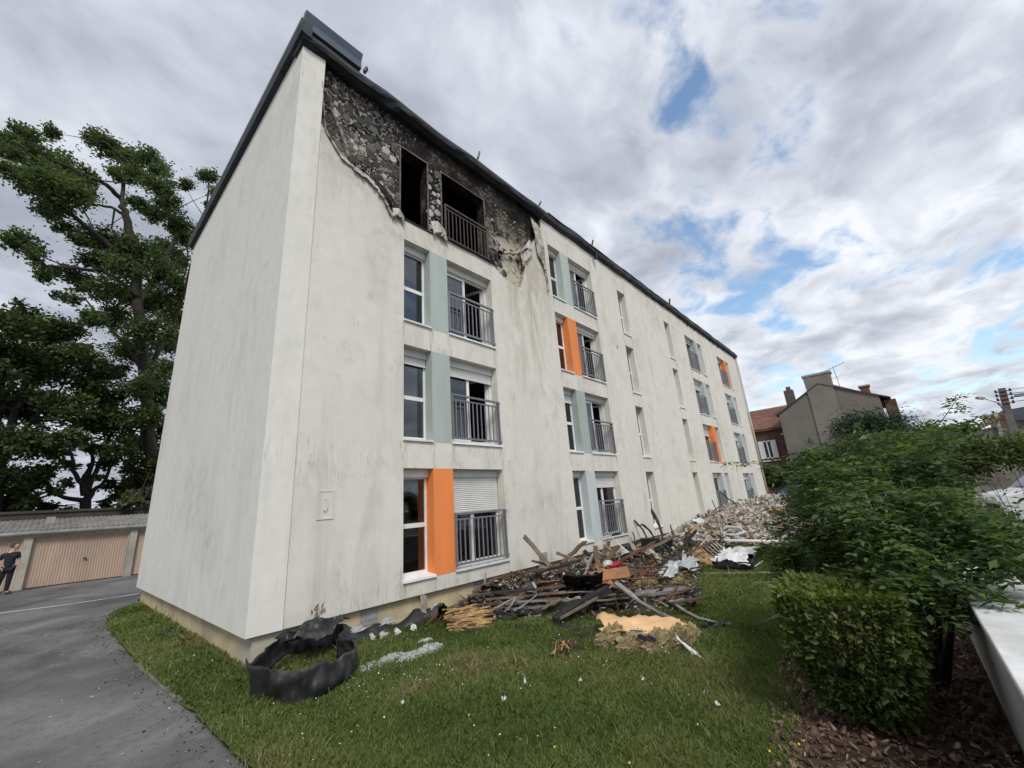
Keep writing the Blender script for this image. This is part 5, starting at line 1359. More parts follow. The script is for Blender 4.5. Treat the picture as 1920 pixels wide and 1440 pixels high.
c0 = G(1338, 1040, .1); cf = empty('cot_frame', c0, 'pale slatted cot side frame lying on the far pile', 'bed frame')
a, b_, c, d = [G(*q) for q in ((1308, 1030, .2), (1335, 1050, .12), (1366, 1040, .2), (1330, 1004, .4))]
for p, q in ((a, b_), (b_, c), (c, d), (d, a)): MB().beam([p-c0, q-c0], .04, .03).build('rail', M['beige_board'], cf)
for t in (.15, .32, .5, .68, .85): MB().beam([a*(1-t)+d*t-c0, b_*(1-t)+c*t-c0], .025, .02).build('slat', M['beige_board'], cf)
sheet3('brown_board', [G(1292, 1042, .15), G(1335, 1062, .03), G(1345, 1046, .15), G(1300, 1025, .35)], M['wood_light'], 'broken brown board under the cot frame', 'board', PILE, amp=.04, seed=13, ragged=.1)
c0 = G(1385, 1062); tr_ = empty('black_tray', c0, 'black open tray on legs lying on the lawn', 'tray')
a, b_, c, d = [G(*q) for q in ((1345, 1062, .12), (1412, 1064, .1), (1418, 1046, .14), (1350, 1042, .16))]
q = MB(); q.hexa([a-np.array([0, 0, .03]), b_-np.array([0, 0, .03]), c-np.array([0, 0, .03]), d-np.array([0, 0, .03]), a, b_, c, d]); q.build('base', M['black_plastic'], tr_, c0)
for p, r2 in ((a, b_), (b_, c), (c, d), (d, a)): MB().beam([p+np.array([0, 0, .06])-c0, r2+np.array([0, 0, .06])-c0], .03, .12).build('rim', M['black_plastic'], tr_)
p = G(1352, 1062); MB().beam([p-c0, p+np.array([0, .1, .28])-c0], .12, .02, (1, 0, 0)).build('leg', M['galv'], tr_)
sheet3('white_cloth', [a+np.array([.1, .1, .12]), b_+np.array([-.1, .1, .12]), c+np.array([-.05, -.05, .2]), d+np.array([.1, -.05, .22])], M['white_scrap'], 'crumpled white cloth heaped in the black tray', 'cloth', None, 14, 10, .14, .01, 31, .1)
rod('white_stick', [G(1404, 1070), G(1430, 1052, .08)], .018, M['white_pvc'], 'white stick on the lawn right of the tray', 'stick')
for i, (p, q, lab) in enumerate((((1310, 1076), (1462, 1074), 'upper thin batten lying in the grass beyond the tray'), ((1410, 1093), (1480, 1092), 'lower thin batten lying in the grass near the shrub'), ((1372, 1072), (1430, 1070), 'brown batten end in the grass beside the tray'))):
    bar('grass_batten', [G(*p, .03), G(*q, .03)], .05, .03, M['wood_grey' if i != 2 else 'wood_brown'], lab, 'batten', PILE)
p = G(1440, 1040); e = empty('wire_heap', p, 'dark heap of burnt wire and slats at the edge of the rubble', 'wire')
for i in range(22):
    r_ = random.Random(300+i); q = np.array([r_.uniform(-.4, .4), r_.uniform(-.25, .25), r_.uniform(.02, .25)]); d = np.array([r_.uniform(-1, 1), r_.uniform(-1, 1), r_.uniform(-.3, .3)])*.3
    MB().tube([q-d, q+np.array([0, 0, .05]), q+d], .012, 5).build('wire', M['char'], e)
# broken boards between the appliance and the heap
for i in range(30):
    r_ = random.Random(400+i); u = r_.uniform(1262, 1365); v = r_.uniform(985, 1012); h = r_.uniform(.1, .35); p = G(u, v, h); a = r_.uniform(0, 6.28); L = r_.uniform(.25, .7)
    q = p+np.array([math.cos(a)*L, math.sin(a)*L*.6, r_.uniform(-.1, .25)])
    bar('broken_board', [p, q], r_.uniform(.05, .12), .02, M[('wood_brown', 'wood_old', 'beige_board', 'wood_light', 'white_scrap')[i % 5]], ('brown', 'weathered', 'beige', 'yellowish', 'white')[i % 5]+' splintered board in the jumble behind the cot frame', 'board', 'splintered boards behind the cot frame', seed=400+i)
for i in range(46):
    r_ = random.Random(500+i); u = r_.uniform(1060, 1300); v = r_.uniform(1062, 1132); h = r_.uniform(.03, .28)
    p = G(u, v, h); a = r_.uniform(-.9, .5); L = r_.uniform(.2, .8); q = p+np.array([math.cos(a)*L, math.sin(a)*L, r_.uniform(-.12, .15)])
    bar('charred_scrap', [p, q], r_.uniform(.03, .09), .02, M[('char', 'wood_brown', 'char', 'wood_old', 'rust', 'wood_grey')[i % 6]], ('black', 'brown', 'sooty', 'weathered', 'rusty', 'grey')[i % 6]+' timber scrap in the jumble of the main pile', 'board', 'charred scraps in the main pile', seed=500+i)
for i in range(36):
    r_ = random.Random(700+i); u = r_.uniform(905, 1075); v = r_.uniform(1106, 1150); h = r_.uniform(.02, .22)
    p = G(u, v, h); a = r_.uniform(-.8, .5); L = r_.uniform(.15, .6); q = p+np.array([math.cos(a)*L, math.sin(a)*L, r_.uniform(-.1, .15)])
    bar('splinter', [p, q], r_.uniform(.02, .06), .015, M[('wood_brown', 'char', 'wood_old', 'wood_grey')[i % 4]], ('brown', 'black', 'weathered', 'grey')[i % 4]+' splinter among the stacked boards', 'board', 'scorched splinters among the stacked boards', seed=700+i)
def pmound(x, y):
    e = sst((x-2.9)/1.6)*sst((12.2-x)/2.5)*sst((y+min(2.7, 1.25+.30*(x-2.9)))/.8)*sst((.1-y)/.7)
    return float(.33*e*(1+.6*mnoise.noise(Vector((x*1.3, y*1.3, 1)))+.25*mnoise.noise(Vector((x*4, y*4, 5)))))
mx_ = np.linspace(2.6, 12.6, 90); my_ = np.linspace(-3.1, .1, 36)
MV = np.array([(x, y, float(zg(x, y))-.03+pmound(x, y)) for x in mx_ for y in my_])
MF = np.array([(i*36+j, (i+1)*36+j, (i+1)*36+j+1, i*36+j+1) for i in range(89) for j in range(35)])
keep = [all(pmound(MV[k][0], MV[k][1]) > .012 for k in f) for f in MF]
tag(np_mesh('debris_mound', MV, MF[keep], simple('ash_mound', (.05, .042, .036), .95, .6, 9, .9, dirt=(.16, .12, .085), dirt_amt=.6)), 'dark mound of ash and crushed debris under the main pile', 'debris', None, 'stuff')
for i in range(44):
    r_ = random.Random(900+i); x = r_.uniform(3.6, 10.8); y = r_.uniform(-min(2.5, 1.1+.3*(x-2.9)), -.35); p = np.array([x, y, float(zg(x, y))+pmound(x, y)+r_.uniform(.02, .12)])
    a = r_.choice((-.5, -.2, .1, .35, 1.1, 2.0))+r_.uniform(-.35, .35); L = r_.uniform(.5, 1.5); tl = r_.uniform(-.10, .40 if x > 6 else .12)
    q = p+np.array([math.cos(a)*L, math.sin(a)*L*.8, tl*L]); q[1] = min(q[1], -.06)
    bar('charred_timber', [p, q], r_.uniform(.05, .14), r_.uniform(.03, .07), M[('char', 'wood_brown', 'char', 'wood_old', 'wood_brown', 'wood_grey', 'rust')[i % 7]], ('black charred', 'brown scorched', 'thick black', 'weathered', 'reddish brown', 'pale grey', 'rusty')[i % 7]+' long timber jutting out of the main pile', 'beam', 'long timbers in the main pile', seed=900+i, jag=.06, amp=.03)
for i in range(16):
    r_ = random.Random(950+i); x = r_.uniform(4, 11); y = r_.uniform(-2.3, -.4); z = float(zg(x, y))+pmound(x, y)+.04; s_ = r_.uniform(.15, .4); a = r_.uniform(0, 3.1); d1 = np.array([math.cos(a), math.sin(a), r_.uniform(-.2, .5)])*s_; d2 = np.array([-math.sin(a), math.cos(a), r_.uniform(-.1, .6)])*s_*.7
    p = np.array([x, y, z]); sheet3('crumpled_sheet', [p-d1-d2*.1, p+d1-d2*.1, p+d1+d2, p-d1+d2], M[('char', 'foil', 'chip', 'char', 'beige_board', 'galv', 'wool', 'char')[i % 8]], ('black', 'silvery', 'orange-brown', 'sooty', 'beige', 'grey metal', 'tan', 'charred')[i % 8]+' crumpled sheet scrap in the main pile', 'sheet', 'crumpled panels in the main pile', amp=.10, seed=950+i, ragged=.14)
# soot and ash litter under the piles
def litter(name, label, n, area, mats, smin, smax, seed, flat=.25, hfun=None, cat='debris'):
    rg = np.random.default_rng(seed); V = []; F = []; T = []
    for i in range(n):
        x, y = area(rg); s = smin+(smax-smin)*rg.uniform()**1.8; z = float(zg(x, y))+(hfun(x, y) if hfun else 0)+s*.1
        ax = rg.normal(size=(3, 3)); q, _ = np.linalg.qr(ax); dims = np.array([s, s*rg.uniform(.12, .7), s*flat*rg.uniform(.5, 1.5)])
        cor = np.array([(a, b, c) for c in (-1, 1) for a, b in ((-1, -1), (1, -1), (1, 1), (-1, 1))])*dims*.5*rg.uniform(.7, 1.2, (8, 3))
        o = len(V)*8; V.append(cor@q.T*np.array([1, 1, .8])+np.array([x, y, z])); F += [[o+k for k in f] for f in ((0,3,2,1),(4,5,6,7),(0,1,5,4),(1,2,6,5),(2,3,7,6),(3,0,4,7))]; T += [rg.uniform()]*8
    o = np_mesh(name, np.concatenate(V), np.array(F), mats, None, None, np.array(T)); return tag(o, label, cat, None, 'stuff')
def m_litter(name, stops):
    m, nt, b = mk(name); at = node(nt, 'ShaderNodeAttribute', attribute_name='tint').outputs['Fac']
    c = ramp(nt, at, stops); f = noise(nt, objco(nt), 9, 6, .6); c = mixc(nt, math_(nt, 'MULTIPLY', rng(nt, f, .45, .65), .5), c, (.09, .08, .07))
    nt.links.new(c, b.inputs['Base Color']); b.inputs['Roughness'].default_value = .92; return m
M['litter_dark'] = m_litter('litter_dark', [(0, (.012, .011, .011)), (.35, (.04, .03, .025)), (.6, (.13, .08, .05)), (.8, (.20, .17, .13)), (.97, (.5, .48, .44))])
M['litter_pale'] = m_litter('litter_pale', [(0, (.10, .09, .07)), (.2, (.30, .26, .20)), (.4, (.48, .44, .38)), (.75, (.60, .57, .52)), (.9, (.26, .12, .08)), (1, (.7, .7, .68))])
def area_pile(rg):
    u, v = rg.uniform(860, 1310), rg.uniform(1060, 1165); 
    while v > 1165-(u-860)*.06+rg.normal(0, 6) or v < 1135-(u-860)*.20: u, v = rg.uniform(860, 1310), rg.uniform(1040, 1165)
    p = G(u, v); return p[0], min(p[1], -.05)
litter('debris_litter', 'small charred fragments strewn under the main pile', 3800, area_pile, M['litter_dark'], .02, .15, 41, hfun=lambda x, y: pmound(x, y)+abs(random.gauss(0, .05)))
def area_far(rg):
    u, v = rg.uniform(1195, 1380), rg.uniform(985, 1060); p = G(u, v); return p[0], min(p[1], -.05)
litter('debris_litter', 'small fragments strewn under the far pile', 1500, area_far, M['litter_dark'], .03, .18, 42, hfun=lambda x, y: abs(random.gauss(0, .1)))
# rubble heap along the far half of the wall
def heap(x, y):
    e = sst((x-11.6)/9.0)*sst((35.5-x)/3.5)*sst((y+6.6)/2.6)*sst((1.2-y)/1.0)
    return float(.52*e*(1+.25*mnoise.noise(Vector((x*.7, y*.7, 1))))*(.75+.5*sst((x-15)/10)))
hx_ = np.linspace(11.2, 36, 100); hy_ = np.linspace(-7.2, .1, 40)
HV = np.array([(x, y, float(zg(x, y))-.03+heap(x, y)+.09*heap(x, y)*mnoise.noise(Vector((x*4, y*4, 2)))) for x in hx_ for y in hy_])
HF = np.array([(i*40+j, (i+1)*40+j, (i+1)*40+j+1, i*40+j+1) for i in range(99) for j in range(39)])
hm = np_mesh('rubble_heap', HV, HF, simple('rubble_dust', (.36, .32, .26), .95, .4, 5, .8, dirt=(.15, .12, .09), dirt_amt=.7)); tag(hm, 'long heap of pale rubble along the far half of the block', 'rubble', None, 'stuff')
def area_heap(rg):
    while True:
        x, y = 12+23*rg.uniform()**1.5, rg.uniform(-6.4, 0)
        if heap(x, y) > .10*rg.uniform() + .02: return x, y
litter('rubble_chips', 'countless small pale chips covering the rubble heap', 7000, area_heap, M['litter_pale'], .04, .38, 43, .10, heap)
rg_ = np.random.default_rng(77); chunk_me = []
for i in range(8):
    r_ = random.Random(i); m2 = MB(); q = [(-.5, -.5, -.5), (.5, -.5, -.5), (.5, .5, -.5), (-.5, .5, -.5), (-.5, -.5, .5), (.5, -.5, .5), (.5, .5, .5), (-.5, .5, .5)]
    m2.hexa([tuple(c*r_.uniform(.6, 1.1) for c in p) for p in q]); o = m2.build('rubble_chunk', [M['beige_board'], M['white_scrap'], M['wood_light'], M['concrete'], M['ash'], M['wood_old'], M['chip'], M['white_scrap']][i]); chunk_me.append(o.data); bpy.data.objects.remove(o)
for i in range(140):
    x, y = area_heap(rg_); s = rg_.uniform(.18, .45)
    o = bpy.data.objects.new('rubble_chunk', chunk_me[i % 8]); COL.objects.link(o)
    o.location = (x, y, float(zg(x, y))+heap(x, y)+.03); o.scale = (s, s*rg_.uniform(.3, .8), s*rg_.uniform(.06, .3)); o.rotation_euler = tuple(rg_.uniform(-.5, .5, 2))+(rg_.uniform(0, 6.28),)
    tag(o, ('beige', 'white', 'yellowish wooden', 'grey concrete', 'ashy', 'weathered wooden', 'orange-brown', 'bright white')[i % 8]+' broken chunk lying on the pale rubble heap', 'rubble', 'broken chunks on the rubble heap')
rod('white_hoop', [G(1352, 996, .25), G(1365, 988, .35), G(1385, 990, .35), G(1397, 998, .25), G(1380, 1004, .2), G(1360, 1003, .2), G(1352, 996, .25)], .06, M['white_scrap'], 'pale bent plastic loop on the near edge of the rubble', 'pipe')
sheet3('orange_board', [G(1440, 962, .9), G(1470, 964, .9), G(1472, 958, 1.0), G(1444, 954, 1.05)], M['peach'], 'peach coloured board lying on the rubble heap', 'board', None, 8, 5, .05, .02, 3, .1)
bar('leaning_bar', [np.array(onY(1353, 979, -.9)), np.array(onY(1335, 938, -.25))], .06, .04, M['char'], 'black bar leaning against the wall left of the far balcony', 'bar', up=(0, 1, 0))
bar('leaning_bar', [np.array(onY(1382, 948, -1.0)), np.array(onY(1350, 922, -.15))], .07, .04, M['char'], 'black bar leaning against the far ground-floor balcony', 'bar', up=(0, 1, 0))
for i, (u, v) in enumerate(((1318, 985), (1332, 975))):
    p = G(u, v, .2); sheet3('plaster_slab', [p+np.array([-.4, -.2, 0]), p+np.array([.4, -.25, .05]), p+np.array([.5, .3, .3]), p+np.array([-.3, .3, .25])], M['white_scrap'], ('near', 'far')[i]+' pale plaster slab at the near end of the rubble', 'slab', None, 8, 6, .06, .03, 80+i, .1)
# ------------------------------------------------------------------ houses beyond the far end
M['cement'] = simple('cement_render', (.20, .183, .158), .95, .16, .5, .2, dirt=(.13, .118, .10), dirt_amt=.7)
M['brick'] = simple('dark_brick', (.13, .062, .048), .9, .25, 3, .3)
M['rooftile'] = simple('clay_tile', (.19, .085, .06), .9, .3, 2, .4, dirt=(.10, .07, .055), dirt_amt=.6)
HX = 48.0
h1 = empty('gable_house', (HX, -4, .2), 'grey cement gable end house with broad chimney beyond the block', 'house'); ho = np.array(h1.location)
def hs(mb, name, mat, parent=None, root=None, o=None): return mb.build(name, mat, parent or root or h1, ho if o is None else o)
mb = MB(); mb.prism([(.35, 0), (.2, 8.55), (-2.75, 10.3), (-3.7, 10.75), (-4.8, 10.62), (-7.85, 8.75), (-8.1, 0)], 'x', HX, HX+9); hs(mb, 'wall', M['cement'])
mb = MB()
for (a, b_) in (((.45, 8.42), (-3.7, 10.86)), ((-3.7, 10.86), (-8.6, 8.35))):
    mb.hexa([(HX-.12, a[0], a[1]), (HX+9.2, a[0], a[1]), (HX+9.2, b_[0], b_[1]), (HX-.12, b_[0], b_[1]), (HX-.12, a[0], a[1]+.14), (HX+9.2, a[0], a[1]+.14), (HX+9.2, b_[0], b_[1]+.14), (HX-.12, b_[0], b_[1]+.14)])
rf_ = hs(mb, 'roof', simple('old_dark_tile', (.075, .06, .05), .9, .3, 2, .3))
mb = MB(); mb.prism([(-2.55, 0), (-2.72, 9.3), (-2.62, 11.75), (-4.88, 11.85), (-4.8, 9.3), (-4.95, 0)], 'x', HX-.10, HX+1.0); hs(mb, 'chimney', M['cement'], rf_)
mb = MB(); mb.box(HX-.16, HX+1.06, -4.98, -2.55, 11.8, 12.0); hs(mb, 'chimney_cap', M['concrete'], rf_)
mb = MB(); mb.box(HX+2, HX+3, -7.4, -6.7, 9.3, 10.15); hs(mb, 'small_chimney', M['rooftile'], rf_)
mb = MB(); mb.box(HX+1.9, HX+3.1, -7.5, -6.6, 10.15, 10.3); hs(mb, 'small_chimney_cap', M['concrete'], rf_)
mb = MB(); mb.box(HX+.3, HX+3, -8.9, -8.1, 5.5, 8.3); hs(mb, 'rear_lean_to', M['wood_brown'])
an = empty('roof_antenna', (HX+1.2, -5.3, 10.2), 'thin television antenna on the grey gable house', 'antenna'); ao = np.array(an.location)
MB().tube([(HX+1.2, -5.3, 10.2), (HX+1.2, -5.2, 12.6)], .03, 5).build('mast', M['galv'], an, ao)
MB().tube([(HX+1.2, -3.9, 12.1), (HX+1.2, -6.2, 12.75)], .025, 5).build('boom', M['galv'], an, ao)
for t in np.linspace(.05, .95, 8):
    y, z = -3.9-2.3*t, 12.1+.65*t; MB().tube([(HX+.8, y, z), (HX+1.6, y, z)], .015, 4).build('element', M['galv'], an, ao)
MB().tube([(HX+1.2, -4.7, 11.3), (HX+1.2, -5.4, 11.5)], .02, 4).build('lower_boom', M['galv'], an, ao)
h2 = empty('brick_house', (HX+1.5, 2, .2), 'dark brick house with red tiled roof behind the end of the block', 'house'); ho2 = np.array(h2.location)
BX = HX+1.5
mb = MB(); mb.box(BX, BX+9, -.3, 10, 0, 7.35); hs(mb, 'wall', M['brick'], h2, None, ho2)
mb = MB(); mb.hexa([(BX-.3, -.45, 7.25), (BX+4.6, -.45, 10.1), (BX+4.6, 10.2, 10.1), (BX-.3, 10.2, 7.25), (BX-.3, -.45, 7.42), (BX+4.6, -.45, 10.28), (BX+4.6, 10.2, 10.28), (BX-.3, 10.2, 7.42)])
rf2 = hs(mb, 'roof', M['rooftile'], h2, None, ho2)
tile = None
for r_i in range(13):   # tile courses
    t = r_i/13; x0 = BX-.34+4.9*t; z0 = 7.44+2.86*t
    m2 = MB(); m2.hexa([(x0, -.46, z0), (x0+.42, -.46, z0+.245), (x0+.42, 4.2, z0+.245), (x0, 4.2, z0), (x0, -.46, z0+.05), (x0+.42, -.46, z0+.27), (x0+.42, 4.2, z0+.27), (x0, 4.2, z0+.05)])
    hs(m2, 'tile_course', M['rooftile'], rf2, None, ho2)
mb = MB(); mb.box(BX+1.2, BX+2, -1.2, -.35, 8.6, 11.4); mb.box(BX+1.4, BX+1.8, -1.0, -.6, 11.4, 11.8); hs(mb, 'chimney', simple('sooty_brick', (.12, .10, .088), .9, .2, 4, .3), rf2, None, ho2)
for (y0, y1, z0, z1) in ((1.75, 2.6, 4.3, 6.2), (4.4, 5.3, 4.3, 6.2)):
    mb = frame_mb(0, 1, 0, 1, 0); mb = MB()
    w = .09
    for a in ((y0, y0+w, z0, z1), (y1-w, y1, z0, z1), (y0, y1, z0, z0+w), (y0, y1, z1-w, z1), ((y0+y1)/2-.05, (y0+y1)/2+.05, z0, z1)): mb.box(BX-.1, BX-.02, a[0], a[1], a[2], a[3])
    wn = hs(mb, 'window', M['white_pvc'], h2, None, ho2)
    mb = MB(); mb.box(BX-.05, BX-.03, y0+w, y1-w, z0+w, z1-w); hs(mb, 'pane', M['glass'], wn, None, ho2)
    for sg in (y0-.42, y1+.02):
        mb = MB(); mb.box(BX-.14, BX-.04, sg, sg+.40, z0, z1); hs(mb, 'wooden_shutter', M['white_pvc'], wn, None, ho2)
for (y0, y1, z) in ((-.2, .7, 6.6), (1.3, 3, 4.0), (-.2, .6, 4.15), (1.2, 3.2, 3.3)):
    mb = MB(); mb.box(BX-.12, BX-.01, y0, y1, z, z+.14); hs(mb, 'stone_band', M['white_scrap'], h2, None, ho2)
mb = MB(); mb.box(BX-.1, BX-.01, .1, .35, 5.8, 6.35); hs(mb, 'wall_plaque', M['white_scrap'], h2, None, ho2)

# ------------------------------------------------------------------ vehicles
M['car_white'] = simple('white_car_paint', (.72, .73, .74), .25, .03, 2, 0, spec=.6)
M['car_blue'] = simple('blue_car_paint', (.03, .20, .42), .25, .05, 2, 0, spec=.6)
M['tyre'] = simple('tyre_rubber', (.015, .015, .015), .8, .1, 6, .1)
M['glass_dark'] = simple('car_glass', (.02, .025, .03), .08, .1, 2, 0, spec=.8)
def vehicle(name, label, cat, loc, rz, prof, width, paint, wheels, wr, glass_quads, lamps):
    e = empty(name, loc, label, cat, None, rz); w = width/2
    mb = MB(); n = len(prof)   # body with tumblehome
    def wy(z): return w*(1-.10*max(0, (z-.95))/.8)
    vs = [(x, -wy(z), z) for x, z in prof]+[(x, wy(z), z) for x, z in prof]
    mb.add(vs, [tuple(range(n)), tuple(range(2*n-1, n-1, -1))]+[(i, (i+1) % n, n+(i+1) % n, n+i) for i in range(n)])
    b = mb.build('body', paint, e); bv = b.modifiers.new('bevel', 'BEVEL'); bv.width = .05; bv.segments = 3
    for q in glass_quads:
        for sgn in (-1, 1):
            m2 = MB(); pts = [(x, sgn*(wy(z)+.006), z) for x, z in q]; m2.add(pts+[(x, y-sgn*.02, z) for x, y, z in pts], [(0,1,2,3),(7,6,5,4),(0,4,5,1),(1,5,6,2),(2,6,7,3),(3,7,4,0)]); m2.build('side_window', M['glass_dark'], e)
    for x in wheels:
        for sgn in (-1, 1):
            m2 = MB(); m2.tube([(x, sgn*(w-.16), wr), (x, sgn*(w+.01), wr)], wr, 18); t = m2.build('wheel', M['tyre'], e)
            m2 = MB(); m2.tube([(x, sgn*(w-.02), wr), (x, sgn*(w+.02), wr)], wr*.6, 12); m2.build('rim', M['galv'], t)
    for nm, bx_, mt in lamps:
        m2 = MB(); m2.box(*bx_); m2.build(nm, mt, e)
    return e
vz = float(zg(15.5, -9.4))
M['lamp_glass'] = simple('lamp_glass', (.6, .62, .65), .15, .05, 3, 0)
vehicle('parked_van', 'white van parked behind the shrubs at the right edge', 'van', (16.6, -11.3, vz+.02), math.radians(-80),
        [(-2.45, .35), (-2.45, .95), (-2.3, 1.12), (-1.55, 1.28), (-.75, 2.02), (-.45, 2.12), (2.35, 2.12), (2.45, 1.95), (2.45, .35)], 1.95, M['car_white'], (-1.5, 1.45), .34,
        [[(-1.35, 1.30), (-.45, 1.30), (-.45, 1.95), (-.72, 1.93)], [(-.3, 1.30), (.7, 1.30), (.7, 1.95), (-.3, 1.95)]],
        [('headlamp', (-2.47, -2.3, -.9, -.55, .85, 1.05), M['lamp_glass']), ('headlamp', (-2.47, -2.3, .55, .9, .85, 1.05), M['lamp_glass']), ('bumper', (-2.52, -2.35, -.95, .95, .35, .6), M['black_plastic']), ('grille', (-2.475, -2.44, -.5, .5, .68, .86), M['black_plastic']),
         ('door_mirror', (-1.15, -1.0, -1.2, -1.0, 1.3, 1.55), M['car_white']), ('door_mirror', (-1.15, -1.0, 1.0, 1.2, 1.3, 1.55), M['car_white'])])
mbw = MB(); mbw.add([(-1.565, -.82, 1.30), (-1.565, .82, 1.30), (-.80, .74, 1.985), (-.80, -.74, 1.985)], [(0, 1, 2, 3)])
van = [o for o in COL.objects if o.name.startswith('parked_van')][0]
o = mbw.build('windscreen', M['glass_dark'], van); o.location = (-.012, 0, .012); van.scale = (.95, .95, .88)
vehicle('parked_car', 'small blue car parked beyond the far end of the block', 'car', (42.5, -1.0, float(zg(39.5, -1.4))-.25), math.radians(95),
        [(-2.0, .3), (-2.0, .75), (-1.2, .92), (-.6, 1.42), (.9, 1.45), (1.7, 1.0), (2.0, .9), (2.0, .3)], 1.75, M['car_blue'], (-1.25, 1.25), .31, [[(-.95, .95), (.0, .95), (.0, 1.36), (-.55, 1.34)], [(.1, .95), (1.2, .95), (.85, 1.36), (.1, 1.36)]],
        [('headlamp', (-2.02, -1.9, -.75, -.45, .6, .75), M['lamp_glass']), ('headlamp', (-2.02, -1.9, .45, .75, .6, .75), M['lamp_glass'])])
vehicle('parked_car', 'dark car parked beside the blue car beyond the block', 'car', (42.8, -3.6, float(zg(39.5, -1.4))), math.radians(95),
        [(-2.0, .3), (-2.0, .75), (-1.2, .92), (-.6, 1.42), (.9, 1.45), (1.7, 1.0), (2.0, .9), (2.0, .3)], 1.75, M['black_plastic'], (-1.25, 1.25), .31, [[(-.95, .95), (.0, .95), (.0, 1.36), (-.55, 1.34)], [(.1, .95), (1.2, .95), (.85, 1.36), (.1, 1.36)]],
        [('headlamp', (-2.02, -1.9, -.75, -.45, .6, .75), M['lamp_glass']), ('headlamp', (-2.02, -1.9, .45, .75, .6, .75), M['lamp_glass'])])

# ------------------------------------------------------------------ ruined outbuilding, pole and lamps on the right
RX = 26.0
ru = empty('old_outbuilding', (RX, -12, .2), 'low derelict stone outbuilding with broken roof at the right edge', 'building'); ro = np.array(ru.location)
M['stone'] = simple('old_stone', (.27, .245, .21), .95, .25, 2.5, .6, dirt=(.10, .08, .07), dirt_amt=.7)
def P2(u, v): q = onX(u, v, RX); return (q[1], q[2])
mb = MB(); mb.prism([P2(1812, 905)[:1]+(0,), P2(1818, 832), P2(1838, 806), P2(1870, 800), P2(1930, 812), P2(1990, 830), P2(1990, 905)[:1]+(0,)], 'x', RX, RX+5); hs(mb, 'wall', M['stone'], ru, None, ro)
mb = MB(); mb.prism([P2(1862, 776), P2(1868, 772), P2(1880, 815), P2(1874, 822)], 'x', RX-.15, RX+.5); hs(mb, 'gable_stub', M['concrete'], ru, None, ro)
mb = MB(); mb.prism([P2(1872, 778), P2(1893, 772), P2(1900, 812), P2(1880, 815)], 'x', RX+.1, RX+.6); hs(mb, 'brick_infill', M['brick'], ru, None, ro)
mb = MB(); mb.prism([P2(1893, 800), P2(1902, 798), P2(1912, 835), P2(1902, 838)], 'x', RX-.2, RX); hs(mb, 'timber_post', M['wood_brown'], ru, None, ro)
mb = MB(); mb.prism([P2(1898, 758), P2(1985, 742), P2(1985, 775), P2(1900, 778)], 'x', RX+2.5, RX+6); hs(mb, 'tin_roof', M['zinc_clean'], ru, None, ro)
mb = MB(); mb.prism([P2(1900, 778), P2(1985, 775), P2(1985, 905)[:1]+(0,), P2(1905, 905)[:1]+(0,)], 'x', RX+2.7, RX+6); hs(mb, 'rear_wall', M['stone'], ru, None, ro)
for i in range(7):
    u = 1842+i*5; p = onX(u, 800-i*2.6, RX); mb = MB(); mb.beam([(RX-.3, p[1], p[2]-.05), (RX+.3, p[1]-.05, p[2]+.22+.1*(i % 3))], .09, .05, jag=.05); hs(mb, 'broken_batten', M['wood_brown'], ru, None, ro)
PX = 24.0
q0, q1 = onX(1908, 880, PX), onX(1878, 728, PX); q0[2] = .0
po = empty('utility_pole', q0, 'leaning concrete utility pole with insulators at the right edge', 'utility pole')
MB().beam([np.array([0, 0, 0]), (q1-q0)*.5, q1-q0], .26, .2, (1, 0, 0), 0, .75).build('pole', simple('pole_concrete', (.13, .12, .11), .9, .25, 3, .3), po)
for i in range(4):
    t = .97-.035*i; c = (q1-q0)*t
    MB().tube([c+np.array([-.1, .22, 0]), c+np.array([-.1, -.22, 0])], .02, 5).build('crossarm', M['rust'], po)
    for sg in (-1, 1): MB().tube([c+np.array([-.1, .2*sg, -.04]), c+np.array([-.1, .2*sg, .08])], .035, 6).build('insulator', M['black_plastic'], po)
    MB().tube([c+np.array([-.1, -.22, .03]), c+np.array([2, -5, .1]), c+np.array([5, -14, .6])], .012, 4).build('wire', M['black_plastic'], po)
s0 = onX(1884, 772, PX-.1); s1 = onX(1870, 752, PX-.3); s2 = onX(1845, 747, PX-.5); s3 = onX(1831, 746, PX-.6)
lp = empty('street_lamp', s0, 'curved arm street lamp fixed to the utility pole', 'street lamp')
MB().tube([s0-s0, (s1-s0)*.8, s2-s0], .025, 6).build('arm', M['galv'], lp, None, True)
MB().beam([s2-s0, s3-s0], .14, .09).build('lamp_head', M['box_grey'], lp)
s0 = onX(1990, 770, PX+2); s1 = onX(1925, 738, PX+2); s2 = onX(1902, 742, PX+2)
lp = empty('street_lamp', s0, 'flat street lamp head reaching in at the right edge', 'street lamp')
MB().tube([s0-s0, (s1-s0)*.6+np.array([0, 0, .2]), s1-s0], .03, 6).build('arm', M['galv'], lp, None, True)
MB().beam([s1-s0, s2-s0], .2, .1).build('lamp_head', M['box_grey'], lp)
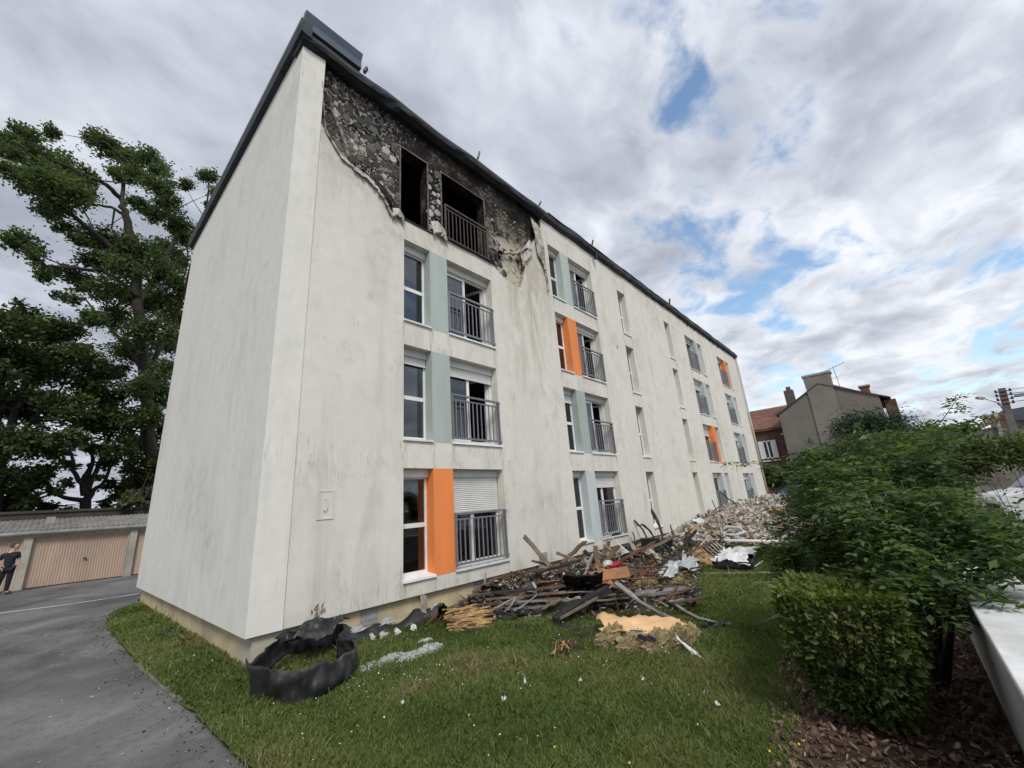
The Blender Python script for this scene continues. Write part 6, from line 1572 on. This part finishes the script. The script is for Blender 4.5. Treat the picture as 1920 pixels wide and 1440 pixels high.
# ------------------------------------------------------------------ low white wall on the right
wl = empty('parapet_wall', (5, -7.66, -.4), 'broad low white-topped parapet wall at the lower right', 'wall'); wo = np.array(wl.location)
M['wall_face'] = simple('parapet_face', (.42, .42, .40), .9, .12, 2, .2, dirt=(.2, .2, .19), dirt_amt=.6)
M['wall_top'] = simple('parapet_top', (.70, .70, .69), .75, .10, 5, .25, dirt=(.46, .46, .43), dirt_amt=.6)
mb = MB(); mb.box(-1.0, 14, -7.85, -7.475, -.6, .58); mb.build('wall_body', M['wall_face'], wl, wo)
for i in range(10):
    x0 = -1.0+i*1.5; mb = MB(); mb.box(x0+.004, x0+1.496, -7.865, -7.46+random.uniform(-.003, .003), .58, .632+random.uniform(-.002, .002)); cp = mb.build('coping_slab', M['wall_top'], wl, wo); bv = cp.modifiers.new('bevel', 'BEVEL'); bv.width = .008; bv.segments = 2
for i, u in enumerate((1838, 1770)):   # fence posts behind
    p = onX(u, 930, 14.5)
    mb = MB(); mb.box(p[0]-.05, p[0]+.05, p[1]-.05, p[1]+.05, .0, 1.35); single('fence_post', mb, M['wood_grey'], ('grey fence post before the van', 'grey fence post hidden among shrubs left of the van')[i], 'fence post', 'fence posts by the van')

# ------------------------------------------------------------------ shrubs on the right
M['leaf_ash'] = m_leaf('leaf_ash', (.042, .072, .034), (.092, .142, .056), (.175, .235, .08), .42, .45)
M['leaf_hedge'] = m_leaf('leaf_hedge', (.040, .066, .020), (.085, .125, .036), (.18, .21, .055), .35, .42)
M['leaf_purple'] = m_leaf('leaf_purple', (.035, .036, .030), (.075, .080, .056), (.13, .13, .085), .25)
M['leaf_conifer'] = m_leaf('leaf_conifer', (.018, .034, .024), (.034, .058, .036), (.06, .09, .05), .15)
M['leaf_yellow'] = m_leaf('leaf_yellow', (.04, .06, .015), (.085, .115, .025), (.15, .18, .04), .35)
def compound(P, T, rg, n_pairs=4, L=.24, leaf=.075, droop=.35):
    """pinnate leaves: returns leaflet bases, directions, tints and rachis list"""
    B, Dv, Tt, R = [], [], [], []
    n = len(P)
    az = rg.uniform(0, 6.283, n)
    for i in range(n):
        d = np.array([math.cos(az[i]), math.sin(az[i]), rg.uniform(-.45, .35)]); d /= np.linalg.norm(d)
        s = np.cross(d, [0, 0, 1.0]); s /= np.linalg.norm(s)
        l = L*rg.uniform(.7, 1.25)
        for k in range(n_pairs+1):
            t = .3+.7*k/n_pairs; b = P[i]+d*l*t+np.array([0, 0, -droop*l*t*t])
            if k == n_pairs: B.append(b); Dv.append(d); Tt.append(T[i])
            else:
                for sg in (-1, 1): B.append(b); Dv.append(d*.55+s*sg); Tt.append(T[i])
        R.append((P[i], P[i]+d*l*.5+np.array([0, 0, -droop*l*.25]), P[i]+d*l+np.array([0, 0, -droop*l])))
    Dv = np.array(Dv); Dv /= np.linalg.norm(Dv, axis=1, keepdims=True)
    return np.array(B), Dv, np.array(Tt), R
# -- the big pinnate-leaved shrub
base = np.array([4.15, -7.12, -.42]); rg = np.random.default_rng(8)
sh_ = empty('ash_shrub', base, 'large leafy shrub with feathery leaves over the parapet wall', 'shrub')
stems = []
clp = [(1545,852,24,7),(1600,838,26,7),(1655,832,28,6.8),(1715,838,26,6.6),(1640,810,14,7.2),(1690,812,14,7),(1535,880,36,6.6),(1560,920,60,6.4),(1515,945,36,7.2),(1540,1000,55,6.2),(1605,880,45,7),(1640,930,70,6),(1620,1010,60,5.6),(1560,1060,45,5.8),(1680,880,45,6.6),(1720,930,70,5.8),(1700,1010,65,5.2),(1640,1080,50,5.4),(1710,1090,55,5.0),(1755,880,45,6.2),(1790,980,50,5.6),(1780,1040,60,5.2),(1770,1130,45,4.9),(1850,1000,55,5.4),(1880,1060,45,5.2),(1470,985,30,7.2),(1500,1040,30,6.6),(1745,815,26,7.2),(1690,1150,30,4.9),(1495,850,14,6.8),(1860,1110,22,4.8),(1830,1075,40,5.0),(1910,1010,30,5),(1600,960,50,5.5),(1500,1085,22,6.2)]
clumps = []
for u, v, r, dd_ in clp:
    d = ray(u, v); c = CAM+d*dd_/math.hypot(d[0], d[1]); clumps.append((c, r*pxm(c)))
P, T = clump_points(clumps, rg, 700, .42, .75)
sel = rg.permutation(len(P))[:2900]; P, T = P[sel], T[sel]
# long shoots: the sprig against the sky and the arching one across the facade
shoots = [[(1700, 900), (1735, 830), (1765, 790), (1790, 755), (1805, 735)], [(1730, 840), (1770, 800), (1820, 790), (1848, 775)], [(1600, 960), (1540, 905), (1470, 880), (1410, 868), (1358, 866)], [(1640, 980), (1580, 900), (1530, 850), (1505, 822)], [(1700, 960), (1660, 880), (1625, 820), (1600, 790)], [(1560, 1000), (1500, 960), (1470, 930)], [(1690, 1010), (1640, 900), (1590, 840)]]
shp = []; mbs = MB()
for px in shoots:
    pts = []
    for i, (u, v) in enumerate(px):
        d = ray(u, v); pts.append(CAM+d*(6.0+.25*i)/math.hypot(d[0], d[1]))
    shp.append(pts); mbs.tube(pts, [.008-.006*i/(len(pts)-1) for i in range(len(pts))], 5)
for k, (u, v) in enumerate(((1700, 960), (1600, 990), (1640, 960), (1750, 960), (1820, 990), (1700, 1010), (1560, 1020), (1690, 900), (1780, 1040))):
    d = ray(u, v); e = CAM+d*5.7/math.hypot(d[0], d[1]); m_ = base*.5+e*.5+rg.normal(0, .08, 3)+np.array([0, 0, .1])
    mbs.tube([base+np.array([.04*math.cos(k), .04*math.sin(k), 0]), m_, e], [.028, .016, .005], 6)
# stems to clumps
for c, r in clumps:
    hub = base+np.array([0, 0, 1.0])+(c-base)*.25; mbs.tube([hub, (hub+c)/2+np.array([0, 0, -.05]), c], [.014, .010, .004], 5)
B, Dv, Tt, Rr = compound(P, T, rg, 3, .22, .07)
SP = []; ST = []
for pts in shp:
    for i in range(len(pts)-1):
        for t in np.linspace(0, 1, 7)[:-1]:
            for _ in range(2): SP.append(pts[i]*(1-t)+pts[i+1]*t); ST.append(rg.uniform(.3, .9))
B2, D2, T2, R2 = compound(np.array(SP), np.array(ST), rg, 2, .12, .055)
mbs.build('stems', M['bark'], sh_, base, True)
leaf_mesh('foliage', np.concatenate([B, B2])-base, np.concatenate([.07*rg.choice([.6, .8, 1, 1.25, 1.5], len(B)), np.full(len(B2), .06)]), M['leaf_ash'], sh_, None, .42, .8, 8, np.concatenate([Dv, D2]), np.concatenate([Tt, T2]))
def bush(name, label, base, clumps_px, D_, n, leaf, mat, seed, ar=.5, cat='shrub', group='shrubs beyond the planting bed', sub_r=.38, flat=.75, stem=.03):
    rg = np.random.default_rng(seed); C = []
    for u, v, r in clumps_px:
        d = ray(u, v); dd2 = D_*rg.uniform(.92, 1.08); c = CAM+d*dd2/math.hypot(d[0], d[1]); C.append((c, r*pxm(c)))
    bx = np.mean([c for c, _ in C], 0) if base is None else np.array(base); bx = np.array([bx[0], bx[1], float(zg(bx[0], bx[1]))-.02])
    e = empty(name, bx, label, cat, group); mb = MB()
    for c, r in C:
        mb.tube([bx+rg.normal(0, .05, 3)*np.array([1, 1, 0]), (bx+c)/2+rg.normal(0, .12, 3), c], [stem, stem*.55, stem*.17], 5)
        for _ in range(4): q = c+rg.normal(0, r*.5, 3); mb.tube([c, (c+q)/2, q], [.012, .008, .003], 4)
    mb.build('stems', M['bark_dark'], e, bx, True)
    P, T = clump_points(C, rg, 400, sub_r, flat)
    if len(P) > n: s = rg.permutation(len(P))[:n]; P, T = P[s], T[s]
    else:
        k = int(np.ceil(n/len(P))); P = np.concatenate([P+rg.normal(0, leaf*1.5, P.shape) for _ in range(k)])[:n]; T = np.concatenate([T]*k)[:n]
    leaf_mesh('foliage', P-bx, leaf, M[mat], e, None, ar, .5, seed, None, T)
    return e
bush('round_shrub', 'dark round evergreen shrub right of the far end of the block', None, [(1510,890,30),(1528,865,24),(1505,930,32),(1535,910,32),(1550,885,28),(1500,960,24),(1520,950,28)], 13, 9000, .07, 'leaf_dark', 61)
bush('purple_shrub', 'purplish broad shrub under the grey gable house', None, [(1585,850,24),(1620,840,26),(1660,845,24),(1600,870,30),(1650,870,30),(1690,855,24),(1568,870,20)], 12, 9000, .06, 'leaf_purple', 62)
bush('conifer', 'dark green conifer crowns in front of the grey gable house', None, [(1600,797,13),(1588,808,15),(1625,800,14),(1650,797,14),(1680,805,13),(1697,797,8),(1670,818,18),(1615,818,16),(1695,818,15)], 17, 9000, .14, 'leaf_conifer', 63, ar=.18, cat='tree')
bush('leafy_shrub', 'bright green leafy shrub beyond the wall left of the van', None, [(1740,830,30),(1770,840,30),(1750,880,40),(1790,870,35),(1720,860,30),(1800,840,22),(1710,900,40),(1700,820,26)], 10, 9000, .07, 'leaf_mid', 64)
bush('leafy_shrub', 'olive green shrub before the derelict outbuilding', None, [(1830,842,14),(1870,838,14),(1905,842,14),(1850,850,12),(1890,850,12),(1930,846,14),(1812,858,12)], 9, 5000, .06, 'leaf_mid', 65, stem=.009)
bush('leafy_shrub', 'low green shrub below the van on the right', None, [(1790,985,30),(1850,985,26),(1900,995,30),(1870,1010,40),(1820,1020,40),(1910,1030,36),(1760,980,40)], 8, 9000, .06, 'leaf_mid', 66)
bush('leafy_shrub', 'low weedy shrub between the lawn and the tall shrub', None, [(1500,1060,22),(1480,1035,20),(1530,1075,22),(1465,1065,16),(1510,1030,22),(1490,1090,14)], 7, 4200, .06, 'leaf_yellow', 67, ar=.25)
bush('far_tree', 'distant tree crown behind the shrubs near the utility pole', None, [(1740,815,22),(1780,812,22),(1815,815,20),(1850,820,18),(1720,830,18),(1800,830,24),(1760,835,24)], 45, 6000, .4, 'leaf_mid', 68, cat='tree', group='trees beyond the far end')
bush('far_tree', 'distant dark tree crown behind the brick house', None, [(1440,890,14),(1460,895,14),(1475,880,12),(1450,905,12)], 42, 3000, .35, 'leaf_dark', 69, cat='tree', group='trees beyond the far end')
# -- clipped box hedge
hb = np.array([2.86, -6.64, -.42]); he = empty('box_hedge', hb, 'clipped cube-shaped box hedge at the lower right', 'hedge'); rg = np.random.default_rng(9)
def hedge_pts(n, inner):
    out = []
    while len(out) < n:
        p = rg.uniform(-1, 1, 3); f = rg.integers(0, 6); a = f//2
        if not inner: p[a] = (1 if f % 2 else -1)*rg.uniform(.86, 1.03)
        else: p *= .85
        z = (p[2]+1)/2
        w = .62+.38*min(1, z*1.9)   # narrower towards the foot
        rr_ = 1-.13*max(0, abs(p[0])+abs(p[1])-1.35)
        q = np.array([p[0]*.46*w*rr_, p[1]*.47*w*rr_, .14+z*.95])
        q += .035*np.array([mnoise.noise(Vector(q*4)), mnoise.noise(Vector(q*4+np.array([5, 0, 0]))), mnoise.noise(Vector(q*4+np.array([0, 5, 0])))])
        if mnoise.noise(Vector(q*6.5)) < -.32 and z < .8: continue
        if z < .16 and rg.uniform() > .45: continue
        out.append(q)
    return np.array(out)
HP = np.concatenate([hedge_pts(12500, False), hedge_pts(2500, True)])
nr = HP*np.array([1, 1, .4])-np.array([0, 0, .22]); nr /= np.linalg.norm(nr, axis=1, keepdims=True)
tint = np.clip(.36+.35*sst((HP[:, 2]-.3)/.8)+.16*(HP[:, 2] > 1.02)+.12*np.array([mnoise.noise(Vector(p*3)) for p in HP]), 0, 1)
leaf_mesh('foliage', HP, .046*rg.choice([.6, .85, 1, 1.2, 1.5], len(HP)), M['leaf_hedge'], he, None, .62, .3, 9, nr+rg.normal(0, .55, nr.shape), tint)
mb = MB()
for k in range(9):
    a = k*.7; e = np.array([.3*math.cos(a), .3*math.sin(a), .75]); mb.tube([(.05*math.cos(a), .05*math.sin(a), 0), (.12*math.cos(a+.4), .12*math.sin(a+.4), .3), e], [.022, .016, .006], 6)
for k in range(60):
    q = rg.uniform(-1, 1, 3)*np.array([.3, .3, .35])+np.array([0, 0, .6]); mb.tube([q, q+rg.normal(0, .12, 3)], [.006, .003], 4)
mb.tube([(.0, -.05, 0), (.02, -.04, .35)], [.05, .035], 8); mb.build('stems', M['bark'], he, None, True)

# ------------------------------------------------------------------ wood chip mulch
def area_bed(rg):
    while True:
        x, y = .9+7*rg.uniform()**1.6, rg.uniform(-7.45, -5.7)
        if inpoly((x, y), [(.6, -9), (.85, -6.6), (1.5, -6.1), (2.4, -5.95), (3.4, -5.8), (6.2, -5.6), (9.5, -5.6), (9.5, -9)]): return x, y
M['litter_chip'] = m_litter('litter_chip', [(0, (.035, .02, .015)), (.3, (.11, .062, .042)), (.6, (.17, .10, .068)), (.85, (.27, .18, .125)), (1, (.42, .34, .25))])
litter('wood_chips', 'brown wood chip mulch covering the planting bed', 5200, area_bed, M['litter_chip'], .02, .09, 51, .25, lambda x, y: abs(random.gauss(0, .012)), 'mulch')
# ------------------------------------------------------------------ grass
def m_grass():
    m = bpy.data.materials.new('grass_blade'); m.use_nodes = True; nt = m.node_tree
    b = nt.nodes['Principled BSDF']; out = nt.nodes['Material Output']
    at = node(nt, 'ShaderNodeAttribute', attribute_name='tint').outputs['Fac']
    c = ramp(nt, at, [(0, (.070, .105, .028)), (.42, (.155, .215, .062)), (.72, (.235, .275, .10)), (.88, (.25, .225, .11)), (1, (.32, .27, .16))])
    nt.links.new(c, b.inputs['Base Color']); b.inputs['Roughness'].default_value = .6; b.inputs['Specular IOR Level'].default_value = .25
    tr = node(nt, 'ShaderNodeBsdfTranslucent', {'Color': mixc(nt, 1, c, (1.1, 1.2, .6), 'MULTIPLY')})
    mx = node(nt, 'ShaderNodeMixShader', {0: .4, 1: b.outputs[0], 2: tr.outputs[0]}); nt.links.new(mx.outputs[0], out.inputs['Surface'])
    return m
rg = np.random.default_rng(15)
def grass_pts(n):
    out = []
    while sum(len(o) for o in out) < n:
        k = 200000
        r = np.exp(rg.uniform(math.log(2.2), math.log(26), k)); th = rg.uniform(-.6, 1.75, k)
        x = CAM[0]+r*np.cos(th); y = CAM[1]+r*np.sin(th)
        ok = (x > -.84) & (x < 22) & (y < 9.6) & (y > -7)
        x, y, r = x[ok], y[ok], r[ok]
        keep = rg.uniform(size=len(x)) < np.clip(r/9, .45, 1)
        x, y = x[keep], y[keep]
        e = np.array([p[1] for p in LAWN_EDGE]); ex = np.array([p[0] for p in LAWN_EDGE])
        lx = np.interp(y, e, ex)
        edge_j = rg.normal(0, .03, len(x))
        ok = (x > lx+edge_j+.02) & (((y < .10) & (x > -.9)) | ((x < .13) & (y < 9.5)))
        by = np.interp(x, [.6, .9, 1.55, 2.4, 3.4, 6.2, 9.5, 12], [-14, -6.6, -6.15, -6.0, -5.85, -5.6, -5.6, -9.5])
        ok &= y > by+rg.normal(0, .10, len(x))-.05
        out.append(np.stack([x[ok], y[ok]], 1))
    return np.concatenate(out)[:n]
GP = grass_pts(330000)
n = len(GP); r = np.hypot(GP[:, 0]-CAM[0], GP[:, 1]-CAM[1])
patch = np.array([mnoise.noise(Vector((p[0]*.55, p[1]*.55, 0)))+.5*mnoise.noise(Vector((p[0]*1.7, p[1]*1.7, 3))) for p in GP])
tuft = np.array([mnoise.noise(Vector((p[0]*3.2, p[1]*3.2, 8))) for p in GP])
hgt = (.046+.024*rg.uniform(-1, 1, n)+.022*patch+.028*np.maximum(0, tuft))*np.clip(.75+r/22, .75, 1.3)
tall = rg.uniform(size=n) < .004; hgt[tall] *= rg.uniform(1.7, 2.8, tall.sum())
near_wall = ((GP[:, 1] > -.3) & (GP[:, 0] > .4)) | ((GP[:, 0] > -.12) & (GP[:, 1] > 0)); hgt[near_wall] *= 1.5
z0 = zg(GP[:, 0], GP[:, 1])+.018*np.array([mnoise.noise(Vector((p[0]*.9, p[1]*.9, 0)))+.5*mnoise.noise(Vector((p[0]*2.3, p[1]*2.3, 4))) for p in GP])-.006
a = rg.uniform(0, 6.283, n); wd = (.0035+.0022*rg.uniform(size=n))*np.clip(r/4.5, 1, 4)
lean = rg.normal(0, .55, (n, 2))*hgt[:, None]
ls = np.stack([np.cos(a), np.sin(a), np.zeros(n)], 1)*wd[:, None]
b0 = np.stack([GP[:, 0], GP[:, 1], z0], 1)
mid = b0+np.stack([lean[:, 0]*.35, lean[:, 1]*.35, hgt*.55], 1); tip = b0+np.stack([lean[:, 0], lean[:, 1], hgt*.95], 1)
V = np.stack([b0-ls, b0+ls, mid+ls*.8, tip, mid-ls*.8], 1).reshape(-1, 3)
i5 = np.arange(n)*5
F = np.stack([i5, i5+1, i5+2, i5+3, i5+4], 1)
tint = np.clip(.49+.58*patch+rg.normal(0, .17, n)+.25*(rg.uniform(size=n) < .05)+.45*tall, 0, 1)
brown = np.exp(-((GP[:, 0]-1.05)**2/.09+(GP[:, 1]+2.55)**2/.03)); tint = np.clip(tint+.5*brown, 0, 1)
go_ = np_mesh('grass', V, F, m_grass(), None, None, np.repeat(tint, 5)); tag(go_, 'short green grass of the lawn', 'grass', None, 'stuff')
# daisies and clover heads
dp = []
cen = [(rg.uniform(-.5, 8), rg.uniform(-5.6, -.8)) for _ in range(26)]+[(-.45, 1.2), (-.3, .8), (-.35, 1.7), (.8, -2.3), (1.6, -2.2), (2.5, -2.4), (1.2, -2.0)]
while len(dp) < 300:
    c = cen[rg.integers(len(cen))] if rg.uniform() < .75 else (rg.uniform(-.6, 9), rg.uniform(-5.8, -.6))
    x, y = c[0]+rg.normal(0, .28), c[1]+rg.normal(0, .2)
    if y > -.4 and x > -.1 or x < -.62 or y < -5.8: continue
    dp.append((x, y))
V = []; F = []; o = 0
for x, y in dp:
    z = float(zg(x, y))+rg.uniform(.05, .085); rr_ = rg.uniform(.0045, .0085); t = rg.normal(0, .35, 2)
    for k in range(7):
        q = 6.283*k/7; V.append((x+rr_*math.cos(q), y+rr_*math.sin(q), z+rr_*(math.cos(q)*t[0]+math.sin(q)*t[1])))
    F.append(tuple(range(o, o+7))); o += 7
tag(np_mesh('daisies', np.array(V), np.array(F), simple('daisy_white', (.78, .78, .74), .7, .05, 4, 0)), 'tiny white daisies dotted over the lawn', 'flowers', None, 'stuff')
V = []; F = []; o = 0
for u, v in ((1443, 1408), (1498, 1395), (1040, 1400), (880, 1340), (1180, 1430)):
    p = G(u, v, .07)
    for k in range(7): q = 6.283*k/7; V.append((p[0]+.009*math.cos(q), p[1]+.009*math.sin(q), p[2]+.004*math.cos(q)))
    F.append(tuple(range(o, o+7))); o += 7
tag(np_mesh('buttercups', np.array(V), np.array(F), simple('buttercup_yellow', (.75, .52, .02), .6, .05, 4, 0)), 'few yellow buttercups in the lawn', 'flowers', None, 'stuff')

# grit and fallen crumbs on the driveway beside the lawn
_ly = [p[1] for p in LAWN_EDGE]; _lx = [p[0] for p in LAWN_EDGE]
def area_grit(rg):
    y = rg.uniform(-5, 9); return float(np.interp(y, _ly, _lx))-abs(rg.normal(0, .22))-.01, y
litter('driveway_grit', 'fine grit and crumbs strewn along the driveway edge', 650, area_grit, M['litter_dark'], .005, .028, 71, .5, lambda x, y: -.016, 'grit')
def area_crumb(rg): return rg.uniform(-3.2, -.9), rg.uniform(-3, 14)
litter('driveway_crumbs', 'scattered pale crumbs on the asphalt driveway', 160, area_crumb, M['litter_pale'], .008, .04, 72, .3, lambda x, y: -.018, 'grit')
